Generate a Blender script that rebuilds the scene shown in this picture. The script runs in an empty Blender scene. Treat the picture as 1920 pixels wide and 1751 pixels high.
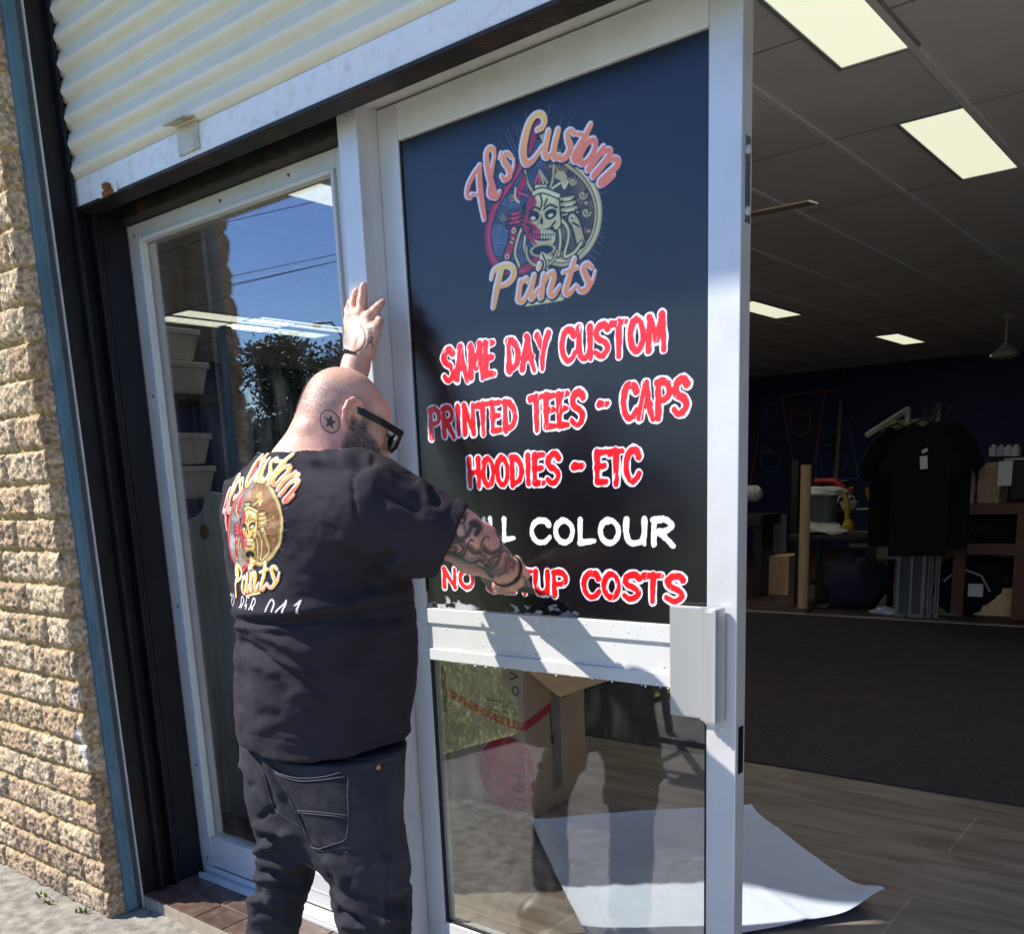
import bpy, bmesh, math, random
import numpy as np
from mathutils import Vector, Matrix
from mathutils.bvhtree import BVHTree
R_ = math.radians
sc = bpy.context.scene
COL = sc.collection
rng = np.random.default_rng(7)
random.seed(7)

# ------------------------------------------------------------------ camera (solved from the facade's vanishing points)
YAW, PITCH, ROLL, FPX = R_(39.1556), R_(12.2171), R_(-2.4005), 1742.17
CAM = np.array([0.0, -1.7, 1.31])
PX0, PY0 = 960.0, 1280.0
_f = np.array([-math.sin(YAW)*math.cos(PITCH), math.cos(YAW)*math.cos(PITCH), -math.sin(PITCH)])
_r = np.cross(_f, [0, 0, 1.0]); _r /= np.linalg.norm(_r); _u = np.cross(_r, _f)
CR = math.cos(ROLL)*_r + math.sin(ROLL)*_u
CU = -math.sin(ROLL)*_r + math.cos(ROLL)*_u
CF = _f
cd = bpy.data.cameras.new('camera'); cam = bpy.data.objects.new('camera', cd); COL.objects.link(cam)
cd.sensor_fit = 'HORIZONTAL'; cd.sensor_width = 36.0; cd.lens = FPX/1920*36
cd.shift_x = 0.0; cd.shift_y = (PY0-875.5)/1920
cd.clip_start = 0.05; cd.clip_end = 500
mw = Matrix.Identity(4)
for i in range(3):
    mw[i][0] = CR[i]; mw[i][1] = CU[i]; mw[i][2] = -CF[i]; mw[i][3] = CAM[i]
cam.matrix_world = mw
sc.camera = cam

def W(px, py, X=None, Y=None, Z=None):
    """the place in the world that the photo shows at (px, py), on a known plane"""
    d = CR*(px-PX0)/FPX - CU*(py-PY0)/FPX + CF
    if Y is not None: t = (Y-CAM[1])/d[1]
    elif Z is not None: t = (Z-CAM[2])/d[2]
    else: t = (X-CAM[0])/d[0]
    return CAM + d*t
def PROJ(V):
    d = np.asarray(V, float)-CAM
    k = d@CF
    return np.stack([PX0+FPX*(d@CR)/k, PY0-FPX*(d@CU)/k], -1)

# ------------------------------------------------------------------ light
SUN = np.array([-1.28, -1.0, 1.8]); SUN /= np.linalg.norm(SUN)
wd = bpy.data.worlds.new('World'); sc.world = wd; wd.use_nodes = True
nt = wd.node_tree; bg = nt.nodes['Background']
sk = nt.nodes.new('ShaderNodeTexSky'); sk.sky_type = 'NISHITA'; sk.sun_disc = False
sk.sun_elevation = math.asin(SUN[2]); sk.sun_rotation = math.atan2(SUN[0], SUN[1])
sk.air_density = 1.0; sk.dust_density = 0.15; sk.ozone_density = 4.0
hs = nt.nodes.new('ShaderNodeHueSaturation'); hs.inputs['Saturation'].default_value = 1.28; hs.inputs['Hue'].default_value = .516; nt.links.new(sk.outputs[0], hs.inputs['Color']); nt.links.new(hs.outputs[0], bg.inputs[0]); bg.inputs[1].default_value = 0.14
sl = bpy.data.lights.new('sun', 'SUN'); sl.energy = 5.0; sl.angle = R_(0.53); sl.color = (1, 0.94, 0.85)
so = bpy.data.objects.new('sun', sl); COL.objects.link(so)
so.rotation_euler = Vector(SUN).to_track_quat('Z', 'Y').to_euler(); so.location = (-8, -8, 12)
sc.view_settings.view_transform = 'Standard'; sc.view_settings.look = 'None'
sc.view_settings.exposure = 0.95; sc.view_settings.gamma = 1.0
sc.render.engine = 'CYCLES'
sc.cycles.max_bounces = 8; sc.cycles.transparent_max_bounces = 16
sc.cycles.use_denoising = True
sc.cycles.sample_clamp_indirect = 6.0

# ------------------------------------------------------------------ helpers
def tag(o, label=None, cat=None, group=None, kind=None):
    if label: o['label'] = label
    if cat: o['category'] = cat
    if group: o['group'] = group
    if kind: o['kind'] = kind
    return o
def empty(name, loc=(0, 0, 0), label=None, cat=None, group=None):
    o = bpy.data.objects.new(name, None); COL.objects.link(o); o.location = loc
    o.empty_display_size = 0.1
    return tag(o, label, cat, group)
def link(name, me, m=None, parent=None, loc=None):
    o = bpy.data.objects.new(name, me); COL.objects.link(o)
    if m is not None:
        for q in (m if isinstance(m, (list, tuple)) else [m]): me.materials.append(q)
    if loc is not None: o.location = loc
    if parent is not None:
        o.parent = parent
        if loc is None: o.location = -Vector(parent_world(parent))
    return o
def parent_world(p):
    v = Vector(p.location)
    while p.parent is not None:
        p = p.parent; v = v+Vector(p.location)
    return v
def mk(name, V, F, m=None, parent=None, smooth=False, col=None, loc=None, mi=None):
    """one mesh object from world-space vertices (children are re-based on their parent's origin)"""
    V = np.asarray(V, np.float32)
    me = bpy.data.meshes.new(name)
    if isinstance(F, np.ndarray):
        n, k = F.shape
        me.vertices.add(len(V)); me.vertices.foreach_set('co', V.ravel())
        me.loops.add(n*k); me.loops.foreach_set('vertex_index', F.ravel().astype(np.int32))
        me.polygons.add(n); me.polygons.foreach_set('loop_start', np.arange(0, n*k, k, dtype=np.int32))
        me.update(calc_edges=True)
    else:
        me.from_pydata(V.tolist(), [], [list(f) for f in F])
    if smooth: me.polygons.foreach_set('use_smooth', [True]*len(me.polygons))
    if col is not None:
        a = me.color_attributes.new('Col', 'FLOAT_COLOR', 'POINT')
        c = np.ones((len(V), 4), np.float32); c[:, :3] = col
        a.data.foreach_set('color', c.ravel())
    if mi is not None: me.polygons.foreach_set('material_index', np.asarray(mi, np.int32))
    me.validate(); me.update()
    return link(name, me, m, parent, loc)

class MB:
    """collects boxes, tubes, prisms; build() links them as one mesh object"""
    def __init__(s): s.v = []; s.f = []; s.n = 0
    def add(s, V, F):
        s.v += [tuple(map(float, q)) for q in V]; s.f += [tuple(i+s.n for i in f) for f in F]; s.n += len(V); return s
    def box(s, x0, x1, y0, y1, z0, z1, b=0.0):
        x0, x1 = min(x0, x1), max(x0, x1); y0, y1 = min(y0, y1), max(y0, y1); z0, z1 = min(z0, z1), max(z0, z1)
        b = min(b, (x1-x0)*.45, (y1-y0)*.45, (z1-z0)*.45)
        if b <= 0:
            V = [(x, y, z) for x in (x0, x1) for y in (y0, y1) for z in (z0, z1)]
            F = [(0, 1, 3, 2), (4, 6, 7, 5), (0, 4, 5, 1), (2, 3, 7, 6), (0, 2, 6, 4), (1, 5, 7, 3)]
            return s.add(V, F)
        V = []; F = []
        bm = bmesh.new(); bmesh.ops.create_cube(bm, size=1.0)
        for v in bm.verts: v.co = Vector(((x0+x1)/2+v.co.x*(x1-x0), (y0+y1)/2+v.co.y*(y1-y0), (z0+z1)/2+v.co.z*(z1-z0)))
        bmesh.ops.bevel(bm, geom=bm.edges[:], offset=b, segments=2, profile=0.6, affect='EDGES')
        bm.verts.index_update()
        V = [v.co[:] for v in bm.verts]; F = [[v.index for v in f.verts] for f in bm.faces]; bm.free()
        return s.add(V, F)
    def obox(s, c, ax, ay, az, hx, hy, hz):
        c, ax, ay, az = [np.asarray(q, float) for q in (c, ax, ay, az)]
        V = [c+ax*hx*i+ay*hy*j+az*hz*k for i in (-1, 1) for j in (-1, 1) for k in (-1, 1)]
        return s.add(V, [(0, 1, 3, 2), (4, 6, 7, 5), (0, 4, 5, 1), (2, 3, 7, 6), (0, 2, 6, 4), (1, 5, 7, 3)])
    def bar(s, a, b, w, h, up=(0, 0, 1)):
        a, b = np.asarray(a, float), np.asarray(b, float); d = b-a; L = np.linalg.norm(d); d = d/L
        up = np.asarray(up, float)
        if abs(d@up) > .98: up = np.array([1.0, 0, 0])
        sd = np.cross(d, up); sd /= np.linalg.norm(sd); u2 = np.cross(sd, d)
        return s.obox((a+b)/2, d, sd, u2, L/2, w/2, h/2)
    def tube(s, pts, r, n=8, closed=False, cap=True):
        P = [np.asarray(p, float) for p in pts]; m = len(P)
        rs = r if isinstance(r, (list, tuple, np.ndarray)) else [r]*m
        V = []; F = []; prev = None
        for i, p in enumerate(P):
            a = P[(i-1) % m] if (closed or i > 0) else P[i]; b = P[(i+1) % m] if (closed or i < m-1) else P[i]
            t = b-a; t = t/(np.linalg.norm(t)+1e-12)
            if prev is None:
                q = np.array([0, 0, 1.0]) if abs(t[2]) < .9 else np.array([1.0, 0, 0])
                e1 = np.cross(t, q)
            else: e1 = prev-t*(prev@t)
            e1 /= (np.linalg.norm(e1)+1e-12); prev = e1; e2 = np.cross(t, e1)
            for k in range(n):
                th = 2*math.pi*k/n; V.append(p+(e1*math.cos(th)+e2*math.sin(th))*rs[i])
        for i in range(m if closed else m-1):
            j = (i+1) % m
            for k in range(n): F.append((i*n+k, i*n+(k+1) % n, j*n+(k+1) % n, j*n+k))
        if cap and not closed: F.append(tuple(range(n-1, -1, -1))); F.append(tuple((m-1)*n+k for k in range(n)))
        return s.add(V, F)
    def lathe(s, c, prof, n=24, axis=(0, 0, 1)):
        a = np.asarray(axis, float); a /= np.linalg.norm(a); q = np.array([1.0, 0, 0]) if abs(a[0]) < .9 else np.array([0, 1.0, 0])
        e1 = np.cross(a, q); e1 /= np.linalg.norm(e1); e2 = np.cross(a, e1); c = np.asarray(c, float)
        V = []; F = []
        for (r, h) in prof:
            for k in range(n):
                th = 2*math.pi*k/n; V.append(c+a*h+(e1*math.cos(th)+e2*math.sin(th))*max(r, 1e-4))
        for i in range(len(prof)-1):
            for k in range(n): F.append((i*n+k, i*n+(k+1) % n, (i+1)*n+(k+1) % n, (i+1)*n+k))
        F.append(tuple(range(n-1, -1, -1))); F.append(tuple((len(prof)-1)*n+k for k in range(n)))
        return s.add(V, F)
    def prism(s, poly, y0, y1):
        """polygon in (x, z) thickened along y"""
        n = len(poly); V = [(x, y0, z) for x, z in poly]+[(x, y1, z) for x, z in poly]
        F = [tuple(range(n)), tuple(range(2*n-1, n-1, -1))]+[(i, i+n, (i+1) % n+n, (i+1) % n) for i in range(n)]
        return s.add(V, F)
    def extr(s, prof, x0, x1):
        """closed profile in (y, z) run along x"""
        n = len(prof); V = [(x0, y, z) for y, z in prof]+[(x1, y, z) for y, z in prof]
        F = [tuple(range(n)), tuple(range(2*n-1, n-1, -1))]+[(i, i+n, (i+1) % n+n, (i+1) % n) for i in range(n)]
        return s.add(V, F)
    def build(s, name, m, parent=None, smooth=False):
        o = mk(name, s.v, s.f, m, parent)
        bm = bmesh.new(); bm.from_mesh(o.data); bmesh.ops.recalc_face_normals(bm, faces=bm.faces[:]); bm.to_mesh(o.data); bm.free()
        if smooth:
            o.data.polygons.foreach_set('use_smooth', [True]*len(o.data.polygons))
            try: o.data.set_sharp_from_angle(angle=R_(40))
            except Exception: pass
        return o
def bx(name, m, parent, *a, b=0.0): return MB().box(*a, b=b).build(name, m, parent)

# ------------------------------------------------------------------ materials
MATS = {}
def mat(name, col=(.5, .5, .5), rough=.5, spec=.5, metal=0.0, var=.12, vscale=6.0, bump=0.0, bscale=60.0, attr=False, rvar=.1,
        sss=0.0, sheen=0.0, coat=0.0, stretch=(1, 1, 1), dirt=None, dscale=3.0, damt=.5, bdist=.01):
    if name in MATS: return MATS[name]
    m = bpy.data.materials.new(name); m.use_nodes = True; t = m.node_tree; N = t.nodes; L = t.links
    p = N['Principled BSDF']
    tc = N.new('ShaderNodeTexCoord'); mp = N.new('ShaderNodeMapping'); L.new(tc.outputs['Object'], mp.inputs[0])
    mp.inputs['Scale'].default_value = stretch
    n1 = N.new('ShaderNodeTexNoise'); n1.inputs['Scale'].default_value = vscale; n1.inputs['Detail'].default_value = 6
    L.new(mp.outputs[0], n1.inputs['Vector'])
    if attr:
        a = N.new('ShaderNodeAttribute'); a.attribute_name = 'Col'; base = a.outputs['Color']
    else:
        rgb = N.new('ShaderNodeRGB'); rgb.outputs[0].default_value = (*col, 1); base = rgb.outputs[0]
    mr = N.new('ShaderNodeMapRange'); mr.inputs['From Min'].default_value = .25; mr.inputs['From Max'].default_value = .75
    mr.inputs['To Min'].default_value = 1-var; mr.inputs['To Max'].default_value = 1+var
    L.new(n1.outputs['Fac'], mr.inputs['Value'])
    mul = N.new('ShaderNodeVectorMath'); mul.operation = 'SCALE'; L.new(base, mul.inputs[0]); L.new(mr.outputs[0], mul.inputs['Scale'])
    out = mul.outputs[0]
    if dirt is not None:
        n3 = N.new('ShaderNodeTexNoise'); n3.inputs['Scale'].default_value = dscale; n3.inputs['Detail'].default_value = 8
        n3.inputs['Roughness'].default_value = .7
        L.new(mp.outputs[0], n3.inputs['Vector'])
        r3 = N.new('ShaderNodeMapRange'); r3.inputs['From Min'].default_value = .5; r3.inputs['From Max'].default_value = .72
        r3.inputs['To Max'].default_value = damt; L.new(n3.outputs['Fac'], r3.inputs['Value'])
        mx = N.new('ShaderNodeMix'); mx.data_type = 'RGBA'; L.new(r3.outputs[0], mx.inputs['Factor'])
        L.new(out, mx.inputs['A']); mx.inputs['B'].default_value = (*dirt, 1); out = mx.outputs['Result']
    L.new(out, p.inputs['Base Color'])
    mr2 = N.new('ShaderNodeMapRange'); mr2.inputs['To Min'].default_value = max(.02, rough-rvar); mr2.inputs['To Max'].default_value = min(1, rough+rvar)
    L.new(n1.outputs['Fac'], mr2.inputs['Value']); L.new(mr2.outputs[0], p.inputs['Roughness'])
    p.inputs['Specular IOR Level'].default_value = spec; p.inputs['Metallic'].default_value = metal
    if sss: p.inputs['Subsurface Weight'].default_value = sss; p.inputs['Subsurface Radius'].default_value = (1, .35, .2); p.inputs['Subsurface Scale'].default_value = .006
    if sheen: p.inputs['Sheen Weight'].default_value = sheen; p.inputs['Sheen Roughness'].default_value = .5
    if coat: p.inputs['Coat Weight'].default_value = coat; p.inputs['Coat Roughness'].default_value = .08
    if bump:
        n2 = N.new('ShaderNodeTexNoise'); n2.inputs['Scale'].default_value = bscale; n2.inputs['Detail'].default_value = 5
        L.new(mp.outputs[0], n2.inputs['Vector'])
        b = N.new('ShaderNodeBump'); b.inputs['Strength'].default_value = bump; b.inputs['Distance'].default_value = bdist
        L.new(n2.outputs['Fac'], b.inputs['Height']); L.new(b.outputs[0], p.inputs['Normal'])
    MATS[name] = m; return m
def emis(name, col, s):
    m = bpy.data.materials.new(name); m.use_nodes = True; t = m.node_tree; p = t.nodes['Principled BSDF']
    p.inputs['Base Color'].default_value = (.8, .8, .75, 1); p.inputs['Emission Color'].default_value = (*col, 1); p.inputs['Emission Strength'].default_value = s
    return m
def glass(name, tint=(.93, .96, .95), f0=.045, rough=0.0, smear=0.0):
    """clear pane: Fresnel mix of reflection and straight transmission, with faint smears on it"""
    m = bpy.data.materials.new(name); m.use_nodes = True; t = m.node_tree; N = t.nodes; L = t.links
    N.remove(N['Principled BSDF']); out = N['Material Output']
    g = N.new('ShaderNodeNewGeometry')
    d = N.new('ShaderNodeVectorMath'); d.operation = 'DOT_PRODUCT'; L.new(g.outputs['Incoming'], d.inputs[0]); L.new(g.outputs['Normal'], d.inputs[1])
    def mth(op, a, b=None):
        q = N.new('ShaderNodeMath'); q.operation = op
        for i, s in enumerate((a, b)):
            if s is None: continue
            if isinstance(s, (int, float)): q.inputs[i].default_value = s
            else: L.new(s, q.inputs[i])
        return q.outputs[0]
    c = mth('ABSOLUTE', d.outputs['Value']); c = mth('SUBTRACT', 1.0, c); c = mth('POWER', c, 5.0); c = mth('MULTIPLY', c, 1-f0); c = mth('ADD', c, f0)
    tr = N.new('ShaderNodeBsdfTransparent'); tr.inputs[0].default_value = (*tint, 1)
    gl = N.new('ShaderNodeBsdfGlossy'); gl.inputs['Roughness'].default_value = rough; gl.inputs['Color'].default_value = (1, 1, 1, 1)
    mx = N.new('ShaderNodeMixShader'); L.new(c, mx.inputs[0]); L.new(tr.outputs[0], mx.inputs[1]); L.new(gl.outputs[0], mx.inputs[2])
    last = mx.outputs[0]
    if smear > 0:
        tc = N.new('ShaderNodeTexCoord'); mp = N.new('ShaderNodeMapping'); mp.inputs['Scale'].default_value = (5, 1, 1.2); mp.inputs['Rotation'].default_value = (0, .5, 0)
        L.new(tc.outputs['Object'], mp.inputs[0]); n = N.new('ShaderNodeTexNoise'); n.inputs['Scale'].default_value = 3; n.inputs['Detail'].default_value = 8; n.inputs['Roughness'].default_value = .65
        L.new(mp.outputs[0], n.inputs['Vector']); r = N.new('ShaderNodeMapRange'); r.inputs['From Min'].default_value = .48; r.inputs['From Max'].default_value = .8; r.inputs['To Max'].default_value = smear
        L.new(n.outputs['Fac'], r.inputs['Value']); df = N.new('ShaderNodeBsdfDiffuse'); df.inputs[0].default_value = (.6, .6, .58, 1)
        m2 = N.new('ShaderNodeMixShader'); L.new(r.outputs[0], m2.inputs[0]); L.new(last, m2.inputs[1]); L.new(df.outputs[0], m2.inputs[2]); last = m2.outputs[0]
    L.new(last, out.inputs['Surface'])
    return m
def srgb(r, g, b):
    return tuple((c/255/12.92 if c/255 <= .04045 else ((c/255+.055)/1.055)**2.4) for c in (r, g, b))

# small value-noise toolkit (numpy)
def _hash(ix, iy, iz, seed):
    h = (ix.astype(np.int64)*374761393+iy.astype(np.int64)*668265263+iz.astype(np.int64)*2147483647+seed*1442695041) & 0xffffffff
    h = ((h ^ (h >> 13))*1274126177) & 0xffffffff
    h = h ^ (h >> 16)
    return (h & 0xffff)/65535.0
def vnoise(P, scale, seed=0):
    P = np.asarray(P, float)*scale
    i = np.floor(P).astype(np.int64); f = P-i; f = f*f*(3-2*f)
    o = 0
    for dx in (0, 1):
        for dy in (0, 1):
            for dz in (0, 1):
                w = (f[..., 0] if dx else 1-f[..., 0])*(f[..., 1] if dy else 1-f[..., 1])*(f[..., 2] if dz else 1-f[..., 2])
                o = o+w*_hash(i[..., 0]+dx, i[..., 1]+dy, i[..., 2]+dz, seed)
    return o-.5
def fbm(P, scale, seed=0, oct=4, gain=.5):
    a = 1; o = 0
    for k in range(oct): o = o+a*vnoise(P, scale*2**k, seed+k); a *= gain
    return o
def catmull(P, n=8, closed=False):
    P = np.asarray(P, float); m = len(P); out = []
    if m < 3 and not closed:
        return np.array([P[0]+(P[-1]-P[0])*t for t in np.linspace(0, 1, n+1)])
    for i in range(m if closed else m-1):
        g = (lambda k: P[k % m]) if closed else (lambda k: P[min(max(k, 0), m-1)])
        p0, p1, p2, p3 = g(i-1), g(i), g(i+1), g(i+2)
        for t in np.linspace(0, 1, n, endpoint=False):
            out.append(.5*((2*p1)+(-p0+p2)*t+(2*p0-5*p1+4*p2-p3)*t*t+(-p0+3*p1-3*p2+p3)*t**3))
    if not closed: out.append(P[-1])
    return np.array(out)
# ------------------------------------------------------------------ printed artwork: drawn as signed-distance strokes into a colour grid
class Ras:
    def __init__(s, u0, v0, w, h, px, rgb=(0, 0, 0), a=1.0):
        s.u0, s.v0, s.px = u0, v0, px; s.nx, s.ny = int(round(w/px))+1, int(round(h/px))+1
        s.c = np.empty((s.ny, s.nx, 3), np.float32); s.c[:] = rgb; s.a = np.full((s.ny, s.nx), a, np.float32)
    def win(s, lo, hi, pad):
        i0 = max(0, int((lo[0]-pad-s.u0)/s.px)); i1 = min(s.nx, int((hi[0]+pad-s.u0)/s.px)+2)
        j0 = max(0, int((lo[1]-pad-s.v0)/s.px)); j1 = min(s.ny, int((hi[1]+pad-s.v0)/s.px)+2)
        return i0, i1, j0, j1
    def grid(s, w):
        i0, i1, j0, j1 = w
        u = s.u0+np.arange(i0, i1)*s.px; v = s.v0+np.arange(j0, j1)*s.px
        return np.meshgrid(u, v)
    def blend(s, w, al, col):
        i0, i1, j0, j1 = w
        al = np.clip(al, 0, 1)[..., None]
        s.c[j0:j1, i0:i1] = s.c[j0:j1, i0:i1]*(1-al)+np.asarray(col, np.float32)*al
        s.a[j0:j1, i0:i1] = np.maximum(s.a[j0:j1, i0:i1], al[..., 0])
    def sd_stroke(s, P, r, pad):
        P = np.asarray(P, float); r = np.broadcast_to(np.asarray(r, float), (len(P),))
        w = s.win(P.min(0), P.max(0), r.max()+pad)
        if w[1] <= w[0] or w[3] <= w[2]: return None, None
        U, V = s.grid(w); d = np.full(U.shape, 1e3, np.float32)
        for k in range(len(P)-1):
            ax, ay = P[k]; bx_, by = P[k+1]; dx, dy = bx_-ax, by-ay; L = dx*dx+dy*dy+1e-15
            t = np.clip(((U-ax)*dx+(V-ay)*dy)/L, 0, 1)
            d = np.minimum(d, np.hypot(U-ax-t*dx, V-ay-t*dy)-(r[k]+(r[k+1]-r[k])*t))
        return w, d
    def stroke(s, P, r, col, smooth=0, closed=False, clip=None):
        if smooth: P = catmull(P, smooth, closed)
        P = np.asarray(P, float)
        if closed: P = np.vstack([P, P[:1]])
        if not np.isscalar(r): r = np.interp(np.linspace(0, 1, len(P)), np.linspace(0, 1, len(r)), r)
        w, d = s.sd_stroke(P, r, 2*s.px)
        if w is None: return
        al = .5-d/s.px
        if clip is not None: al = np.minimum(al, clip[w[2]:w[3], w[0]:w[1]])
        s.blend(w, al, col)
    def sd_poly(s, P, pad):
        P = np.asarray(P, float); w = s.win(P.min(0), P.max(0), pad)
        if w[1] <= w[0] or w[3] <= w[2]: return None, None
        U, V = s.grid(w); d = np.full(U.shape, 1e3); ins = np.zeros(U.shape, bool); n = len(P)
        for k in range(n):
            ax, ay = P[k]; bx_, by = P[(k+1) % n]; dx, dy = bx_-ax, by-ay; L = dx*dx+dy*dy+1e-15
            t = np.clip(((U-ax)*dx+(V-ay)*dy)/L, 0, 1); d = np.minimum(d, np.hypot(U-ax-t*dx, V-ay-t*dy))
            c = ((ay > V) != (by > V)) & (U < (bx_-ax)*(V-ay)/(by-ay+1e-15)+ax); ins ^= c
        return w, np.where(ins, -d, d)
    def poly(s, P, col, smooth=0, clip=None, op=1.0):
        if smooth: P = catmull(P, smooth, True)
        w, d = s.sd_poly(P, 2*s.px)
        if w is None: return
        al = (.5-d/s.px).clip(0, 1)*op
        if clip is not None: al = np.minimum(al, clip[w[2]:w[3], w[0]:w[1]])
        if callable(col): col = col(*s.grid(w))
        s.blend(w, al, col)
    def mask(s, P, smooth=0, grow=0.0):
        if smooth: P = catmull(P, smooth, True)
        m = np.zeros((s.ny, s.nx), np.float32); w, d = s.sd_poly(P, 3*s.px+grow)
        m[w[2]:w[3], w[0]:w[1]] = (.5-(d-grow)/s.px).clip(0, 1); return m
    def field(s): return np.full((s.ny, s.nx), 1e3, np.float32)
    def addf(s, F, P, r, pad=.03):
        w, d = s.sd_stroke(P, r, pad)
        if w is None: return
        F[w[2]:w[3], w[0]:w[1]] = np.minimum(F[w[2]:w[3], w[0]:w[1]], d)

# brush capitals: strokes in a unit cell (x right 0..1, y up 0..1)
def arc(cx, cy, rx, ry, a0, a1, n=14):
    return [(cx+rx*math.cos(R_(a)), cy+ry*math.sin(R_(a))) for a in np.linspace(a0, a1, n)]
GL = {
 'A': [[(.0, 0), (.46, 1)], [(.46, 1), (.62, .5), (.95, -.08)], [(.14, .34), (.82, .36)]],
 'C': [[(.95, .80), (.82, .96)]+arc(.5, .5, .48, .5, 80, 285)+[(.78, .08), (.98, .25)]],
 'D': [[(.1, 0), (.12, 1)], [(.1, .97), (.5, .93), (.85, .68), (.9, .42), (.68, .14), (.12, .02)]],
 'E': [[(.12, 1), (.1, 0)], [(.1, .97), (.95, 1.0)], [(.1, .52), (.8, .55)], [(.1, .03), (.95, .02)]],
 'F': [[(.12, 1), (.1, 0)], [(.1, .97), (.95, 1.0)], [(.1, .52), (.8, .55)]],
 'H': [[(.1, 1), (.08, 0)], [(.9, 1), (.9, -.02)], [(.1, .5), (.9, .53)]],
 'I': [[(.5, 1), (.48, 0)]],
 'L': [[(.15, 1), (.1, .02)], [(.1, .02), (.98, .1)]],
 'M': [[(.05, 0), (.14, .98)], [(.14, .98), (.5, .3)], [(.5, .3), (.86, 1.02)], [(.86, 1.02), (.95, -.05)]],
 'N': [[(.1, 0), (.12, 1)], [(.12, 1), (.86, 0)], [(.86, 0), (.9, 1)]],
 'O': [arc(.5, .5, .44, .48, 95, 455, 26)],
 'P': [[(.12, -.05), (.12, 1)], [(.1, .97), (.6, 1), (.92, .78), (.78, .52), (.14, .42)]],
 'R': [[(.1, 0), (.12, 1)], [(.1, .97), (.6, 1), (.9, .78), (.72, .56), (.14, .48)], [(.35, .5), (.62, .25), (.98, -.08)]],
 'S': [[(.95, .86), (.7, 1), (.32, .94), (.12, .75), (.3, .56), (.68, .46), (.9, .27), (.72, .07), (.38, 0), (.05, .14)]],
 'T': [[(.0, .96), (1.0, 1.0)], [(.52, 1), (.48, -.06)]],
 'U': [[(.08, 1), (.08, .35), (.25, .06), (.52, .02), (.78, .12), (.9, .4)], [(.92, 1), (.9, 0)]],
 'Y': [[(.05, 1), (.48, .48)], [(.98, 1.02), (.5, .5), (.4, -.05)]],
 '-': [[(.1, .45), (.9, .55)], [(.2, .62), (.8, .4)]],
}
WID = {'I': .42, 'M': 1.15, '-': 1.0, 'L': .8, 'E': .82, 'F': .8}
def word_paths(word, u0, v0, u1, v1, gap=.24):
    ws = [WID.get(c, 1.0) for c in word]; tot = sum(ws)+gap*(len(word)-1); k = (u1-u0)/tot; x = u0; out = []
    for c, w in zip(word, ws):
        for st in GL[c]:
            P = np.array(st, float)
            if len(P) > 2: P = catmull(P, 4)
            out.append(np.stack([x+P[:, 0]*w*k, v0+P[:, 1]*(v1-v0)], 1))
        x += (w+gap)*k
    return out, k
def brush_word(ras, word, box, fill, outline=None, rw=.145, seed=1):
    u0, v0, u1, v1 = box; H = v1-v0; k = word_paths(word, u0, v0, u1, v1)[1]
    F = ras.field(); r = rw*min(k*2.2, H*.60)*1.15; i_ = r*.95
    paths, k = word_paths(word, u0+i_, v0+i_, u1-i_, v1-i_)
    if word == '-': r = H*.3
    for P in paths:
        rr = r*np.linspace(1.12, .82, len(P)); ras.addf(F, P, rr)
    w = ras.win((u0-.02, v0-.02), (u1+.02, v1+.02), .012)
    U, V = ras.grid(w); f = F[w[2]:w[3], w[0]:w[1]]
    Q = np.stack([U, V, U*0], -1)
    rough = fbm(Q*np.array([1, .5, 1]), 170, seed, 3)*.0032*(H/.15+.3)
    fr = f+rough; fo = f+fbm(Q*np.array([1, .6, 1]), 75, seed+40, 2)*.0045*(H/.15+.3)
    if outline is not None:
        al = .5-(np.minimum(fo-.0030, fr-.0013))/ras.px; ras.blend(w, al, outline)
    streak = vnoise(np.stack([U*260-V*60, V*26, U*0], -1), 1.0, seed+9)
    dry = np.clip((streak-.40)*14, 0, 1)*(fr > -r*.92)
    ras.blend(w, (.5-fr/ras.px).clip(0, 1)*(1-dry*.75), fill)

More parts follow.
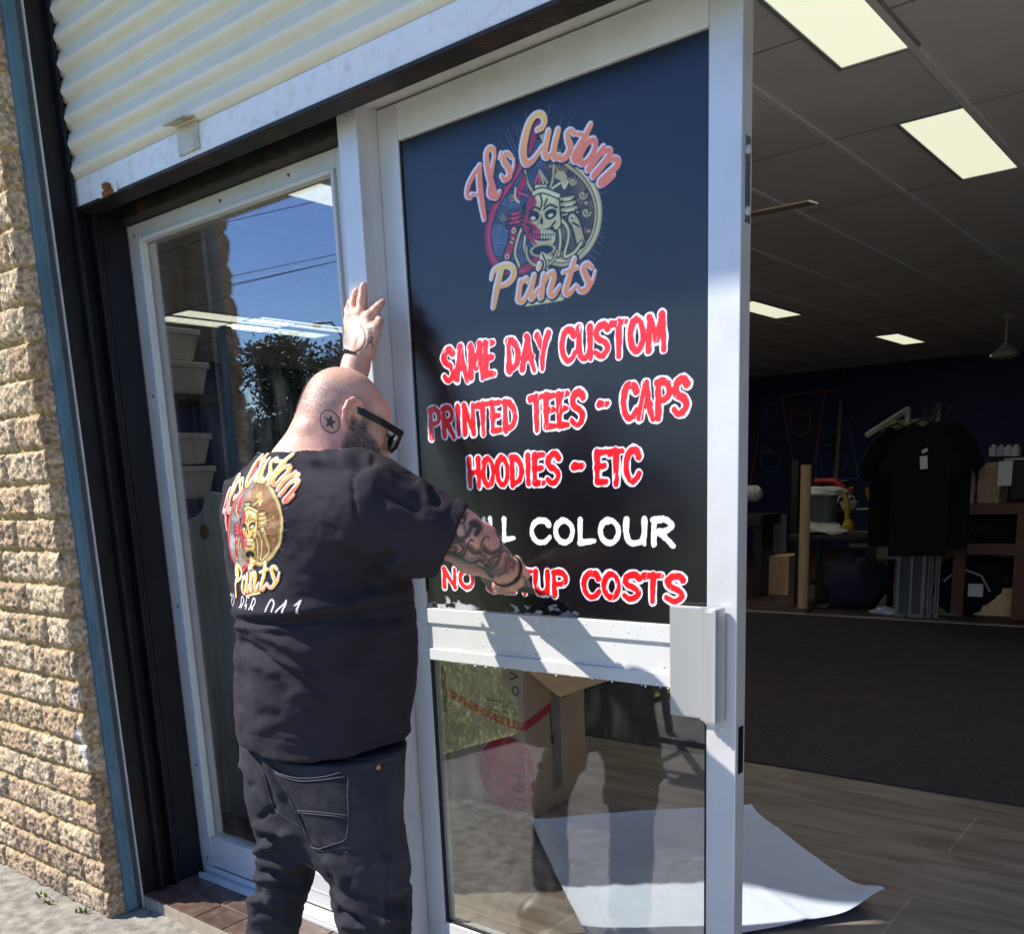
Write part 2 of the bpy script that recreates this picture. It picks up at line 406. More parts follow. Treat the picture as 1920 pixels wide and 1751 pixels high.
# the emblem: traced on the poster; z(x, y) brings a tracing coordinate to poster metres
def emblem(ras, Z, pal, lettering=True):
    k = np.linalg.norm(np.asarray(Z(100, 0))-np.asarray(Z(0, 0)))/100        # metres per tracing unit
    P = lambda L: np.array([Z(x, y) for x, y in L])
    # rays
    c0 = (870, 850)
    for i in range(132):
        a = 2*math.pi*i/132+.01; ca, sa = math.cos(a), math.sin(a)
        rx, ry = 430, 690; q = 1/math.hypot(ca/rx, sa/ry)
        r0, r1 = q*.70, q*(1.0+.10*math.sin(i*2.4)+.05*math.sin(i*5.1))
        ras.stroke(P([(c0[0]+ca*r0, c0[1]+sa*r0), (c0[0]+ca*r1, c0[1]+sa*r1)]), [2.6*k, .9*k], pal['ray'])
    left = [(828, 195), (765, 400), (690, 545), (590, 700), (510, 830), (465, 960), (458, 1080), (480, 1190), (540, 1270), (630, 1312), (720, 1300), (790, 1255), (850, 1180)]
    right = [(828, 195), (900, 340), (1010, 460), (1150, 570), (1240, 690), (1280, 830), (1270, 980), (1220, 1100), (1140, 1190), (1040, 1238), (960, 1232), (900, 1210), (850, 1180)]
    spade = left+right[::-1][1:-1]
    ras.poly(P(spade), pal['ink'], 3)
    inner = ras.mask(P(spade), 3, -20*k)
    lm = inner.copy(); rm = inner.copy()
    U, V = ras.grid((0, ras.nx, 0, ras.ny)); ux = Z(868, 0)[0]
    lm[U > ux] = 0; rm[U <= ux] = 0
    # waves of concentric arcs
    for (cx, cy), R0 in {(500, 1250): 260, (720, 1180): 150, (560, 930): 170, (640, 700): 130, (760, 560): 130, (830, 430): 90, (520, 1080): 110}.items():
        for j in range(int(R0/15)):
            th = np.linspace(0, 2*math.pi, 40); rr = R0-19*j
            if rr > 4: ras.stroke(P([(cx+rr*math.cos(t), cy+rr*math.sin(t)) for t in th]), 2.3*k, pal['waveL'], clip=lm)
    for (cx, cy), R0 in {(1010, 1180): 250, (1210, 1010): 200, (1190, 800): 170, (1060, 620): 150, (930, 520): 130, (890, 430): 90}.items():
        ras.poly(P([(cx+R0*math.cos(t), cy+R0*math.sin(t)) for t in np.linspace(0, 6.28, 30)]), pal['tan'], clip=rm)
        for j in range(int(R0/15)):
            th = np.linspace(0, 2*math.pi, 40); rr = R0-15*j
            ras.stroke(P([(cx+rr*math.cos(t), cy+rr*math.sin(t)) for t in th]), 4.2*k, pal['ink'], clip=rm)
    for (cx, cy, r, col, cl) in ((545, 1030, 34, 'waveL', lm), (570, 905, 30, 'gold2', lm), (640, 760, 30, 'gold2', lm), (1165, 740, 32, 'gold', rm), (1190, 870, 34, 'gold', rm), (820, 420, 26, 'gold2', lm), (1090, 640, 28, 'gold', rm)):
        sp = [(cx+r*(1-t/9)*math.cos(t), cy+r*(1-t/9)*math.sin(t)) for t in np.linspace(0, 8, 26)]
        ras.stroke(P(sp), 7*k, pal['ink'], clip=cl); ras.stroke(P(sp), 4.5*k, pal[col], clip=cl)
    # border
    ras.stroke(P(right), 27*k, pal['ink'], 4); ras.stroke(P(left), 27*k, pal['ink'], 4)
    ras.stroke(P(right), 21*k, pal['gold'], 4); ras.stroke(P([(x+6, y-4) for x, y in right[2:-1]]), 4*k, pal['gold_hi'], 4)
    ras.stroke(P([(x-9, y+6) for x, y in right[2:-1]]), 3*k, pal['gold_lo'], 4)
    ras.stroke(P(left), 20*k, pal['red'], 4); ras.stroke(P([(x+8, y+3) for x, y in left[1:-2]]), 4*k, pal['red_hi'], 4)
    # stem and foot
    ras.poly(P([(815, 1230), (872, 1230), (872, 1540), (738, 1560), (790, 1440)]), pal['red'])
    ras.poly(P([(872, 1230), (900, 1240), (940, 1400), (1030, 1480), (1010, 1520), (872, 1540)]), pal['gold'])
    for q in range(6): ras.stroke(P([(845+9*q, 1290), (835+20*q, 1500)]), 3*k, pal['ink'])
    ras.stroke(P([(738, 1560), (872, 1540), (1015, 1515)]), 7*k, pal['gold_hi'])
    # engine pieces either side of the skull
    def piston(pts, cl, hi, n=3):
        ras.poly(P(pts), pal['ink']); q = np.array(pts, float); c = q.mean(0); ras.poly(P(c+(q-c)*.88), pal[cl])
        for t in np.linspace(.25, .8, n):
            a = q[0]+(q[3]-q[0])*t; b = q[1]+(q[2]-q[1])*t
            ras.stroke(P([a, b]), 6*k, pal['ink']); ras.stroke(P([a+(b-a)*.3-(0, 9), a+(b-a)*.7-(0, 9)]), 5*k, pal[hi])
    piston([(985, 755), (1105, 735), (1148, 880), (1005, 908)], 'gold', 'gold_hi')
    piston([(612, 868), (722, 850), (728, 965), (588, 1000)], 'red', 'red_hi')
    for pts, cl in (([(1085, 915), (1115, 960), (1150, 1090)], 'gold'), ([(650, 1005), (640, 1080), (600, 1200)], 'red')):
        ras.stroke(P(pts), 34*k, pal['ink'], 4); ras.stroke(P(pts), 22*k, pal[cl], 4)
        for p in pts: ras.stroke(P([p, (p[0]+1, p[1]+1)]), 13*k, pal['gold_hi']); ras.stroke(P([p, (p[0]+1, p[1]+1)]), 7*k, pal['ink'])
        ras.stroke(P([(pts[1][0]-24, pts[1][1]-14), (pts[1][0]+24, pts[1][1]+16)]), 5*k, pal['ink'])
    for pts in ([(1010, 930), (1050, 980), (1060, 1060), (1030, 1195), (1100, 1170), (1155, 1095)], [(705, 1000), (680, 1070), (660, 1180), (690, 1270), (640, 1262), (600, 1240)], [(735, 1050), (730, 1130), (745, 1190)], [(990, 990), (1000, 1080), (985, 1190)]):
        ras.stroke(P(pts), 15*k, pal['ink'], 4); ras.stroke(P(pts), 8*k, pal['gold'], 4); ras.stroke(P(pts), 2.5*k, pal['gold_hi'], 4)
    # helmet crest, axes
    ras.poly(P([(845, 535), (865, 590), (905, 640), (915, 700), (800, 700), (800, 650), (830, 600)]), pal['ink'])
    for q in range(4): ras.stroke(P([(845, 560), (812+30*q, 650)]), 6*k, pal['gold' if q > 1 else 'red_hi'])
    for q in range(4): ras.stroke(P([(820+22*q, 680), (821+22*q, 681)]), 9*k, pal['gold_hi'])
    ring = [(735, 560), (755, 650), (800, 720), (860, 740), (920, 690), (945, 600), (950, 480)]
    ras.stroke(P(ring), 13*k, pal['ink'], 4); ras.stroke(P(ring), 7*k, pal['gold'], 4)
    axr = [(955, 505), (985, 560), (1030, 565), (1055, 640), (1030, 690), (1010, 640), (970, 620), (950, 590), (975, 575)]
    axl = [(735, 590), (700, 620), (690, 680), (665, 690), (660, 760), (690, 795), (700, 730), (735, 690), (745, 640)]
    for a, cl in ((axr, 'gold'), (axl, 'red')):
        q = np.array(a, float); ras.poly(P(q.mean(0)+(q-q.mean(0))*1.12), pal['ink'], 2); ras.poly(P(q), pal[cl], 2)
        ras.stroke(P(q[3:6]), 5*k, pal['gold_hi'], 3)
    ras.stroke(P([(905, 715), (1000, 650)]), 9*k, pal['ink']); ras.stroke(P([(905, 715), (1000, 650)]), 5*k, pal['gold_hi'])
    ras.stroke(P([(690, 725), (790, 760)]), 9*k, pal['ink']); ras.stroke(P([(690, 725), (790, 760)]), 5*k, pal['red_hi'])
    # skull
    sk = [(800, 725), (870, 700), (950, 722), (985, 775), (992, 870), (1000, 960), (965, 1010), (958, 1085), (905, 1130), (830, 1140), (775, 1080), (735, 1010), (722, 950), (745, 870), (755, 790)]
    q = np.array(sk, float); ras.poly(P(q.mean(0)+(q-q.mean(0))*1.07), pal['ink'], 4); ras.poly(P(q), pal['bone'], 4)
    ras.poly(P([(800, 725), (830, 760), (800, 850), (770, 930), (830, 980), (800, 1060), (840, 1130), (775, 1080), (735, 1010), (722, 950), (745, 870), (755, 790)]), pal['red'], 3)
    ras.poly(P([(815, 745), (900, 730), (960, 760), (955, 800), (890, 775), (830, 790)]), pal['gold_hi'], 3)
    for pts in ([(800, 712), (870, 690), (985, 730)], [(798, 745), (870, 722), (985, 765)]): ras.stroke(P(pts), 7*k, pal['ink'], 4)
    ras.stroke(P([(800, 728), (870, 706), (985, 748)]), 9*k, pal['gold_hi'], 4)
    for pts in ([(765, 880), (800, 855), (838, 872), (838, 915), (795, 940), (762, 920)], [(885, 868), (925, 845), (968, 850), (966, 895), (925, 925), (888, 912)]):
        ras.poly(P(pts), pal['ink'], 3)
    ras.poly(P([(775, 912), (800, 900), (815, 915), (795, 930)]), pal['gold_hi'], 2); ras.poly(P([(905, 895), (930, 878), (948, 888), (925, 908)]), pal['gold_hi'], 2)
    for pts in ([(770, 868), (805, 832), (846, 850)], [(875, 848), (920, 815), (975, 835)], [(850, 740), (862, 800), (846, 850)], [(900, 770), (880, 820)]): ras.stroke(P(pts), 5.5*k, pal['ink'], 4)
    ras.poly(P([(850, 885), (872, 925), (868, 965), (846, 950), (830, 965), (828, 930)]), pal['ink'])
    ras.stroke(P([(848, 905), (838, 945)]), 4*k, pal['gold_hi'])
    ras.poly(P([(785, 992), (870, 1000), (950, 975), (945, 1060), (880, 1085), (800, 1068)]), pal['ink'], 2)
    for j in range(8):
        x = 795+j*19.5; cl = 'red_hi' if j < 3 else 'gold_hi'
        ras.poly(P([(x, 1000), (x+14, 1001), (x+14, 1033), (x, 1031)]), pal[cl], 0); ras.poly(P([(x+1, 1040), (x+14, 1041), (x+12, 1068), (x+2, 1066)]), pal[cl], 0)
    ras.stroke(P([(960, 940), (930, 985), (965, 1010)]), 6*k, pal['ink'], 4); ras.stroke(P([(745, 960), (785, 985), (765, 1020)]), 6*k, pal['ink'], 4)
    el = [(868+96*math.cos(t), 1150+50*math.sin(t)-12*math.cos(t)) for t in np.linspace(0, 6.283, 28)]
    ras.poly(P(el), pal['gold']); ras.poly(P([(868+(x-868)*.82, 1152+(y-1150)*.72) for x, y in el]), pal['ink'])
    hoop = [(745, 1130), (755, 1210), (800, 1260), (870, 1270), (940, 1235), (975, 1160)]
    ras.stroke(P(hoop), 12*k, pal['ink'], 4); ras.stroke(P(hoop), 7*k, pal['gold'], 4)
    ras.poly(P([(850, 1175), (885, 1175), (905, 1250), (870, 1300), (830, 1320), (845, 1250)]), pal['gold_hi'], 2)
    ras.stroke(P([(865, 1180), (895, 1260), (860, 1340)]), 5*k, pal['ink'], 3)
    if not lettering: return
    # script lettering: (stroke, half widths)
    S = [
     # Custom
     ([(832, 258), (868, 238), (886, 190), (868, 148), (822, 146), (775, 200), (742, 300), (724, 410), (738, 495), (778, 500), (825, 450), (868, 380)], [13, 15, 17, 16, 15, 20, 24, 25, 22, 18, 13, 9]),
     ([(915, 272), (893, 380), (884, 440), (908, 462), (945, 420), (968, 350)], [17, 19, 19, 15, 11, 9]), ([(985, 262), (955, 400), (962, 465), (1000, 450)], [17, 19, 18, 11]),
     ([(1108, 285), (1080, 262), (1052, 285), (1060, 340), (1076, 390), (1050, 450), (1008, 472), (985, 448)], [13, 13, 16, 18, 20, 19, 15, 11]),
     ([(1226, 222), (1165, 340), (1105, 450), (1115, 490), (1155, 470)], [15, 20, 21, 16, 10]), ([(1110, 283), (1200, 300)], [10, 12]),
     ([(1250, 330), (1200, 352), (1152, 432), (1148, 492), (1185, 502), (1236, 445), (1262, 375), (1250, 330), (1215, 350)], [15, 18, 20, 19, 16, 18, 17, 14, 9]),
     ([(1322, 388), (1265, 470), (1212, 548)], [15, 20, 20]), ([(1235, 520), (1310, 428), (1362, 412), (1362, 455), (1250, 598)], [9, 13, 17, 19, 20]),
     ([(1285, 560), (1365, 480), (1422, 480), (1420, 525), (1305, 640), (1325, 655), (1402, 598)], [9, 13, 17, 19, 21, 17, 9]),
     # Al's
     ([(335, 762), (306, 745), (316, 670), (362, 580), (404, 525)], [11, 15, 16, 15, 13]), ([(398, 530), (398, 640), (412, 780), (434, 922)], [16, 21, 22, 14]), ([(338, 735), (415, 745)], [7, 8]),
     ([(510, 470), (506, 410), (474, 396), (450, 440), (462, 560), (500, 700), (524, 758), (552, 720)], [10, 14, 15, 18, 21, 21, 17, 10]), ([(506, 470), (480, 640), (470, 735), (500, 762)], [11, 13, 14, 12]),
     ([(640, 462), (612, 436), (580, 448), (580, 492), (616, 545), (622, 600), (588, 628), (562, 600)], [11, 13, 16, 18, 19, 19, 15, 10]), ([(610, 620), (652, 540), (656, 480)], [12, 8, 6]), ([(560, 430), (548, 470)], [8, 6]),
     # Prints
     ([(560, 1300), (530, 1430), (502, 1578)], [18, 23, 16]), ([(488, 1368), (508, 1305), (590, 1268), (648, 1288), (655, 1345), (612, 1400), (548, 1425)], [10, 14, 17, 18, 19, 16, 9]),
     ([(705, 1385), (688, 1520)], [15, 19]), ([(684, 1500), (700, 1420), (748, 1368), (765, 1392)], [9, 12, 14, 11]),
     ([(690, 1530), (730, 1530), (790, 1400)], [16, 13, 9]), ([(808, 1345), (780, 1470), (792, 1512), (842, 1440)], [16, 19, 17, 9]), ([(850, 1262), (842, 1290)], [14, 12]),
     ([(880, 1340), (858, 1500)], [16, 20]), ([(866, 1440), (905, 1352), (945, 1325), (952, 1365), (925, 1460), (950, 1490), (1000, 1420)], [9, 13, 17, 19, 19, 16, 9]),
     ([(1108, 1222), (1062, 1380), (1040, 1460), (1066, 1478), (1120, 1418)], [14, 19, 19, 15, 9]), ([(1025, 1320), (1130, 1285)], [10, 11]),
     ([(1240, 1285), (1205, 1258), (1172, 1288), (1190, 1345), (1212, 1400), (1190, 1450), (1150, 1455), (1132, 1430)], [11, 14, 18, 19, 20, 18, 14, 10]), ([(1190, 1452), (1240, 1390), (1264, 1312)], [12, 9, 6]),
    ]
    F = ras.field()
    for pts, wd_ in S:
        Q = catmull(P(pts), 5); ras.addf(F, Q, np.interp(np.linspace(0, 1, len(Q)), np.linspace(0, 1, len(wd_)), wd_)*k*.84, .02)
    Fo = ras.field()
    for pts, wd_ in S:
        Q = catmull(P([(x-7, y-4) for x, y in pts]), 5); ras.addf(Fo, Q, np.interp(np.linspace(0, 1, len(Q)), np.linspace(0, 1, len(wd_)), wd_)*k*.84, .02)
    w = (0, ras.nx, 0, ras.ny)
    ras.blend(w, .5-(F-14*k)/ras.px, pal['ink']); ras.blend(w, .5-(Fo-5*k)/ras.px, pal['edge'])
    # gradient down each word: yellow, orange, coral
    vy = V; top = Z(0, 150)[1]; m1 = Z(0, 620)[1]; p0 = Z(0, 1270)[1]; p1 = Z(0, 1560)[1]
    t = np.where(vy > Z(0, 1100)[1], (top-vy)/(top-m1)*.62-.04+np.clip((U-Z(880, 0)[0])/(Z(1420, 0)[0]-Z(880, 0)[0]), 0, 1)*.42+np.clip((Z(720, 0)[0]-U)/(Z(720, 0)[0]-Z(300, 0)[0]), 0, 1)*.3, (p0-vy)/(p0-p1)).clip(0, 1)
    t = np.where(vy > Z(0, 1100)[1], t, (t*.62-.05+np.clip((U-Z(560, 0)[0])/(Z(1250, 0)[0]-Z(560, 0)[0]), 0, 1)*.3).clip(0, 1))
    st = np.array([0, .25, .6, 1.0]); g = np.stack([np.interp(t, st, [c[i] for c in pal['grad']]) for i in range(3)], -1)
    i0, i1, j0, j1 = w; al = np.clip(.5-F/ras.px, 0, 1)[..., None]
    ras.c = ras.c*(1-al)+g*al; ras.a = np.maximum(ras.a, al[..., 0])
PAL = dict(ink=srgb(17, 17, 22), ray=srgb(96, 108, 132), waveL=srgb(92, 112, 140), tan=srgb(190, 152, 102), gold=srgb(184, 170, 116), gold2=srgb(140, 130, 96), gold_hi=srgb(222, 214, 160), gold_lo=srgb(96, 84, 52),
           red=srgb(162, 34, 66), red_hi=srgb(206, 66, 100), bone=srgb(202, 188, 134), edge=srgb(228, 226, 240),
           grad=[srgb(252, 240, 80), srgb(250, 204, 112), srgb(248, 172, 104), srgb(244, 128, 92)])
PAL_SHIRT = dict(PAL, ray=srgb(176, 172, 172), red=srgb(176, 40, 54), red_hi=srgb(226, 116, 108), gold=srgb(168, 136, 76), gold_hi=srgb(240, 220, 150), bone=srgb(206, 166, 92), tan=srgb(190, 132, 76), waveL=srgb(190, 180, 178),
           grad=[srgb(252, 232, 90), srgb(248, 196, 70), srgb(246, 150, 60), srgb(238, 92, 46)])
# ------------------------------------------------------------------ materials of the place
M_alu = mat('silver_aluminium', (.56, .56, .545), .38, .5, .25, var=.05, vscale=9, bump=.05, bscale=300, dirt=(.36, .35, .32), dscale=7, damt=.35)
M_alu_w = mat('pale_aluminium', (.54, .545, .52), .42, .5, .0, var=.05, vscale=8, bump=.04, bscale=200, dirt=(.42, .40, .34), dscale=9, damt=.4)
M_black = mat('black_gloss_paint', (.006, .006, .008), .42, .28, var=.3, vscale=14, bump=.12, bscale=90, dirt=(.03, .03, .03), dscale=30, damt=.3)
M_rust = mat('rusty_black_steel', (.010, .009, .009), .5, .3, var=.3, vscale=14, bump=.3, bscale=110, dirt=(.10, .04, .015), dscale=9, damt=.7)
M_blue = mat('weathered_blue_paint', (.07, .15, .20), .6, .4, var=.25, vscale=16, bump=.3, bscale=120, dirt=(.20, .25, .27), dscale=14, damt=.6, stretch=(1, 1, .35))
M_shut = mat('cream_enamel', (.68, .64, .51), .4, .5, var=.04, vscale=5, bump=.03, bscale=120, dirt=(.50, .42, .28), dscale=7, damt=.3, stretch=(1, 1, 3))
M_shutbar = mat('white_enamel', (.68, .68, .66), .42, .5, var=.05, vscale=6, bump=.05, bscale=150, dirt=(.32, .27, .2), dscale=26, damt=.45)
M_rusty = mat('rust', (.22, .09, .03), .8, .3, var=.5, vscale=60, bump=.5, bscale=250)
M_rubber = mat('black_rubber', (.015, .015, .016), .7, .3)
M_pane = glass('window_glass', (.93, .95, .96), .12, smear=.04)
M_pane2 = glass('door_glass', (.90, .915, .91), .12, smear=.03)
M_conc = mat('old_concrete', (.34, .32, .27), .92, .15, var=.5, vscale=22, bump=1.0, bscale=320, dirt=(.17, .16, .135), dscale=14, damt=.7)
M_asph = mat('asphalt', (.095, .09, .085), .9, .2, var=.35, vscale=4, bump=.7, bscale=160, dirt=(.17, .16, .14), dscale=45, damt=.8)
M_wall = mat('render', (.45, .43, .38), .85, .2, var=.1, bump=.2)
M_dark = mat('dark_timber', (.05, .045, .04), .7, .3, var=.3)

# ------------------------------------------------------------------ ground outside
def ground_sheet(name, x0, x1, y0, y1, z, m, n=(2, 2), amp=0.0, seed=1):
    nx, ny = n; X, Y = np.meshgrid(np.linspace(x0, x1, nx), np.linspace(y0, y1, ny))
    P = np.stack([X.ravel(), Y.ravel(), np.full(X.size, z)], 1)
    if amp: P[:, 2] += fbm(P, 1.5, seed, 4)*amp
    idx = np.arange(nx*ny).reshape(ny, nx)
    F = np.stack([idx[:-1, :-1], idx[:-1, 1:], idx[1:, 1:], idx[1:, :-1]], -1).reshape(-1, 4)
    return tag(mk(name, P, F, m, smooth=True), kind='structure')
ground_sheet('road', -160, 160, -160, 40, -.075, M_asph)
pv = ground_sheet('pavement', -6.0, 5.0, -1.15, -.235, -.045, M_conc, (180, 40), .012)
ground_sheet('path', -3.2, -.9, -5.2, -1.16, -.07, mat('speckled_asphalt', (.15, .14, .13), .9, .2, var=.4, vscale=5, bump=.7, bscale=160, dirt=(.26, .24, .21), dscale=40, damt=.9), (60, 40), .01, 3)
ground_sheet('bounce_ground', -.895, 9.0, -9, -1.16, -.065, mat('pale_bounce_concrete', (.50, .48, .43), .9, .2, var=.15, bump=.4, bscale=90), (40, 40), .008, 4)  # unseen pale ground, added to bounce sunlight up onto the shop ceiling

# brown porch tiles
M_tile = mat('brown_porch_tile', (.09, .055, .042), .33, .5, attr=True, var=.25, vscale=30, bump=.08, bscale=200, dirt=(.25, .2, .16), dscale=30, damt=.25)
def tiles():
    V = []; F = []; C = []
    m = MB()
    x = -2.838
    while x < 1.0:
        for (y0, y1) in ((-.232, -.128), (-.122, .06)):
            c = np.array([.092, .058, .044])*(1+random.uniform(-.2, .25))
            k = len(m.v); m.box(x+.003, x+.147, y0, y1, -.03, random.uniform(-.0008, .0008), b=.003); C += [c]*(len(m.v)-k)
        x += .15
    k = len(m.v); m.box(-2.84, 1.0, -.235, .07, -.075, -.005); C += [np.array([.30, .25, .19])]*(len(m.v)-k)
    o = mk('porch_floor', m.v, m.f, M_tile, col=np.array(C)); tag(o, kind='structure')
tiles()

# ------------------------------------------------------------------ split-face brick pier
M_brick = mat('split_face_brick', (.4, .3, .2), .95, .1, attr=True, var=.3, vscale=70, bump=.9, bscale=210, dirt=(.10, .075, .05), dscale=60, damt=.65, bdist=.006)
def brick_pier():
    res = .0055; xl, xr, yf, yb = -4.3, -2.857, -.345, -.282; z0, z1 = -.09, 3.4
    s = np.concatenate([np.linspace(xl, xr, int((xr-xl)/res)), xr+np.linspace(res, (yb-yf), int((yb-yf)/res))])
    z = np.linspace(z0, z1, int((z1-z0)/res)); S, Z = np.meshgrid(s, z)
    front = S <= xr; dc = S-xr
    ch = .1015; row = np.floor((Z+.06)/ch).astype(int); fz = (Z+.06)/ch-row
    Lb = .245; off = (row % 2)*.5*Lb+_hash(row, row*0, row*0, 5)*.05
    q = (S-xr+off+40*Lb)/Lb; colm = np.floor(q).astype(int); fx = q-colm
    wob = (fbm(np.stack([S, Z, S*0], -1), 30, 3, 2))*.006
    jz = np.minimum(fz, 1-fz)*ch+wob; jx = np.minimum(fx, 1-fx)*Lb+wob; jx = np.where(dc > -.02, 1, jx)
    jd = np.minimum(jz, jx); joint = jd < .0062
    br = _hash(row, colm, row*0, 11)
    P3 = np.stack([S, Z, row*7.1+colm*3.3], -1)
    rough = fbm(P3, 26, 2, 3)*.011+fbm(P3, 95, 4, 3)*.011
    edge = np.clip((jd-.0055)/.012, 0, 1)
    h = np.where(joint, -.0075+fbm(P3, 60, 8, 2)*.004, (.006+rough+(br-.5)*.006)*edge-.002*(1-edge))
    h = np.where(front, h, h*.35)
    c1 = np.array([.49, .36, .225]); c2 = np.array([.39, .27, .17]); c3 = np.array([.53, .42, .28])
    t = _hash(row, colm, row*0, 21)[..., None]; base = c1*(1-t)+np.where(t > .6, c3, c2)*t
    spk = fbm(P3, 130, 15, 2)[..., None]; base = base*(1+spk*.95); base = base*(1-.5*np.clip((fbm(P3, 75, 19, 3)-.18)*8, 0, 1))[..., None]
    low = np.clip((.45-Z)/.5, 0, 1)[..., None]*np.clip(.5+fbm(P3, 5, 30, 3)*1.6, 0, 1)[..., None]; base = base*(1-.55*low)+np.array([.12, .10, .09])*.5*low
    mort = np.array([.40, .285, .12])*(1+fbm(P3, 40, 9, 2)*.5)[..., None]
    C = np.where(joint[..., None], mort, base)
    # white paint smears where the pier's edge was splashed
    sp = np.clip((fbm(np.stack([S*1, Z*.5, S*0], -1), 38, 77, 3)-.16)*9, 0, 1)*(np.abs(dc+.02) < .028)*np.clip(1-np.abs(Z-.62)/.2, 0, 1)
    C = C*(1-sp[..., None])+np.array([.72, .72, .72])*sp[..., None]
    ang = np.clip((dc+.012)/.024, 0, 1)*math.pi/2
    X = np.where(front, S, xr)+np.sin(ang)*h; Y = np.where(front, yf, yf+dc)-np.cos(ang)*h
    V = np.stack([X, Y, Z], -1).reshape(-1, 3); ny, nx = S.shape; I = np.arange(nx*ny).reshape(ny, nx)
    F = np.stack([I[:-1, :-1], I[:-1, 1:], I[1:, 1:], I[1:, :-1]], -1).reshape(-1, 4)
    n0 = len(V)
    back = np.array([[xl, yb+.3, z0], [xr-.03, yb+.3, z0], [xr-.03, yb+.3, z1], [xl, yb+.3, z1]])
    o = mk('brick_pier', V, F, M_brick, smooth=True, col=C.reshape(-1, 3))
    tag(o, 'yellow split-face brick pier beside the shop window', 'wall')
brick_pier()
M_weed = mat('weed_leaf', (.17, .19, .04), .6, .3, var=.5, vscale=40)
def weed(x, y, n, h, label):
    m = MB()
    for i in range(n):
        a = random.uniform(0, 6.28); l = h*random.uniform(.5, 1.1); px_, py_ = x+random.uniform(-.02, .02), y+random.uniform(-.012, .012)
        d = np.array([math.cos(a), math.sin(a), 0])*l*.5; sd = np.array([-math.sin(a), math.cos(a), 0])*.004
        p0 = np.array([px_, py_, -.06]); p1 = p0+d*.4+np.array([0, 0, l*.7]); p2 = p0+d+np.array([0, 0, l])
        m.add([p0-sd, p0+sd, p1+sd, p1-sd, p2], [(0, 1, 2, 3), (3, 2, 4)])
    tag(m.build('weed', M_weed), label, 'weed', 'weeds along the foot of the brick pier')
wp = W(60, 1690, Z=-.05); weed(wp[0], -.40, 7, .045, 'thin weed sprig at the far left foot of the brick pier')
wp = W(85, 1700, Z=-.05); weed(wp[0], -.41, 8, .04, 'small yellowish weed tuft between brick pier and concrete')
wp = W(150, 1712, Z=-.05); weed(wp[0]+.0, -.385, 9, .05, 'bright green weed tuft nearest the pier corner')

# blue corner strip, its white bead
cs = MB().box(-2.862, -2.838, -.292, -.2555, -.04, 3.4, b=.004).build('corner_strip', M_blue)
tag(cs, 'weathered blue timber strip covering the brick pier edge', 'trim')
MB().box(-2.86, -2.842, -.2550, -.240, -.04, 3.4).build('backing_strip', mat('grey_sealant', (.05, .05, .055), .7), cs)
MB().box(-2.86, -2.836, -.2395, -.2345, -.045, 3.4).build('metal_bead', mat('pale_metal_bead', (.52, .54, .5), .5, metal=.2, dirt=(.2, .2, .18), dscale=20), cs)

# ------------------------------------------------------------------ roller shutter
rs = empty('roller_shutter', (-1.0, -.15, 2.14), 'cream ribbed roller shutter rolled partly down over the shopfront', 'shutter')
def shutter():
    xl, xr = -2.832, .55; zb = 2.218; pitch = .0687; n = 22
    prof = []
    for i in range(n):
        z = zb+i*pitch
        for t in np.linspace(0, 1, 13)[:-1]:
            # each slat: a convex belly and a rolled-in lip at its foot
            if t < .36: y = -.150-.024*math.sin(t/.36*math.pi/2)
            else: y = -.174+.0235*((t-.36)/.64)**1.25
            prof.append((y, z+t*pitch))
    xs = np.linspace(xl, xr, 60); m = len(prof); pr = np.array(prof)
    V = np.empty((60, m, 3)); V[..., 0] = xs[:, None]; V[..., 1] = pr[:, 0]; V[..., 2] = pr[:, 1]
    V[..., 1] += fbm(V.reshape(-1, 3)*np.array([.6, 0, 1.5]), 2.0, 4, 2).reshape(60, m)*.006
    I = np.arange(60*m).reshape(60, m); F = np.stack([I[:-1, :-1], I[1:, :-1], I[1:, 1:], I[:-1, 1:]], -1).reshape(-1, 4)
    o = mk('slat_curtain', V.reshape(-1, 3), F, M_shut, rs, smooth=True)
    b = MB().box(xl+.002, xr, -.160, -.150, 2.148, 2.219, b=.003); b.build('bottom_rail', M_shutbar, rs)
    a = MB().box(xl, xr, -.164, -.098, 2.138, 2.1475, b=.002).box(xl, xr, -.149, -.143, 2.148, 2.20); a.build('bottom_angle', M_rust, rs)
    # folded hand grip
    g = MB(); c = W(335, 268, Y=-.165)
    g.box(c[0]-.005, c[0]+.085, -.166, -.1605, 2.160, 2.222, b=.001).obox((c[0]+.04, -.186, 2.2275), (1, 0, 0), (0, .97, .22), (0, -.22, .97), .045, .022, .002)
    g.build('hand_grip', mat('dirty_white_metal', (.5, .47, .38), .55, dirt=(.22, .16, .09), dscale=18, damt=.8), rs)
    # bolt
    c = W(203, 354, Y=-.165)
    q = MB().box(c[0]-.05, c[0]+.045, -.168, -.1605, c[2]-.016, c[2]+.012, b=.002); bo = q.build('bolt_plate', M_shutbar, rs)
    MB().lathe((c[0]+.01, -.166, c[2]), [(.013, 0), (.013, .012), (.008, .02), (.002, .022)], 10, (0, -1, 0)).box(c[0]-.02, c[0]+.03, -.176, -.168, c[2]-.02, c[2]-.006, b=.002).build('bolt', M_rusty, bo)
    sp = [W(1165/2.5014-.0, 655/2.5014*1.0, Y=-.162)]
    g = MB()
    g.box(-2.95, -2.838, -.232, -.180, -.04, 3.3, b=.002)
    g.box(-2.95, -2.812, -.1795, -.168, -.02, 3.3, b=.002).box(-2.95, -2.818, -.122, -.111, -.02, 3.3, b=.002).box(-2.95, -2.856, -.1675, -.1225, -.02, 3.3)
    g.box(-2.95, -2.830, -.104, -.093, -.005, 2.3, b=.001)
    g.build('guide_channel', M_black, rs)
shutter()
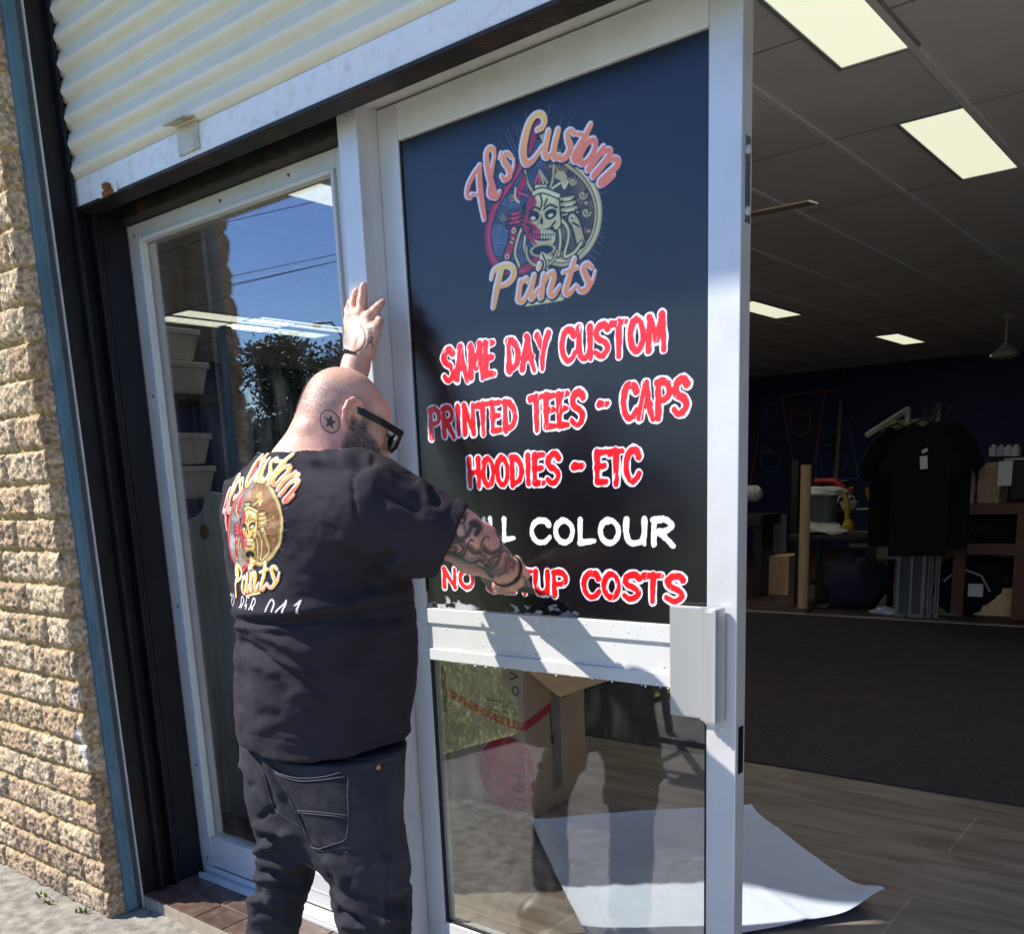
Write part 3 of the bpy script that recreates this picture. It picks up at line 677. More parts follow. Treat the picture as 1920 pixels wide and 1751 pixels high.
jb = MB().box(-2.95, -2.836, -.1095, -.004, -.005, 2.6, b=.002).box(-2.95, -2.832, -.09, -.083, 0, 2.2).build('side_jamb', M_black)
tag(jb, 'black painted side jamb between shutter guide and shop window', 'jamb')
li = MB().box(-2.838, .5, -.095, -.012, 2.215, 2.6).box(-2.836, -1.79, -.05, .03, 2.123, 2.2145, b=.004).build('lintel', M_rust)
tag(li, 'black steel lintel above the shop window and door head', 'lintel')

# ------------------------------------------------------------------ display window
dw = empty('display_window', (-2.3, 0, 0), 'tall shop window in a silver aluminium frame left of the door', 'window')
def member(m, x0, x1, z0, z1, y0=-.003, y1=.05): m.box(x0, x1, y0, y1, z0, z1, b=.002)
fr = MB()
member(fr, -2.835, -2.768, .0, 2.122); member(fr, -1.872, -1.790, .0, 2.122); member(fr, -2.7675, -1.8725, 2.078, 2.122)
fo = fr.build('frame', M_alu, dw)
bd = MB().box(-2.7675, -2.757, -.012, .012, .147, 2.0775, b=.002).box(-1.883, -1.8725, -.012, .012, .147, 2.0775, b=.002).box(-2.756, -1.8835, -.012, .012, 2.066, 2.0775, b=.002)
bd.build('glazing_bead', M_alu_w, fo)
for x_, z_ in ((-2.80, 2.09), (-2.80, 1.62), (-2.80, .95), (-2.80, .40), (-2.80, .06), (-2.35, 2.10), (-2.05, 2.10)): MB().lathe((x_, -.0032, z_), [(.0045, 0), (.0045, .0012), (.002, .002)], 10, (0, -1, 0)).build('screw', M_dark, fo)
MB().box(-2.7675, -1.8725, -.002, .048, .035, .146, b=.002).box(-2.7675, -1.8725, -.004, .0, .085, .089).build('bottom_rail', M_alu, dw)
MB().box(-2.80, -1.80, -.045, .05, .0, .012, b=.002).box(-2.80, -1.80, -.012, -.006, .0125, .034).box(-2.80, -1.80, -.043, -.037, .0125, .02).build('sill_track', M_alu, dw)
MB().box(-2.772, -1.868, .014, .018, .142, 2.082).build('pane', M_pane, dw)

# ------------------------------------------------------------------ door frame and glazed door
df = empty('door_frame', (-1.75, 0, 0), 'silver aluminium door frame between shop window and sign door', 'door frame')
MB().box(-1.788, -1.7225, -.066, .055, .0, 2.235, b=.003).box(-1.732, -1.7215, -.030, .055, .0, 2.17, b=.001).build('post', M_alu, df)
MB().box(-1.722, .12, -.0655, .055, 2.172, 2.236, b=.003).box(-1.722, .12, -.045, -.02, 2.168, 2.1718).build('head', M_alu_w, df)
MB().box(.05, .12, -.066, .055, .0, 2.171, b=.003).build('post', M_alu, df)
dr = empty('glass_door', (-1.72, .02, 0), 'closed glazed door leaf with black printed sign panel and pull handle', 'door')
Y0, Y1 = -.001, .042
MB().box(-1.7205, -1.656, Y0, Y1, .012, 2.166, b=.0025).build('stile', M_alu, dr)
MB().box(-.868, -.802, Y0, Y1, .012, 2.166, b=.0025).build('stile', M_alu, dr)
MB().box(-1.6555, -.8685, Y0-.0005, Y1, 2.088, 2.166, b=.003).build('top_rail', M_alu_w, dr)
m = MB().box(-1.6555, -.8685, Y0+.001, Y1, .871, 1.0040, b=.003)
m.box(-1.655, -.869, Y0-.005, Y0+.0005, .966, 1.0040, b=.002).box(-1.655, -.869, Y0-.005, Y0+.0005, .871, .9005, b=.002)
m.build('mid_rail', M_alu_w, dr)
MB().box(-1.6555, -.8685, Y0, Y1, .012, .134, b=.003).build('bottom_rail', M_alu_w, dr)
MB().box(-1.664, -.861, .012, .0165, .128, .877).build('pane', M_pane2, dr)
g = MB().box(-1.6555, -1.650, .003, .0115, .135, .870).box(-.874, -.8685, .003, .0115, .135, .870).box(-1.6495, -.8745, .003, .0115, .135, .140).box(-1.6555, -1.6515, .003, .0095, 1.046, 2.087)
g.build('rubber_seal', M_rubber, dr)
# pull handle: flat plate with ribs and a raised grip
h = MB().box(-.945, -.858, -.0165, -.0065, .815, 1.048, b=.004)
hp = h.build('pull_handle', mat('brushed_handle', (.50, .50, .49), .34, .5, .55, var=.06, vscale=5, bump=.04, bscale=300, stretch=(1, 1, .1)), dr)
q = MB()
for i in range(4): q.box(-.870+i*.0055, -.8665+i*.0055, -.024-.004*i, -.0165, .815, 1.048, b=.001)
q.box(-.8485, -.822, -.052, -.006, .813, 1.050, b=.008)
q.build('grip', MATS['brushed_handle'], hp)
lp = MB().box(-.8018, -.8004, .010, .032, .70, .80, b=.0005).box(-.8003, -.7995, .016, .024, .72, .785).build('lock_plate', M_black, dr)
lp2 = MB().box(-.8018, -.8002, .010, .034, 1.755, 1.90, b=.0005).build('flush_bolt', mat('blue_steel', (.4, .45, .52), .25, metal=.9), dr)
MB().lathe((-.8001, .022, 1.775), [(.008, 0), (.008, .003), (.003, .005)], 10, (1, 0, 0)).lathe((-.8001, .022, 1.878), [(.008, 0), (.008, .003), (.003, .005)], 10, (1, 0, 0)).build('knob', M_alu, lp2)
MB().lathe((-.835, -.0012, .795), [(.006, 0), (.006, .002), (.002, .003)], 10, (0, -1, 0)).build('screw', M_alu, dr)

# sign panel: a printed vinyl sheet in the upper glazing
def sign():
    u0, u1, v0, v1 = -1.653, -.8695, 1.0052, 2.0865
    ras = Ras(u0, v0, u1-u0, v1-v0, .00145, srgb(17, 16, 20))
    px = lambda x, y: W(x, y, Y=.006)[[0, 2]]
    emblem(ras, lambda x, y: tuple(px(800+x/3.98, 180+y/3.98)), PAL)
    red, wht, wh2 = srgb(214, 22, 28), srgb(244, 240, 250), srgb(250, 250, 255)
    def wd(s, bl, tr, fill=red, out=wht, rw=.145, seed=1):
        a, b = px(*bl), px(*tr); brush_word(ras, s, (a[0], a[1], b[0], b[1]), fill, out, rw, seed)
    wd('SAME', (828, 722), (930, 634), seed=1); wd('DAY', (948, 703), (1034, 618), seed=2); wd('CUSTOM', (1049, 686), (1252, 582), seed=3)
    wd('PRINTED', (803, 825), (971, 744), seed=4); wd('TEES', (991, 811), (1099, 727), seed=5); wd('-', (1119, 769), (1143, 746), seed=6); wd('CAPS', (1163, 793), (1296, 702), seed=7)
    wd('HOODIES', (876, 918), (1053, 844), seed=8); wd('-', (1072, 886), (1096, 862), seed=9); wd('ETC', (1113, 912), (1204, 836), seed=10)
    wd('FULL', (859, 1016), (966, 968), wh2, None, .14, 11); wd('COLOUR', (994, 1022), (1268, 968), wh2, None, .145, 12)
    wd('NO', (828, 1104), (890, 1064), rw=.165, seed=13); wd('SETUP', (911, 1112), (1067, 1068), rw=.165, seed=14); wd('COSTS', (1090, 1124), (1288, 1074), rw=.165, seed=15)
    # suds left along the sign's foot
    U, V = ras.grid((0, ras.nx, 0, ras.ny))
    fo = fbm(np.stack([U, V*1.4, U*0], -1), 60, 5, 4); al = np.clip((fo*1.5+.35-(V-v0)/.028)*6, 0, 1)*np.clip((vnoise(np.stack([U*9, V*0, V*0], -1), 1, 4)+.12)*6, 0, 1)
    ras.blend((0, ras.nx, 0, ras.ny), al*.55, (.70, .72, .76))
    n = ras.nx*ras.ny; U, V = U.ravel(), V.ravel()
    P = np.stack([U, np.full(n, .006), V], 1); P[:, 1] += fbm(P*np.array([1, 0, 1]), 4, 6, 2)*.0016
    I = np.arange(n).reshape(ras.ny, ras.nx); F = np.stack([I[:-1, :-1], I[:-1, 1:], I[1:, 1:], I[1:, :-1]], -1).reshape(-1, 4)
    M = mat('printed_vinyl', rough=.24, spec=.55, attr=True, var=.05, vscale=30, bump=.035, bscale=900, rvar=.04)
    mk('sign_panel', P, F, M, dr, smooth=True, col=ras.c.reshape(-1, 3))
sign()
# water droplets and soap on the rail
m = MB()
for i in range(160):
    x = random.uniform(-1.64, -.89); z = random.choice([random.uniform(.868, .876), random.uniform(.96, 1.003), random.uniform(.9, 1.0)]); r = random.uniform(.0008, .0026)
    m.lathe((x, -.0055 if (z > .966 or z < .90) else .0, z), [(r, 0), (r*.8, r*.5), (r*.3, r*.8)], 6, (0, -1, 0))
m.build('water_drops', mat('water_drop', (.75, .78, .8), .08, .8), dr)['kind'] = 'stuff'

# eave above the frame, and the wall it hangs from
ev = MB().box(-9, 4, -1.22, .0, 3.846, 3.95).build('eave', M_wall); tag(ev, 'wide shop awning soffit above the roller shutter', 'awning')
wl = MB().box(-9, 4, -.09, .2, 2.62, 6).box(3.6, 4.0, -.08, .2, -.05, 2.6195).box(-9, -4.31, -.34, .2, -.05, 2.6195).box(-4.3095, -2.955, -.20, .15, -.05, 2.6195).build('shop_wall', M_wall); tag(wl, 'plain rendered shop wall above and beside the shopfront', 'wall')
# ------------------------------------------------------------------ across the street (seen mirrored in the glass)
M_grass = mat('lawn_grass', (.22, .27, .07), .8, .2, var=.5, vscale=9, dirt=(.36, .32, .15), dscale=3.5, damt=.7)
M_soil = mat('orange_soil', (.34, .17, .06), .9, .1, var=.4, vscale=14, bump=.5)
def poly_sheet(name, pts, z, m):
    n = len(pts); return tag(mk(name, [(x, y, z) for x, y in pts], [tuple(range(n))], m), kind='structure')
poly_sheet('lawn', [(-3.22, -1.40), (-2.86, -3.3), (-2.5, -7), (-6, -9), (-60, -9), (-60, -1.40)], -.04, M_grass)
poly_sheet('lawn_bed', [(-60, -40), (60, -40), (60, -14), (-60, -14)], -.04, M_grass)
def grass():
    n = 26000; x = -2.9-np.abs(rng.normal(0, 1.6, n)); y = -1.4-rng.random(n)*4.6
    k = x < (-3.22+(-1.40-y)*.19); x, y = x[k], y[k]; n = len(x)
    a = rng.random(n)*6.28; h = .03+rng.random(n)*.05; w = .004
    c, s_ = np.cos(a), np.sin(a)
    V = np.empty((n, 3, 3)); V[:, 0] = np.stack([x-c*w, y-s_*w, np.full(n, -.04)], 1); V[:, 1] = np.stack([x+c*w, y+s_*w, np.full(n, -.04)], 1)
    V[:, 2] = np.stack([x+rng.normal(0, .02, n), y+rng.normal(0, .02, n), -.04+h], 1)
    mk('grass', V.reshape(-1, 3), np.arange(n*3).reshape(-1, 3), M_grass)['kind'] = 'stuff'
grass()
# trees
M_leaf = mat('gum_leaf', (.06, .08, .03), .55, .3, var=.5, vscale=1.2)
M_bark = mat('bark', (.14, .11, .085), .9, .2, var=.3, bump=.5, bscale=30)
def tree(x, y, h, cr, label, n=9000, seed=1):
    r = np.random.default_rng(seed); t = empty('gum_tree', (x, y, -.05), label, 'tree', 'trees across the street')
    m = MB(); limbs = []
    m.tube([(x, y, -.1), (x+.1, y, h*.3), (x-.1, y+.1, h*.62), (x, y, h*.85)], [.22, .17, .1, .04], 8)
    for i in range(9):
        a = r.random()*6.28; z0 = h*(.3+.5*r.random()); e = np.array([x+math.cos(a)*cr*.75, y+math.sin(a)*cr*.75, z0+h*(.12+.2*r.random())])
        mid = np.array([x+math.cos(a)*cr*.35, y+math.sin(a)*cr*.35, z0+h*.06]); m.tube([(x, y, z0), mid, e], [.08, .055, .02], 6); limbs += [mid, e]
    m.build('trunk', M_bark, t)
    C = [np.array([x, y, h*.9])]+limbs+[np.array([x+r.normal(0, cr*.5), y+r.normal(0, cr*.5), h*(.45+.5*r.random())]) for _ in range(14)]
    k = r.integers(0, len(C), n); P = np.array(C)[k]+r.normal(0, 1, (n, 3))*np.array([.75, .75, .5])*cr*.30
    a = r.normal(0, 1, (n, 3)); a /= np.linalg.norm(a, axis=1)[:, None]; b = np.cross(a, r.normal(0, 1, (n, 3))); b /= np.linalg.norm(b, axis=1)[:, None]
    l = .10+.1*r.random((n, 1)); V = np.stack([P-a*l, P+b*l*.4, P+a*l, P-b*l*.4], 1).reshape(-1, 3)
    mk('crown', V, np.arange(n*4).reshape(-1, 4), M_leaf, t)
tree(-33, -25, 7.9, 2.0, 'tall gum tree mirrored in the shop window', 9000, 3)
tree(-37.5, -26, 4.4, 2.0, 'lower bushy gum tree behind the street lamp', 8000, 5)
tree(-29, -30, 3.6, 1.6, 'short gum tree beside the lamp post', 7000, 8)
tree(-22, -32, 4, 2, 'gum tree on the far verge', 6000, 9)
tree(-44, -22, 4.6, 2.4, 'broad gum tree at the far end of the verge', 7000, 12)
hg = MB().box(-60, 20, -36.4, -36, -.05, 1.7).build('fence', mat('brown_fence', (.16, .11, .08), .9, var=.3)); tag(hg, 'long brown timber fence behind the far trees', 'fence')
M_metal = mat('galvanised', (.25, .26, .27), .5, metal=.6)
lm = MB(); lx, ly = -30.2, -25
lm.tube([(lx, ly, -.1), (lx+.05, ly, 5.2), (lx+.35, ly, 7.3), (lx-.2, ly, 7.9), (lx-.9, ly, 7.95)], [.09, .07, .055, .045, .04], 8)
lo = lm.build('street_lamp', M_metal); tag(lo, 'curved grey street lamp mirrored in the shop window', 'street lamp')
MB().lathe((lx-1.1, ly, 7.9), [(.05, -.12), (.17, -.1), (.2, 0), (.12, .1), (.03, .13)], 12).build('lamp_head', M_metal, lo)
for i, (z, o) in enumerate(((9.2, 0), (9.5, 1.2), (9.9, 2.2), (10.6, 1.0), (11.4, 2.0), (12.0, .4))):
    P = [(-70+140*t, -20-o*1.5+(.5-t)*(14+5*i), z-4*1.1*t*(1-t)+3*(t-.5)) for t in np.linspace(0, 1, 24)]
    w_ = MB().tube(P, .012, 5).build('power_line', M_rubber); tag(w_, 'thin black overhead wire crossing the sky', 'power line', 'overhead wires')
# parked car
def car(x, y):
    c = empty('parked_car', (x, y, -.07), 'silver car parked across the street in the window reflection', 'car')
    Mb = mat('silver_car_paint', (.55, .57, .6), .25, .6, .6, var=.02, coat=.6); Mg = mat('car_glass', (.02, .025, .03), .06, .8)
    pr = [(-2.1, .35), (-2.12, .7), (-1.95, .86), (-1.1, .93), (-.55, 1.36), (.2, 1.46), (1.0, 1.42), (1.7, 1.0), (2.1, .93), (2.15, .45), (2.0, .3), (-1.9, .28)]
    V = []; F = []; n = len(pr)
    for s_, w_ in ((-1, .80), (1, .80)):
        for px_, pz in pr: V.append((x+px_, y+s_*(w_-(.16 if pz > 1.1 else 0)), pz-.07))
    F = [tuple(range(n)), tuple(range(2*n-1, n-1, -1))]+[(i, i+n, (i+1) % n+n, (i+1) % n) for i in range(n)]
    o = mk('body', V, F, Mb, c)
    for s_ in (-1, 1):
        gl = [(-.95, .97), (-.5, 1.32), (.2, 1.40), (.95, 1.36), (1.45, 1.0)]
        mk('side_window', [(x+a, y+s_*(.66+.10*(1.4-b)/.45*1.0+.012), b-.07) for a, b in gl], [tuple(range(5))], Mg, c)
    for wx in (-1.35, 1.3):
        for s_ in (-1, 1):
            wh = MB().lathe((x+wx, y+s_*.70, .25), [(.2, 0), (.31, .01), (.32, .1), (.31, .19), (.2, .2)], 20, (0, s_, 0)).build('wheel', M_rubber, c, True)
            MB().lathe((x+wx, y+s_*.905, .25), [(.19, 0), (.17, .012), (.03, .02)], 16, (0, s_, 0)).build('rim', M_metal, wh)
car(-22.5, -15.5)
# folding trestle on the path
def trestle(x, y):
    o = empty('folding_trestle', (x, y, -.07), 'dark folding trestle standing on the path outside', 'trestle')
    Mt = mat('black_steel_tube', (.02, .02, .022), .45, var=.2)
    for q in (-.28, .28):
        for s_ in (-1, 1):
            MB().bar((x+q, y+s_*.05, .68), (x+q*1.1, y+s_*.30, -.07), .035, .03).build('leg', Mt, o)
        MB().bar((x+q, y-.2, .22), (x+q, y+.2, .22), .03, .025).build('brace', Mt, o)
    MB().box(x-.42, x+.42, y-.06, y+.06, .68, .73, b=.004).build('top_beam', M_dark, o)
    for s_ in (-.26, .26): MB().bar((x-.3, y+s_, .06), (x+.3, y+s_, .06), .03, .03).build('stretcher', Mt, o)
trestle(-2.15, -2.35)
# ------------------------------------------------------------------ the room behind the door
CZ = 2.84; BY = 13.6
def room():
    M_floor = mat('grey_wood_tile', (.115, .10, .085), .55, .4, var=.05)
    t = M_floor.node_tree; N = t.nodes; L = t.links; p = N['Principled BSDF']
    tc = N.new('ShaderNodeTexCoord'); mp = N.new('ShaderNodeMapping'); mp.inputs['Scale'].default_value = (1, 6.5, 1); L.new(tc.outputs['Object'], mp.inputs[0])
    n = N.new('ShaderNodeTexNoise'); n.inputs['Scale'].default_value = 2.2; n.inputs['Detail'].default_value = 8; n.inputs['Distortion'].default_value = .7; L.new(mp.outputs[0], n.inputs['Vector'])
    cr = N.new('ShaderNodeValToRGB'); e = cr.color_ramp.elements; e[0].position = .32; e[0].color = (.165, .125, .095, 1); e[1].position = .68; e[1].color = (.30, .26, .21, 1); L.new(n.outputs['Fac'], cr.inputs[0])
    bk = N.new('ShaderNodeTexBrick'); bk.offset = .33; bk.inputs['Scale'].default_value = 1.0; bk.inputs['Mortar Size'].default_value = .004; bk.inputs['Brick Width'].default_value = 1.2; bk.inputs['Row Height'].default_value = .42
    bk.inputs['Color1'].default_value = (1, 1, 1, 1); bk.inputs['Color2'].default_value = (.86, .86, .86, 1); bk.inputs['Mortar'].default_value = (1.3, 1.28, 1.22, 1)
    mp2 = N.new('ShaderNodeMapping'); mp2.inputs['Location'].default_value = (.35, .12, 0); L.new(tc.outputs['Object'], mp2.inputs[0]); L.new(mp2.outputs[0], bk.inputs['Vector'])
    mx = N.new('ShaderNodeMix'); mx.data_type = 'RGBA'; mx.blend_type = 'MULTIPLY'; mx.inputs['Factor'].default_value = 1; L.new(cr.outputs[0], mx.inputs['A']); L.new(bk.outputs['Color'], mx.inputs['B']); L.new(mx.outputs['Result'], p.inputs['Base Color'])
    ground_sheet('floor', -10, 3.2, .07, BY, -.002, M_floor)
    M_carp = mat('charcoal_carpet', (.062, .054, .054), .98, .1, var=.35, vscale=60, bump=.6, bscale=400, dirt=(.085, .07, .066), dscale=4, damt=.8)
    tag(MB().box(-10, 3.2, 2.17, 6.55, .0, .006).build('carpet', M_carp), kind='structure')
    tag(MB().box(-10, 3.2, 6.55, 6.63, .0, .012, b=.003).build('floor_trim', mat('carpet_bar', (.30, .29, .28), .5, metal=.3)), kind='structure')
    tag(MB().box(-10, 3.2, 6.63, BY, .0, .004).build('back_floor', mat('red_brown_floor', (.055, .028, .024), .6, var=.3)), kind='structure')
    M_cl = mat('ceiling_board', (.80, .76, .71), .95, .1, var=.03, vscale=3, bump=.35, bscale=260, dirt=(.68, .63, .58), dscale=1.6, damt=.5)
    tag(MB().box(-10, 3.2, .06, BY+.3, CZ, CZ+.1).build('ceiling', M_cl), kind='structure')
    g = MB(); x = -1.815
    xs = [-1.815+.605*i for i in range(-14, 9)]
    for x in xs:
        if -10 < x < 3.2: g.box(x-.014, x+.014, .07, BY, CZ-.014, CZ-.0005)
    tag(g.build('ceiling_grid', mat('white_tee_bar', (.88, .87, .84), .45, var=.06)), kind='structure')
    g = MB(); ys = [.80+1.16*i for i in range(0, 12)]
    for y in ys:
        for i in range(-14, 8):
            xa = -1.815+.605*i
            if -10 < xa < 2.6: g.box(xa+.013, xa+.592, y-.004, y+.004, CZ-.004, CZ-.0005)
    tag(g.build('ceiling_joint', mat('dark_joint', (.30, .28, .27), .8)), kind='structure')
    M_bw = mat('navy_wall_paint', (.019, .026, .088), .7, .3, var=.08)
    tag(MB().box(-10, 3.2, BY, BY+.2, 0, CZ).build('back_wall', M_bw), 'navy painted wall at the back of the shop', 'wall')
    tag(MB().box(-10.2, -10, .2, BY, 0, CZ).build('side_wall', M_bw), 'navy painted side wall left inside the shop', 'wall')
    tag(MB().box(3.2, 3.4, .2, BY, 0, CZ).build('side_wall', M_bw), 'dark side wall right inside the shop', 'wall')
room()
# ceiling lights
M_lite = emis('diffuser', (.97, .97, .72), .44)
M_lfr = mat('light_frame', (.30, .32, .32), .4, var=.05)
def lite(x, y, label, w=.27, l=1.14):
    o = empty('ceiling_light', (x, y, CZ), label, 'ceiling light', 'lit panels in the tile ceiling')
    MB().box(x-w/2, x+w/2, y-l/2, y+l/2, CZ-.007, CZ-.001).build('diffuser', M_lite, o)
    al = bpy.data.lights.new('panel_lamp', 'AREA'); al.shape = 'RECTANGLE'; al.size = w; al.size_y = l; al.energy = 4.0; al.color = (1, .97, .82)
    ao = bpy.data.objects.new('panel_lamp', al); COL.objects.link(ao); ao.parent = o; ao.location = (0, 0, -.014)
    f = MB(); e = .018
    f.box(x-w/2-e, x-w/2, y-l/2-e, y+l/2+e, CZ-.012, CZ-.0005).box(x+w/2, x+w/2+e, y-l/2-e, y+l/2+e, CZ-.012, CZ-.0005)
    f.box(x-w/2, x+w/2, y-l/2-e, y-l/2, CZ-.012, CZ-.0005).box(x-w/2, x+w/2, y+l/2, y+l/2+e, CZ-.012, CZ-.0005); f.build('frame', M_lfr, o)
zc = CZ
for px_, lab in (((1541, 0), 'lit ceiling panel cut by the top of the picture above the door edge'), ((1806, 273), 'large lit ceiling panel nearest the right side'),
                 ((1435, 580), 'small lit ceiling panel half hidden by the door edge'), ((1690, 635), 'smallest lit ceiling panel in front of the navy wall')):
    q = W(*px_, Z=CZ); lite(q[0], q[1], lab)
for px_, lab in (((443, 597), 'upper of two long lit panels seen through the shop window'), ((405, 607), 'lower of two long lit panels seen through the shop window'), ((598, 359), 'lit ceiling panel at the top right of the shop window'),
                 ((570, 608), 'short lit panel beside the raised hand in the shop window'), ((520, 619), 'faint lit panel tip below the two long ones in the window')):
    q = W(*px_, Z=CZ); lite(q[0], q[1], lab)
# ceiling fans
def fan(px_, label, rot):
    q = W(*px_, Z=CZ); x, y = q[0], q[1]; o = empty('ceiling_fan', (x, y, CZ), label, 'ceiling fan', 'ceiling fans in the shop')
    Mf = mat('fan_white', (.45, .43, .38), .4, var=.05)
    MB().lathe((x, y, CZ-.07), [(.025, 0), (.05, .02), (.08, .068)], 18).lathe((x, y, CZ-.34), [(.012, 0), (.012, .28)], 10).build('stem', Mf, o, True)
    MB().lathe((x, y, CZ-.46), [(.06, 0), (.13, .01), (.15, .03), (.14, .07), (.07, .11), (.035, .15), (.02, .16)], 24).build('motor', Mf, o, True)
    for i in range(3):
        a = rot+i*2*math.pi/3; d = np.array([math.cos(a), math.sin(a), 0]); n = np.array([-d[1], d[0], .12]); c = np.array([x, y, CZ-.40])
        MB().obox(c+d*.42, d, n/np.linalg.norm(n), np.cross(d, n), .26, .065, .004).obox(c+d*.14, d, n/np.linalg.norm(n), np.cross(d, n), .06, .02, .004).build('blade', mat('fan_blade_brown', (.20, .15, .11), .5, var=.3), o)
fan((1890, 588), 'white ceiling fan hanging before the navy wall', -.35)
_t, _s = W(1525, 379, Z=CZ-.40), W(1405, 403, Z=CZ-.40); _d = (_s-_t)/np.linalg.norm(_s-_t); _c = _t+_d*.68; _p = PROJ(np.array([_c[0], _c[1], CZ]))
fan((_p[0], _p[1]), 'ceiling fan with one brown blade showing past the door edge', math.atan2(-_d[1], -_d[0]))

# mural outlines on the back wall
def mural():
    m = MB(); mi = []
    def lines(pl, k):
        for L_ in pl:
            P = [W(1360+x/3.184, 650+y/3.184, Y=BY-.004) for x, y in L_]
            for a, b in zip(P[:-1], P[1:]): m.bar(a, b, .018, .006, (0, 1, 0))
        mi.extend([k]*(len(m.f)-len(mi)))
    C = lambda cx, cy, rx, ry, a0=0, a1=360: [(cx+rx*math.cos(R_(a)), cy+ry*math.sin(R_(a))) for a in np.linspace(a0, a1, 16)]
    lines([[(340, 295), (595, 265), (530, 700)], [(340, 295), (405, 680)], [(125, 555), (200, 510), (150, 820)], C(450, 440, 60, 95, -30, 250), C(470, 380, 40, 30, 0, 180), [(400, 500), (440, 530), (500, 520), (520, 480)], C(240, 615, 26, 14), [(595, 265), (715, 255)]], 0)
    lines([[(220, 500), (240, 305), (330, 295), (370, 555), (220, 500)], [(555, 555), (735, 450), (795, 785), (540, 790), (555, 555)], C(280, 390, 30, 60), C(600, 700, 30, 60, 90, 300), [(580, 590), (690, 585), (660, 640), (590, 640)], C(700, 690, 24, 50), [(650, 660), (640, 770)], C(270, 690, 60, 60)], 1)
    o = mk('wall_mural', m.v, m.f, [mat('orange_line', srgb(150, 84, 56), .8), mat('blue_line', srgb(46, 100, 168), .8)], mi=mi); tag(o, 'thin orange and blue line mural on the navy wall', 'mural')
mural()
def pb(m, x0, y0, x1, y1, Y, dep, b=.0, z0=None):
    a = W(x0, y0, Y=Y); c = W(x1, y1, Y=Y); return m.box(a[0], c[0], Y, Y+dep, c[2] if z0 is None else z0, a[2], b=b)
G = 'merchandise on the rack'
M_cardb = mat('brown_cardboard', (.64, .42, .235), .85, .2, var=.12, vscale=8, bump=.08, bscale=120, dirt=(.50, .32, .17), dscale=3, damt=.5)
M_white = mat('white_plastic', (.55, .55, .52), .4, var=.05)
M_blackp = mat('black_plastic', (.012, .012, .013), .45, var=.2)
M_cloth = mat('black_cotton', (.010, .010, .012), .95, .1, var=.2, bump=.3, bscale=200)
M_wood = mat('red_brown_timber', (.11, .042, .02), .55, var=.3, vscale=4, stretch=(1, 1, 8))
M_alum = mat('dull_aluminium', (.30, .30, .30), .45, metal=.7, var=.1)
# cardboard tube
q = W(1505, 1140, Z=.004); tp = W(1519, 872, Y=q[1]); r = .048
cm = MB().lathe((q[0], q[1], .004), [(r, 0), (r, tp[2])], 20); o = cm.build('cardboard_tube', M_cardb, None, True); tag(o, 'tall brown cardboard tube standing upright on the floor', 'tube')
# clothes rack
RY = 6.95
cr_ = empty('clothes_rack', (W(1700, 1150, Y=RY)[0], RY, 0), 'white metal four way clothes rack with sloped arms', 'clothes rack')
M_rk = mat('rack_white', (.42, .41, .36), .45, var=.1)
a, b, c = W(1625, 816, Y=RY-.45), W(1703, 766, Y=RY), W(1703, 1120, Y=RY)
MB().bar(a, b, .035, .035).build('arm', M_rk, cr_)
MB().box(b[0]-.018, b[0]+.018, RY-.018, RY+.018, .05, b[2]).build('post', M_rk, cr_)
d, e = W(1741, 803, Y=RY-.5), W(1760, 758, Y=RY); a2 = MB().bar(d, e, .02, .02).build('arm', mat('chrome', (.5, .5, .5), .2, metal=1.0), cr_)
m = MB()
for i in range(14):
    t = i/13; p_ = d+(e-d)*t; m.tube([p_+np.array([-.05, 0, .02]), p_, p_+np.array([.05, 0, .015])], .004, 5)
m.build('hook_row', MATS['chrome'], a2)
MB().box(e[0]-.014, e[0]+.014, RY-.014, RY+.014, .05, e[2]).build('post', M_rk, cr_)
MB().box(b[0]-.2, e[0]+.25, RY-.015, RY+.015, .012, .035).box((b[0]+e[0])/2-.015, (b[0]+e[0])/2+.015, RY-.3, RY+.3, .012, .035).build('base', mat('rack_base', (.12, .12, .12), .5), cr_)
k0, k1 = W(1650, 790, Y=RY+.3), W(1735, 860, Y=RY+.3)
tag(MB().box(k0[0], k1[0], RY+.32, RY+.36, k1[2]-.9, k0[2], b=.01).build('display_board', mat('beige_board', (.26, .24, .19), .7)), 'beige board behind the hanging black shirts', 'board')
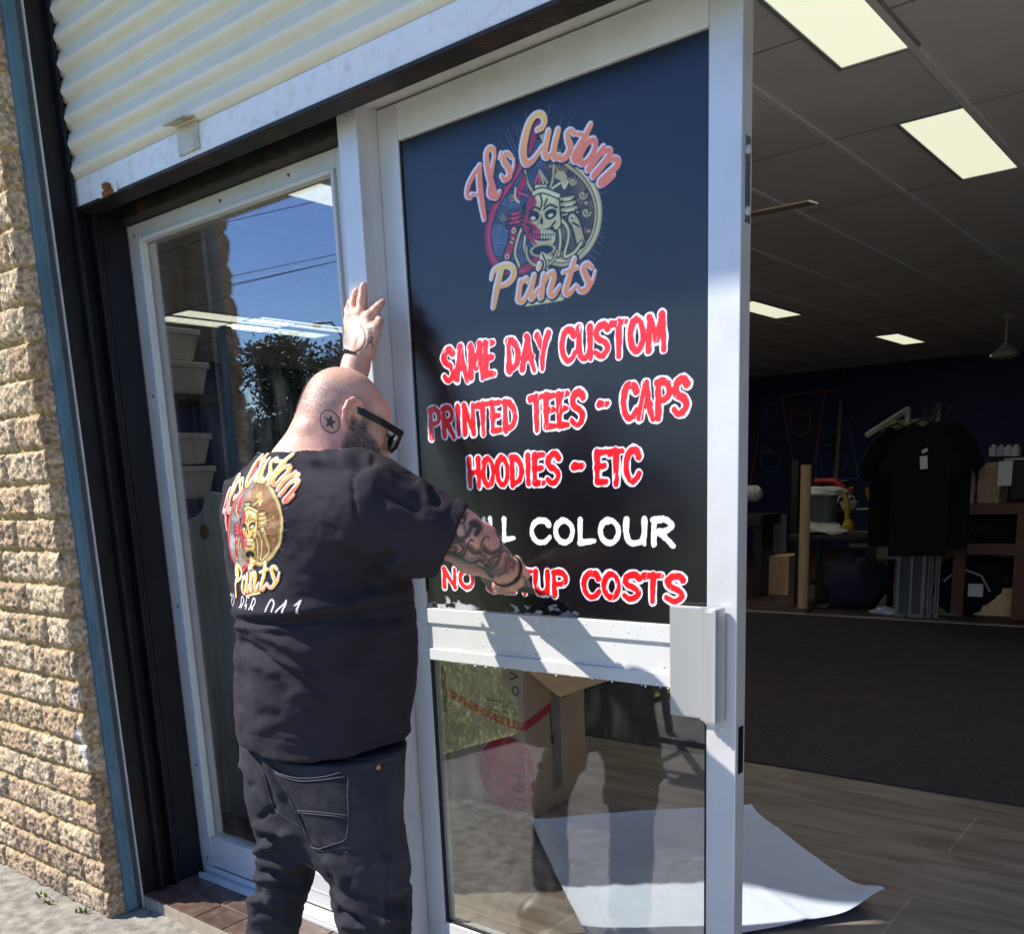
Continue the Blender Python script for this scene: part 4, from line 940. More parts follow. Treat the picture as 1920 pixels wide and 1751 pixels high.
# hanging T-shirts
def tshirt(cx, y, zt, w, L_, label, rot=0.0):
    o = empty('hanging_tshirt', (cx, y, zt), label, 't-shirt', 'black shirts hanging on the rack')
    out = [(-.09, 0), (-.2, -.04), (-.34, -.12), (-.5, -.34), (-.38, -.42), (-.33, -.33), (-.33, -1.0), (.33, -1.0), (.33, -.33), (.38, -.42), (.5, -.34), (.34, -.12), (.2, -.04), (.09, 0), (0, -.03)]
    n = 24; V = []; F = []
    P = np.array(out); P[:, 0] *= w; P[:, 1] *= L_
    Pd = []
    for i in range(len(P)):
        for t in np.linspace(0, 1, 4, endpoint=False): Pd.append(P[i]+(P[(i+1) % len(P)]-P[i])*t)
    Pd = np.array(Pd); n = len(Pd); cs_, sn = math.cos(rot), math.sin(rot)
    for s_ in (-1, 1):
        for x_, z_ in Pd:
            th = .05+.03*math.sin(x_*40)*min(1, -z_*2)
            yy = s_*th*(1 if abs(x_) < w*.3 else .6); V.append((cx+x_*cs_-yy*sn, y+x_*sn+yy*cs_, zt+z_))
    F = [tuple(range(n)), tuple(range(2*n-1, n-1, -1))]+[(i, i+n, (i+1) % n+n, (i+1) % n) for i in range(n)]
    m = MB().add(V, F); m.build('fabric', M_cloth, o)
    MB().tube([(cx-.16*w/.5*cs_, y-.16*sn, zt-.05), (cx, y, zt+.03), (cx+.16*cs_, y+.16*sn, zt-.05)], .008, 6).tube([(cx, y, zt+.03), (cx, y, zt+.09), (cx+.02, y, zt+.12), (cx+.03, y, zt+.09)], .004, 6).build('hanger', M_blackp, o)
    return o
s1 = W(1672, 800, Y=RY-.35); tshirt(s1[0], RY-.2, s1[2], .62, 1.0, 'black shirt under the sloped white rack arm', .5)
s1 = W(1700, 812, Y=RY-.1); tshirt(s1[0]-.1, RY-.05, s1[2], .6, .95, 'black shirt half hidden between its neighbours', .45)
s1 = W(1745, 795, Y=RY-.3); sh = tshirt(s1[0]+.03, RY-.62, s1[2], .66, 1.05, 'long black shirt with a white price tag facing the door', .15)
s1 = W(1780, 795, Y=RY-.1); tshirt(s1[0]-.02, RY-.1, s1[2]+.02, .62, 1.05, 'black shirt at the right end of the rack', .1)
q = W(1732, 867, Y=RY-.72); MB().obox(q, (1, 0, .08), (0, 1, 0), (-.08, 0, 1), .028, .002, .05).build('price_tag', M_white, sh)
q = W(1734, 845, Y=RY-.72); MB().obox(q, (1, 0, .5), (0, 1, 0), (-.5, 0, 1), .02, .002, .012).build('neck_label', M_white, sh)
# screen frames leaning
SY = 6.72
for i, (x0, y0, x1, lab) in enumerate(((1683, 1032, 1738, 'aluminium screen printing frame nearest the tube'), (1742, 1036, 1750, 'narrow aluminium frame edge beside the larger frame'), (1754, 1036, 1762, 'rightmost narrow aluminium frame edge'))):
    o = empty('screen_frame', tuple(W(x0, 1150, Y=SY)), lab, 'frame', 'screen frames leaning by the bench')
    a = W(x0, y0, Y=SY); c = W(x1, y0, Y=SY); z1 = a[2]; t = .03 if i == 0 else .012
    f = MB().box(a[0], a[0]+t, SY+.02*i, SY+.03+.02*i, .01, z1).box(c[0]-t, c[0], SY+.02*i, SY+.03+.02*i, .01, z1).box(a[0]+t, c[0]-t, SY+.02*i, SY+.03+.02*i, z1-t, z1).box(a[0]+t, c[0]-t, SY+.02*i, SY+.03+.02*i, .01, .04)
    if i == 0: f.box(a[0]+.115, a[0]+.135, SY, SY+.03, .04, z1-t)
    f.build('frame', M_alum, o); MB().box(a[0]+t, c[0]-t, SY+.012+.02*i, SY+.016+.02*i, .04, z1-t).build('mesh', mat('grey_mesh', (.07, .07, .075), .7), o)
# bench with paper bags
BYY = 6.95
q0, q1 = W(1788, 945, Y=BYY), W(1935, 965, Y=BYY)
be = empty('work_bench', (q0[0]+.5, BYY+.4, 0), 'red brown timber work bench carrying two paper bags', 'bench'); zt = W(1850, 944, Y=BYY)[2]
MB().box(q0[0], q0[0]+3, BYY, BYY+.8, zt-.09, zt, b=.004).build('top', M_wood, be)
sz = W(1850, 1020, Y=BYY)[2]; MB().box(q0[0]-.25, q0[0]+3, BYY+.02, BYY+.75, sz-.09, sz).build('shelf', M_wood, be)
lx_ = W(1905, 1000, Y=BYY)[0]
for x in (q0[0]+.02, lx_, lx_+1.6): MB().box(x, x+.1, BYY+.01, BYY+.11, .004, zt-.0905).build('leg', M_wood, be)
for x in (q0[0]+.02, lx_+1.6): MB().box(x, x+.1, BYY+.65, BYY+.75, .004, zt-.0905).build('leg', M_wood, be)
pb(MB(), 1795, 952, 1908, 962, BYY+.3, .02).build('rail', M_white, be)
for i, (x0_, x1_, y0_, mt, lb) in enumerate(((1800, 1825, 1062, 'box_white', 'small white box low under the bench'), (1832, 1868, 1052, 'box_grey', 'grey carton under the bench shelf'), (1812, 1832, 985, 'box_white', 'white box at the left end of the bench shelf'), (1888, 1903, 995, 'box_grey', 'stack of grey folders on the bench shelf'))):
    a = W(x0_, y0_, Y=BYY+.35); c = W(x1_, y0_, Y=BYY+.35); zb_ = sz+.001 if y0_ < 1020 else .005
    tag(MB().box(a[0], c[0], BYY+.35, BYY+.6, zb_, max(a[2], zb_+.12), b=.004).build('storage_box', mat(mt, (.5, .5, .48) if 'white' in mt else (.2, .2, .2), .6, var=.1)), lb, 'box', 'boxes around the bench')

m_kraft = mat('kraft_paper', (.36, .25, .16), .8, var=.15, vscale=12, bump=.2, bscale=30)
def bag(x0, x1, ytop, lab, dep=.22):
    a = W(x0, ytop, Y=BYY+.1); c = W(x1, ytop, Y=BYY+.1); x0_, x1_, z1 = a[0], c[0], a[2]; y0, y1 = BYY+.1, BYY+.1+dep
    V = []; n = 7
    for j, z in enumerate(np.linspace(zt+.001, z1, n)):
        f = .006*math.sin(j*2.1)
        V += [(x0_+f, y0-f, z), (x1_-f, y0+f, z), (x1_-f, y0+dep/2, z+(.02 if j == n-1 else 0)), (x1_+f, y1, z), (x0_, y1, z), (x0_+f, y0+dep/2, z)]
    F = [(j*6+i, j*6+(i+1) % 6, (j+1)*6+(i+1) % 6, (j+1)*6+i) for j in range(n-1) for i in range(6)]+[(5, 4, 3, 2, 1, 0)]
    return tag(mk('paper_bag', V, F, m_kraft), lab, 'paper bag', 'brown paper bags on the bench')
bag(1795, 1830, 865, 'brown paper bag half hidden by the black shirts'); b2 = bag(1836, 1878, 868, 'brown paper bag with a white note taped to its side', .3)
m = MB(); pa = W(1876, 905, Y=BYY+.07); pc = W(1893, 870, Y=BYY+.07); m.obox(((pa+pc)/2), (1, .3, .0), (0, 0, 1), (.3, -1, 0), .05, .10, .001); no = m.build('note', M_white, b2)
# ink bottles, printer
ptr = empty('printer', tuple(W(1900, 940, Y=BYY+.4)), 'black and white printer at the right end of the bench', 'printer')
pb(MB(), 1893, 866, 1990, 938, BYY+.45, .5, .02, zt+.002).build('body', M_blackp, ptr); a = W(1882, 864, Y=BYY+.45); MB().box(a[0], a[0]+1.0, BYY+.45, BYY+.95, a[2]+.002, a[2]+.02, b=.004).box(a[0], a[0]+.03, BYY+.46, BYY+.95, zt+.002, a[2]).build('cover', M_white, ptr)
for i, x in enumerate((1862, 1876, 1890, 1904)):
    a = W(x, 861, Y=BYY+.6); o = MB().box(a[0]-.028, a[0]+.028, BYY+.55, BYY+.66, a[2]+.025, a[2]+.105, b=.008).lathe((a[0], BYY+.6, a[2]+.105), [(.018, 0), (.018, .02)], 10).build('ink_bottle', mat('ink_blue_white' if i == 1 else 'ink_white', (.30, .36, .42) if i == 1 else (.5, .5, .47), .5))
    tag(o, ['white ink bottle first in the row on the printer', 'pale blue ink bottle in the row on the printer', 'white ink bottle right of the pale blue one', 'white ink bottle at the right end of the row'][i], 'bottle', 'ink bottles standing on the printer')
# backpack and black bags on the floor
def lump(name, c, r, m_, label, cat, seed=1, parent=None):
    u = np.linspace(0, 2*math.pi, 28, endpoint=False); v = np.linspace(.02, math.pi-.02, 16); U, V_ = np.meshgrid(u, v)
    D = np.stack([np.cos(U)*np.sin(V_), np.sin(U)*np.sin(V_), np.cos(V_)], -1).reshape(-1, 3)
    P = D*(1+fbm(D, 2.2, seed, 3)[:, None]*.45)*np.array(r)+np.array(c); P[:, 2] = np.maximum(P[:, 2], .006)
    I = np.arange(len(D)).reshape(16, 28); I = np.hstack([I, I[:, :1]])
    F = np.stack([I[:-1, :-1], I[1:, :-1], I[1:, 1:], I[:-1, 1:]], -1).reshape(-1, 4)
    o = mk(name, P, F, m_, parent, smooth=True)
    if label: tag(o, label, cat)
    return o
q = W(1815, 1150, Z=.01); bp = lump('backpack', (q[0], q[1]+.1, .24), (.32, .2, .30), M_cloth, 'black backpack slumped on the floor before the bench', 'backpack', 3)
a = W(1830, 1105, Y=q[1]-.14); MB().box(a[0]-.06, a[0]+.06, a[1]-.02, a[1]-.01, a[2]-.06, a[2]+.05, b=.01).build('pocket_label', M_white, bp)
m = MB().tube([tuple(W(x, y, Y=q[1]-.13)) for x, y in ((1770, 1090), (1800, 1065), (1840, 1080), (1856, 1110))], .012, 6); m.build('strap', M_alum, bp)
q = W(1895, 1140, Z=.01); lump('black_bag', (q[0], q[1]+.2, .2), (.35, .25, .24), M_cloth, 'black duffel bag right of the backpack', 'bag', 9)
q = W(1590, 1140, Z=.01); lump('blue_bag', (q[0], q[1]+.15, .22), (.28, .22, .28), mat('navy_cloth', (.012, .013, .035), .9, var=.3), 'navy cloth bag on the floor behind the tube', 'bag', 5)
a = W(1658, 1148, Z=.02); lump('plastic_bag', (a[0], a[1], .02), (.13, .06, .05), mat('shiny_film', (.3, .34, .45), .2, .8), 'crumpled shiny plastic bag at the carpet edge', 'plastic bag', 15)
# black stacked clothes on the bench shelf
a = W(1850, 1018, Y=BYY+.2); lump('folded_clothes', (a[0], BYY+.3, sz+.10), (.42, .22, .14), M_cloth, 'heap of black clothes on the bench shelf', 'clothes', 21)
# left table with tub
TY = 7.2
tb = empty('dark_table', tuple(W(1560, 1140, Y=TY)), 'dark table carrying a grey tub and tools behind the tube', 'table'); a, c = W(1478, 1003, Y=TY), W(1650, 1000, Y=TY); z_ = a[2]
tz_ = z_
MB().box(a[0], c[0], TY, TY+.7, z_-.04, z_, b=.004).build('top', M_dark, tb)
for x in (a[0]+.05, c[0]-.1):
    for y in (TY+.05, TY+.6): MB().box(x, x+.05, y, y+.05, .004, z_-.0405).build('leg', M_blackp, tb)
o = empty('grey_tub', tuple(W(1530, 1000, Y=TY+.2)), 'grey plastic tub with a white cloth over its rim', 'tub'); a, c = W(1483, 930, Y=TY+.2), W(1583, 930, Y=TY+.2)
MB().lathe(((a[0]+c[0])/2, TY+.42, z_+.001), [(.16, 0), (.17, .005), (.20, a[2]-z_-.02), (.22, a[2]-z_-.015), (.22, a[2]-z_)], 28).build('bucket', mat('grey_plastic', (.07, .08, .085), .45), o, True)
lump('cloth', ((a[0]+c[0])/2, TY+.42, a[2]+.02), (.22, .2, .06), mat('white_cloth', (.5, .5, .48), .9, var=.1), None, None, 31, o)
o = empty('tool_case', tuple(W(1560, 930, Y=TY+.75)), 'red and black tool case behind the grey tub', 'tool case')
pb(MB(), 1530, 903, 1577, 960, TY+.8, .2, .01).build('body', M_blackp, o); m = MB().tube([tuple(W(x, y, Y=TY+.78)) for x, y in ((1528, 902), (1566, 902), (1580, 918), (1582, 925))], [.03, .035, .05, .03], 8); m.build('handle', mat('red_plastic', (.30, .012, .014), .4), o)
m = MB().tube([tuple(W(x, y, Y=TY+.1)) for x, y in ((1582, 925), (1589, 945), (1588, 985), (1592, 980))], [.02, .03, .02, .02], 8).lathe(tuple(W(1591, 985, Y=TY+.1)+np.array([0, 0, -.04])), [(.05, 0), (.06, .04), (.03, .1)], 10)
tag(m.build('yellow_clamp', mat('yellow_plastic', (.50, .30, .015), .4)), 'yellow clamp tool hanging beside the grey tub', 'clamp')
m = MB().tube([tuple(W(x, y, Y=TY+.2)) for x, y in ((1627, 913), (1628, 925), (1634, 935), (1638, 941))], [.02, .025, .03, .02], 8); tag(m.build('orange_tool', mat('orange_plastic', (.45, .20, .02), .4)), 'orange handled tool beside the hanging shirts', 'tool')
q = W(1598, 935, Y=TY+.35); s_ = W(1620, 955, Y=TY+.15)[2]
sf = MB().box(W(1562, 950, Y=TY+.1)[0], W(1645, 950, Y=TY+.1)[0], TY+.1, TY+.5, s_-.02, s_).box(W(1640, 950, Y=TY+.1)[0], W(1645, 950, Y=TY+.1)[0], TY+.1, TY+.5, z_, s_-.0205).box(W(1562, 950, Y=TY+.1)[0], W(1566, 950, Y=TY+.1)[0], TY+.42, TY+.5, z_, s_-.0205).build('table_shelf', M_blackp); tag(sf, 'small black raised shelf on the dark table', 'shelf')
o = empty('spray_bottle', (q[0], TY+.3, s_), 'blue cleaning bottle with a red cap on the raised shelf', 'bottle')
MB().lathe((q[0], TY+.3, s_+.001), [(.03, 0), (.035, .01), (.035, .13), (.03, .15)], 16).build('body', mat('bottle_blue', (.05, .06, .16), .4), o, True); MB().lathe((q[0], TY+.3, s_+.1515), [(.025, 0), (.03, .02), (.028, .05), (.012, .055)], 16).build('cap', MATS['red_plastic'], o, True)
o = empty('white_basket', (q[0]+.03, TY+.18, s_), 'small white basket with two loop handles on the raised shelf', 'basket'); MB().lathe((q[0]+.03, TY+.18, s_+.001), [(.06, 0), (.065, .01), (.085, .07), (.085, .075)], 20).build('bowl', M_white, o, True)
for d_ in (-.045, .045): MB().tube([(q[0]+.03+d_+.035*math.cos(t), TY+.1, s_+.085+.045*math.sin(t)) for t in np.linspace(-.3, 3.44, 12)], .006, 6).build('loop', M_white, o)
m = MB(); P = [W(x, y, Y=TY-.12) for x, y in ((1503, 988), (1505, 978), (1510, 974))]
a, c = W(1525, 978, Y=TY+.05), W(1566, 978, Y=TY+.05); t_ = W(1503, 986, Y=TY+.02)
mk_ = mk('white_tray', [tuple(t_), tuple(W(1512, 999, Y=TY+.02)), tuple(W(1560, 1003, Y=TY+.02)), tuple(W(1590, 996, Y=TY+.02)), tuple(W(1566, 978, Y=TY+.35)), tuple(W(1522, 974, Y=TY+.35))]+[tuple(np.array(p)+np.array([0, 0, .006])) for p in (t_, W(1512, 999, Y=TY+.02), W(1560, 1003, Y=TY+.02), W(1590, 996, Y=TY+.02), W(1566, 978, Y=TY+.35), W(1522, 974, Y=TY+.35))], [(5, 4, 3, 2, 1, 0), (6, 7, 8, 9, 10, 11)]+[(i, (i+1) % 6, (i+1) % 6+6, i+6) for i in range(6)], M_white)
tag(mk_, 'curled white sheet lying on the dark table edge', 'tray')
# left machine and white roll
a, c = W(1392, 965, Y=TY+.3), W(1428, 965, Y=TY+.3)
cab = empty('cutting_machine', tuple(W(1420, 1040, Y=TY+.3)), 'dark cutting machine on a stand at the door edge', 'machine')
MB().box(a[0]-1.2, c[0], TY+.3, TY+.8, c[2]-.12, c[2], b=.01).build('bed', M_blackp, cab); MB().box(c[0]-.12, c[0]-.04, TY+.4, TY+.7, .004, c[2]-.1205).build('leg', M_blackp, cab); MB().box(c[0]-1.1, c[0]-1.02, TY+.4, TY+.7, .004, c[2]-.1205).build('leg', M_blackp, cab)
r0 = W(1426, 925, Y=TY+.5); m = MB().lathe(tuple(r0-np.array([1.2, 0, 0])), [(.03, 0), (.085, .01), (.085, 1.16), (.05, 1.2)], 20, (1, 0, 0)); o = m.build('vinyl_roll', mat('white_vinyl', (.42, .43, .44), .5, dirt=(.12, .12, .13), dscale=12, damt=.8), None, True); tag(o, 'white printed vinyl roll lying on the cutting machine', 'roll')
tag(pb(MB(), 1413, 965, 1473, 1036, TY+.85, .03).build('leaning_sheet', mat('grey_sheet', (.14, .14, .155), .6)), 'grey panel leaning behind the cutting machine', 'panel')
a, c = W(1577, 750, Y=BY-.25), W(1565, 905, Y=BY-.6)
tag(MB().bar((c[0], c[1], .6), a, .05, .03).build('timber_pole', mat('pale_timber', (.16, .11, .05), .7, var=.2)), 'pale timber pole leaning against the navy mural wall', 'pole')
a = W(1494, 862, Y=9); tag(MB().box(a[0]-.06, a[0]+.02, 9, 9.1, 0, a[2]).box(a[0]-.3, a[0]+.3, 8.8, 9.3, 0, .04).build('black_post', M_blackp), 'black machine post behind the cardboard tube', 'post')

# ------------------------------------------------------------------ just inside: carton, paper sheet
def carton():
    c0 = W(990, 1537, Z=.001); x1, y0 = c0[0], c0[1]; x0, y1 = x1-.40, y0+.41; z1 = .62
    o = empty('moving_carton', ((x0+x1)/2, (y0+y1)/2, 0), 'brown moving carton with red print and open flaps behind the glass', 'carton')
    m = MB().box(x0, x1, y0, y0+.005, .001, z1).box(x0, x1, y1-.005, y1, .001, z1).box(x0, x0+.005, y0+.005, y1-.005, .001, z1).box(x1-.005, x1, y0+.005, y1-.005, .001, z1).box(x0+.005, x1-.005, y0+.005, y1-.005, .001, .006)
    m.build('body', M_cardb, o)
    def flap(a, b, dirv, L_): a, b, d = np.array(a), np.array(b), np.array(dirv, float); d /= np.linalg.norm(d); n = np.cross(b-a, d); n = n/np.linalg.norm(n)*.004; V = [a, b, b+d*L_, a+d*L_]; V += [v+n for v in V]; MB().add(V, [(0, 1, 2, 3), (7, 6, 5, 4), (0, 4, 5, 1), (1, 5, 6, 2), (2, 6, 7, 3), (3, 7, 4, 0)]).build('flap', M_cardb, o)
    flap((x1+.002, y0, z1), (x1+.002, y1, z1), (.9, 0, -.50), .20); flap((x0, y0-.002, z1), (x1, y0-.002, z1), (0, -.7, .6), .18)
    flap((x0, y1, z1), (x1, y1, z1), (0, .6, .5), .2); flap((x0-.002, y0, z1), (x0-.002, y1, z1), (-.6, 0, .4), .2)
    # red print: a disc across the corner and two curving bands
    M_red = mat('red_carton_ink', (.62, .03, .05), .8, var=.12, vscale=30, dirt=(.33, .12, .07), dscale=60, damt=.5)
    M_ink = mat('black_carton_ink', (.02, .018, .02), .8)
    pr = MB(); cx, cz, rd = x1-.085, .175, .155
    def fan_(pts, plane): 
        n = len(pts); V = [((u, y0-.0012, v) if plane == 'f' else (x1+.0012, u, v)) for u, v in pts]; pr.add(V, [tuple(range(n))])
    fan_([(min(cx+rd*math.cos(t), x1), cz+rd*math.sin(t)) for t in np.linspace(0, 6.2832, 48, endpoint=False)], 'f')
    h_ = x1-cx; th = np.linspace(-math.acos(h_/rd), math.acos(h_/rd), 20)
    fan_([(y0+(rd*math.cos(t)-h_)*.72, cz+rd*math.sin(t)) for t in th], 's')
    pr.build('red_disc', M_red, o); pr = MB(); p2 = MB(); p3 = MB()
    for i in range(16):
        t0, t1 = i/16, (i+1)/16; f_ = lambda t: .365+.10*(1-t)**1.6
        x_ = lambda t: x0+(x1-x0)*t
        pr.add([(x_(t0), y0-.0012, f_(t0)), (x_(t1), y0-.0012, f_(t1)), (x_(t1), y0-.0012, f_(t1)+.034), (x_(t0), y0-.0012, f_(t0)+.034)], [(0, 1, 2, 3)])
        g_ = lambda t: .365+.14*t**1.35; yy = lambda t: y0+(y1-y0)*t
        if not 7 <= i <= 9: (p2 if i < 8 else p3).add([(x1+.0012, yy(t0), g_(t0)), (x1+.0012, yy(t1), g_(t1)), (x1+.0012, yy(t1), g_(t1)+.038), (x1+.0012, yy(t0), g_(t0)+.038)], [(0, 1, 2, 3)])
    pr.build('red_band', M_red, o); p2.build('red_band', M_red, o); p3.build('red_band', M_red, o)
    MB().box(x1+.0014, x1+.002, y0+.175, y0+.235, .08, z1-.02).build('packing_tape', mat('clear_tape', (.34, .27, .18), .25, .6), o)
    def text(s, x, z, size, rot, sy=1.0):
        cu = bpy.data.curves.new('print_text', 'FONT'); cu.body = s; cu.size = size; cu.extrude = 0; cu.resolution_u = 3
        tmp = bpy.data.objects.new('print_text', cu); COL.objects.link(tmp); dg = bpy.context.evaluated_depsgraph_get(); me = bpy.data.meshes.new_from_object(tmp.evaluated_get(dg)); bpy.data.objects.remove(tmp)
        V = np.array([v.co[:] for v in me.vertices]); F = [list(p.vertices) for p in me.polygons]; ca, sa = math.cos(rot), math.sin(rot)
        return [(x+v[0]*ca-v[1]*sa*sy, y0-.002, z+v[0]*sa+v[1]*ca*sy) for v in V], F
    m = MB()
    for a in (('MOVING CARTON', x1-.012, .055, .034, math.pi), ('TEA CHEST', x1-.10, .085, .026, math.pi), ('HEAVY DUTY', x1-.10, .108, .022, math.pi), ('104', x1-.012, .062, .085, math.pi/2), ('Lt', x1-.012, .215, .06, math.pi/2),
              ('O', x1-.018, .50, .05, math.pi/2), ('V', x1-.018, .56, .06, math.pi/2), ('BOOKS - KITCHENWARE', x1-.03, .475, .014, math.pi), ('TOYS - LINEN', x1-.03, .455, .014, math.pi), ('GLASSWARE - CLOTHES', x1-.03, .435, .014, math.pi)):
        MB().add(*text(*a)).build('lettering', M_ink, o)
    m.bar((x1+.003, y0+.165, .42), (x1+.003, y0+.175, .27), .004, .001).bar((x1+.003, y0+.175, .27), (x1+.003, y0+.16, .31), .004, .001).bar((x1+.003, y0+.175, .27), (x1+.003, y0+.19, .31), .004, .001)
    mq = MB()
    for a, b in (((-.19, .16), (-.19, .235)), ((-.19, .235), (-.25, .235)), ((-.25, .235), (-.25, .16)), ((-.25, .16), (-.19, .16))): mq.bar((x1+a[0], y0-.002, a[1]), (x1+b[0], y0-.002, b[1]), .003, .001, (0, 1, 0))
    m.build('arrow', M_ink, o); mq.build('icon', M_ink, o)
carton()
def paper():
    A, B, C_, D = [np.array(p) for p in ((-2.09, .95), (-1.46, 1.54), (-.775, .96), (-1.36, .28))]
    n = 70; V = []
    for j in range(n):
        for i in range(n):
            s_, t = i/(n-1), j/(n-1); p_ = A*(1-s_)*(1-t)+B*s_*(1-t)+C_*s_*t+D*(1-s_)*t
            ed = .025*math.exp(-(1-s_)/.10)*(.4+.6*t)+.03*math.exp(-t/.07)+.05*math.exp(-((1-s_)**2+(1-t)**2)/.012)+.012*math.exp(-s_/.08)
            V.append((p_[0], p_[1], .004+ed+.004*(1+math.sin(3*s_+5*t))*s_*(1-s_)*4+.010*(fbm(np.array([[s_, t, 0]]), 4, 3, 3)[0]+.5)+.004*math.exp(-((s_-.62-.1*t)/.012)**2)+.003*math.exp(-((t-.4+.15*s_)/.012)**2)))
    I = np.arange(n*n).reshape(n, n); F = np.stack([I[:-1, :-1], I[:-1, 1:], I[1:, 1:], I[1:, :-1]], -1).reshape(-1, 4)
    tag(mk('paper_sheet', V, F, mat('white_paper', (.58, .63, .72), .6, .3, var=.02), smooth=True), 'large white curled paper sheet lying on the shop floor', 'paper sheet')
paper()
# behind the window: storage tubs on a shelf, leaning panel
M_tub = mat('grey_storage_tub', (.55, .55, .53), .5, var=.1, dirt=(.4, .4, .38), dscale=10, damt=.4)
TBY = .75
sh = empty('storage_shelf', tuple(W(340, 960, Y=TBY)), 'dark storage shelf stacked with grey tubs behind the window', 'shelf')
xr_ = W(405, 930, Y=TBY+.33)[0]
for yy in (748, 935):
    z_ = W(350, yy, Y=TBY+.33)[2]; MB().box(xr_-.8, xr_+.06, TBY-.02, TBY+.45, z_-.03, z_).build('shelf_board', M_dark, sh)
for x in (xr_-.75, xr_+.06): MB().box(x, x+.04, TBY+.40, TBY+.45, 0, 2.1).build('upright', M_blackp, sh)
for i, (ya, yb_, xe, lab) in enumerate(((618, 677, 372, 'grey lidded tub topmost of the upper stack behind the window'), (680, 746, 389, 'grey lidded tub under the topmost one'), (812, 869, 394, 'grey lidded tub on top of the lower stack'), (873, 933, 402, 'grey lidded tub lowest behind the window'))):
    a, c = W(xe, ya, Y=TBY+.33), W(xe, yb_, Y=TBY+.33); x1 = a[0]; o = empty('storage_tub', (x1-.2, TBY+.15, c[2]), lab, 'storage tub', 'grey tubs on the storage shelf')
    zz = c[2]+.002; h = a[2]-zz
    m = MB(); V = []
    for (dx, z) in ((.025, 0), (0, h-.03)): V += [(x1-.5+dx, TBY+dx, zz+z), (x1-.01-dx, TBY+dx, zz+z), (x1-.01-dx, TBY+.33-dx, zz+z), (x1-.5+dx, TBY+.33-dx, zz+z)]
    m.add(V, [(3, 2, 1, 0), (4, 5, 6, 7)]+[(i_, (i_+1) % 4, (i_+1) % 4+4, i_+4) for i_ in range(4)]); m.build('bin', M_tub, o)
    MB().box(x1-.51, x1, TBY-.01, TBY+.34, zz+h-.0295, zz+h, b=.006).build('lid', M_tub, o)
def panel():
    pts = [W(x, y, Y=.42)[[0, 2]] for x, y in ((330, 978), (352, 975), (370, 967), (381, 952), (385, 930), (392, 922), (420, 926), (560, 900), (600, 1560), (470, 1640), (400, 1560))]
    hole = W(383, 997, Y=.415)
    o = MB().prism([tuple(p) for p in pts], .42, .438).build('notched_board', mat('grey_board', (.55, .60, .66), .6, var=.25, vscale=3, dirt=(.55, .56, .56), dscale=4, damt=.6)); tag(o, 'grey notched board with a round hole leaning behind the window', 'board')
    MB().lathe(tuple(hole), [(.030, 0), (.026, .004), (.012, .005)], 16, (0, -1, 0)).build('hole_rim', mat('raw_chipboard', (.28, .20, .11), .9), o)
panel()

# loose clutter round the back tables
m = MB().tube([tuple(W(x, y, Z=.012)) for x, y in ((1512, 1150), (1525, 1138), (1548, 1143), (1562, 1128), (1590, 1147), (1640, 1146))], .009, 6); tag(m.build('power_cable', M_blackp), 'black power cable trailing over the floor by the tube', 'cable')
for i, (x, y, lb) in enumerate(((1545, 1000, 'roll of brown tape lying beside the grey tub'), (1575, 1001, 'roll of tape near the yellow clamp'))):
    q = W(x, y, Y=TY+.12); tag(MB().lathe((q[0], TY+.12, tz_+.001), [(.035, 0), (.05, .001), (.05, .04), (.035, .041)], 18).build('tape_roll', mat('brown_tape' if i == 0 else 'clear_roll', (.25, .15, .06) if i == 0 else (.35, .35, .32), .4)), lb, 'tape roll')
a, c = W(1430, 1100, Y=TY+.6), W(1478, 1100, Y=TY+.6); tag(MB().box(a[0], c[0], TY+.6, TY+.95, .005, .42, b=.004).build('cardboard_box', M_cardb), 'brown box standing on the floor behind the cutting machine', 'box')
a, c = W(1530, 1060, Y=TY+.3), W(1552, 1060, Y=TY+.3); tag(MB().box(a[0], c[0], TY+.3, TY+.55, .005, a[2], b=.006).build('computer_tower', M_blackp), 'dark computer tower under the dark table', 'computer')
a = W(1640, 985, Y=RY+.5); tag(MB().lathe((a[0], RY+.5, .6), [(.03, 0), (.035, .02), (.035, .16), (.012, .2), (.012, .23)], 12).box(a[0]-.2, a[0]+.2, RY+.4, RY+.7, .56, .5999).build('spray_can', mat('grey_can', (.3, .3, .31), .3, metal=.5)), 'grey spray can on a low stand behind the shirts', 'can')
a, c = W(1868, 1010, Y=BYY+.3), W(1892, 1010, Y=BYY+.3)
for i in range(6): pass
st_ = MB()
for i in range(7): st_.box(a[0]+.004*(i % 3), c[0]-.004*((i*2) % 3), BYY+.2, BYY+.45, sz+.002+.016*i, sz+.016+.016*i)
tag(st_.build('paper_stack', mat('stack_grey', (.22, .22, .23), .7)), 'stack of flat grey papers on the bench shelf', 'paper stack')
a = W(1872, 1085, Y=BYY+.2); lump('cap', (a[0], BYY+.25, .30), (.12, .1, .06), mat('dark_red_cloth', (.05, .012, .014), .9), 'dark red cap on a box low under the bench', 'cap', 41)
a = W(1872, 1100, Y=BYY+.2); tag(MB().box(a[0]-.22, a[0]+.22, BYY+.15, BYY+.5, .005, .245).build('cardboard_box', M_cardb), 'low brown box carrying the dark red cap under the bench', 'box')
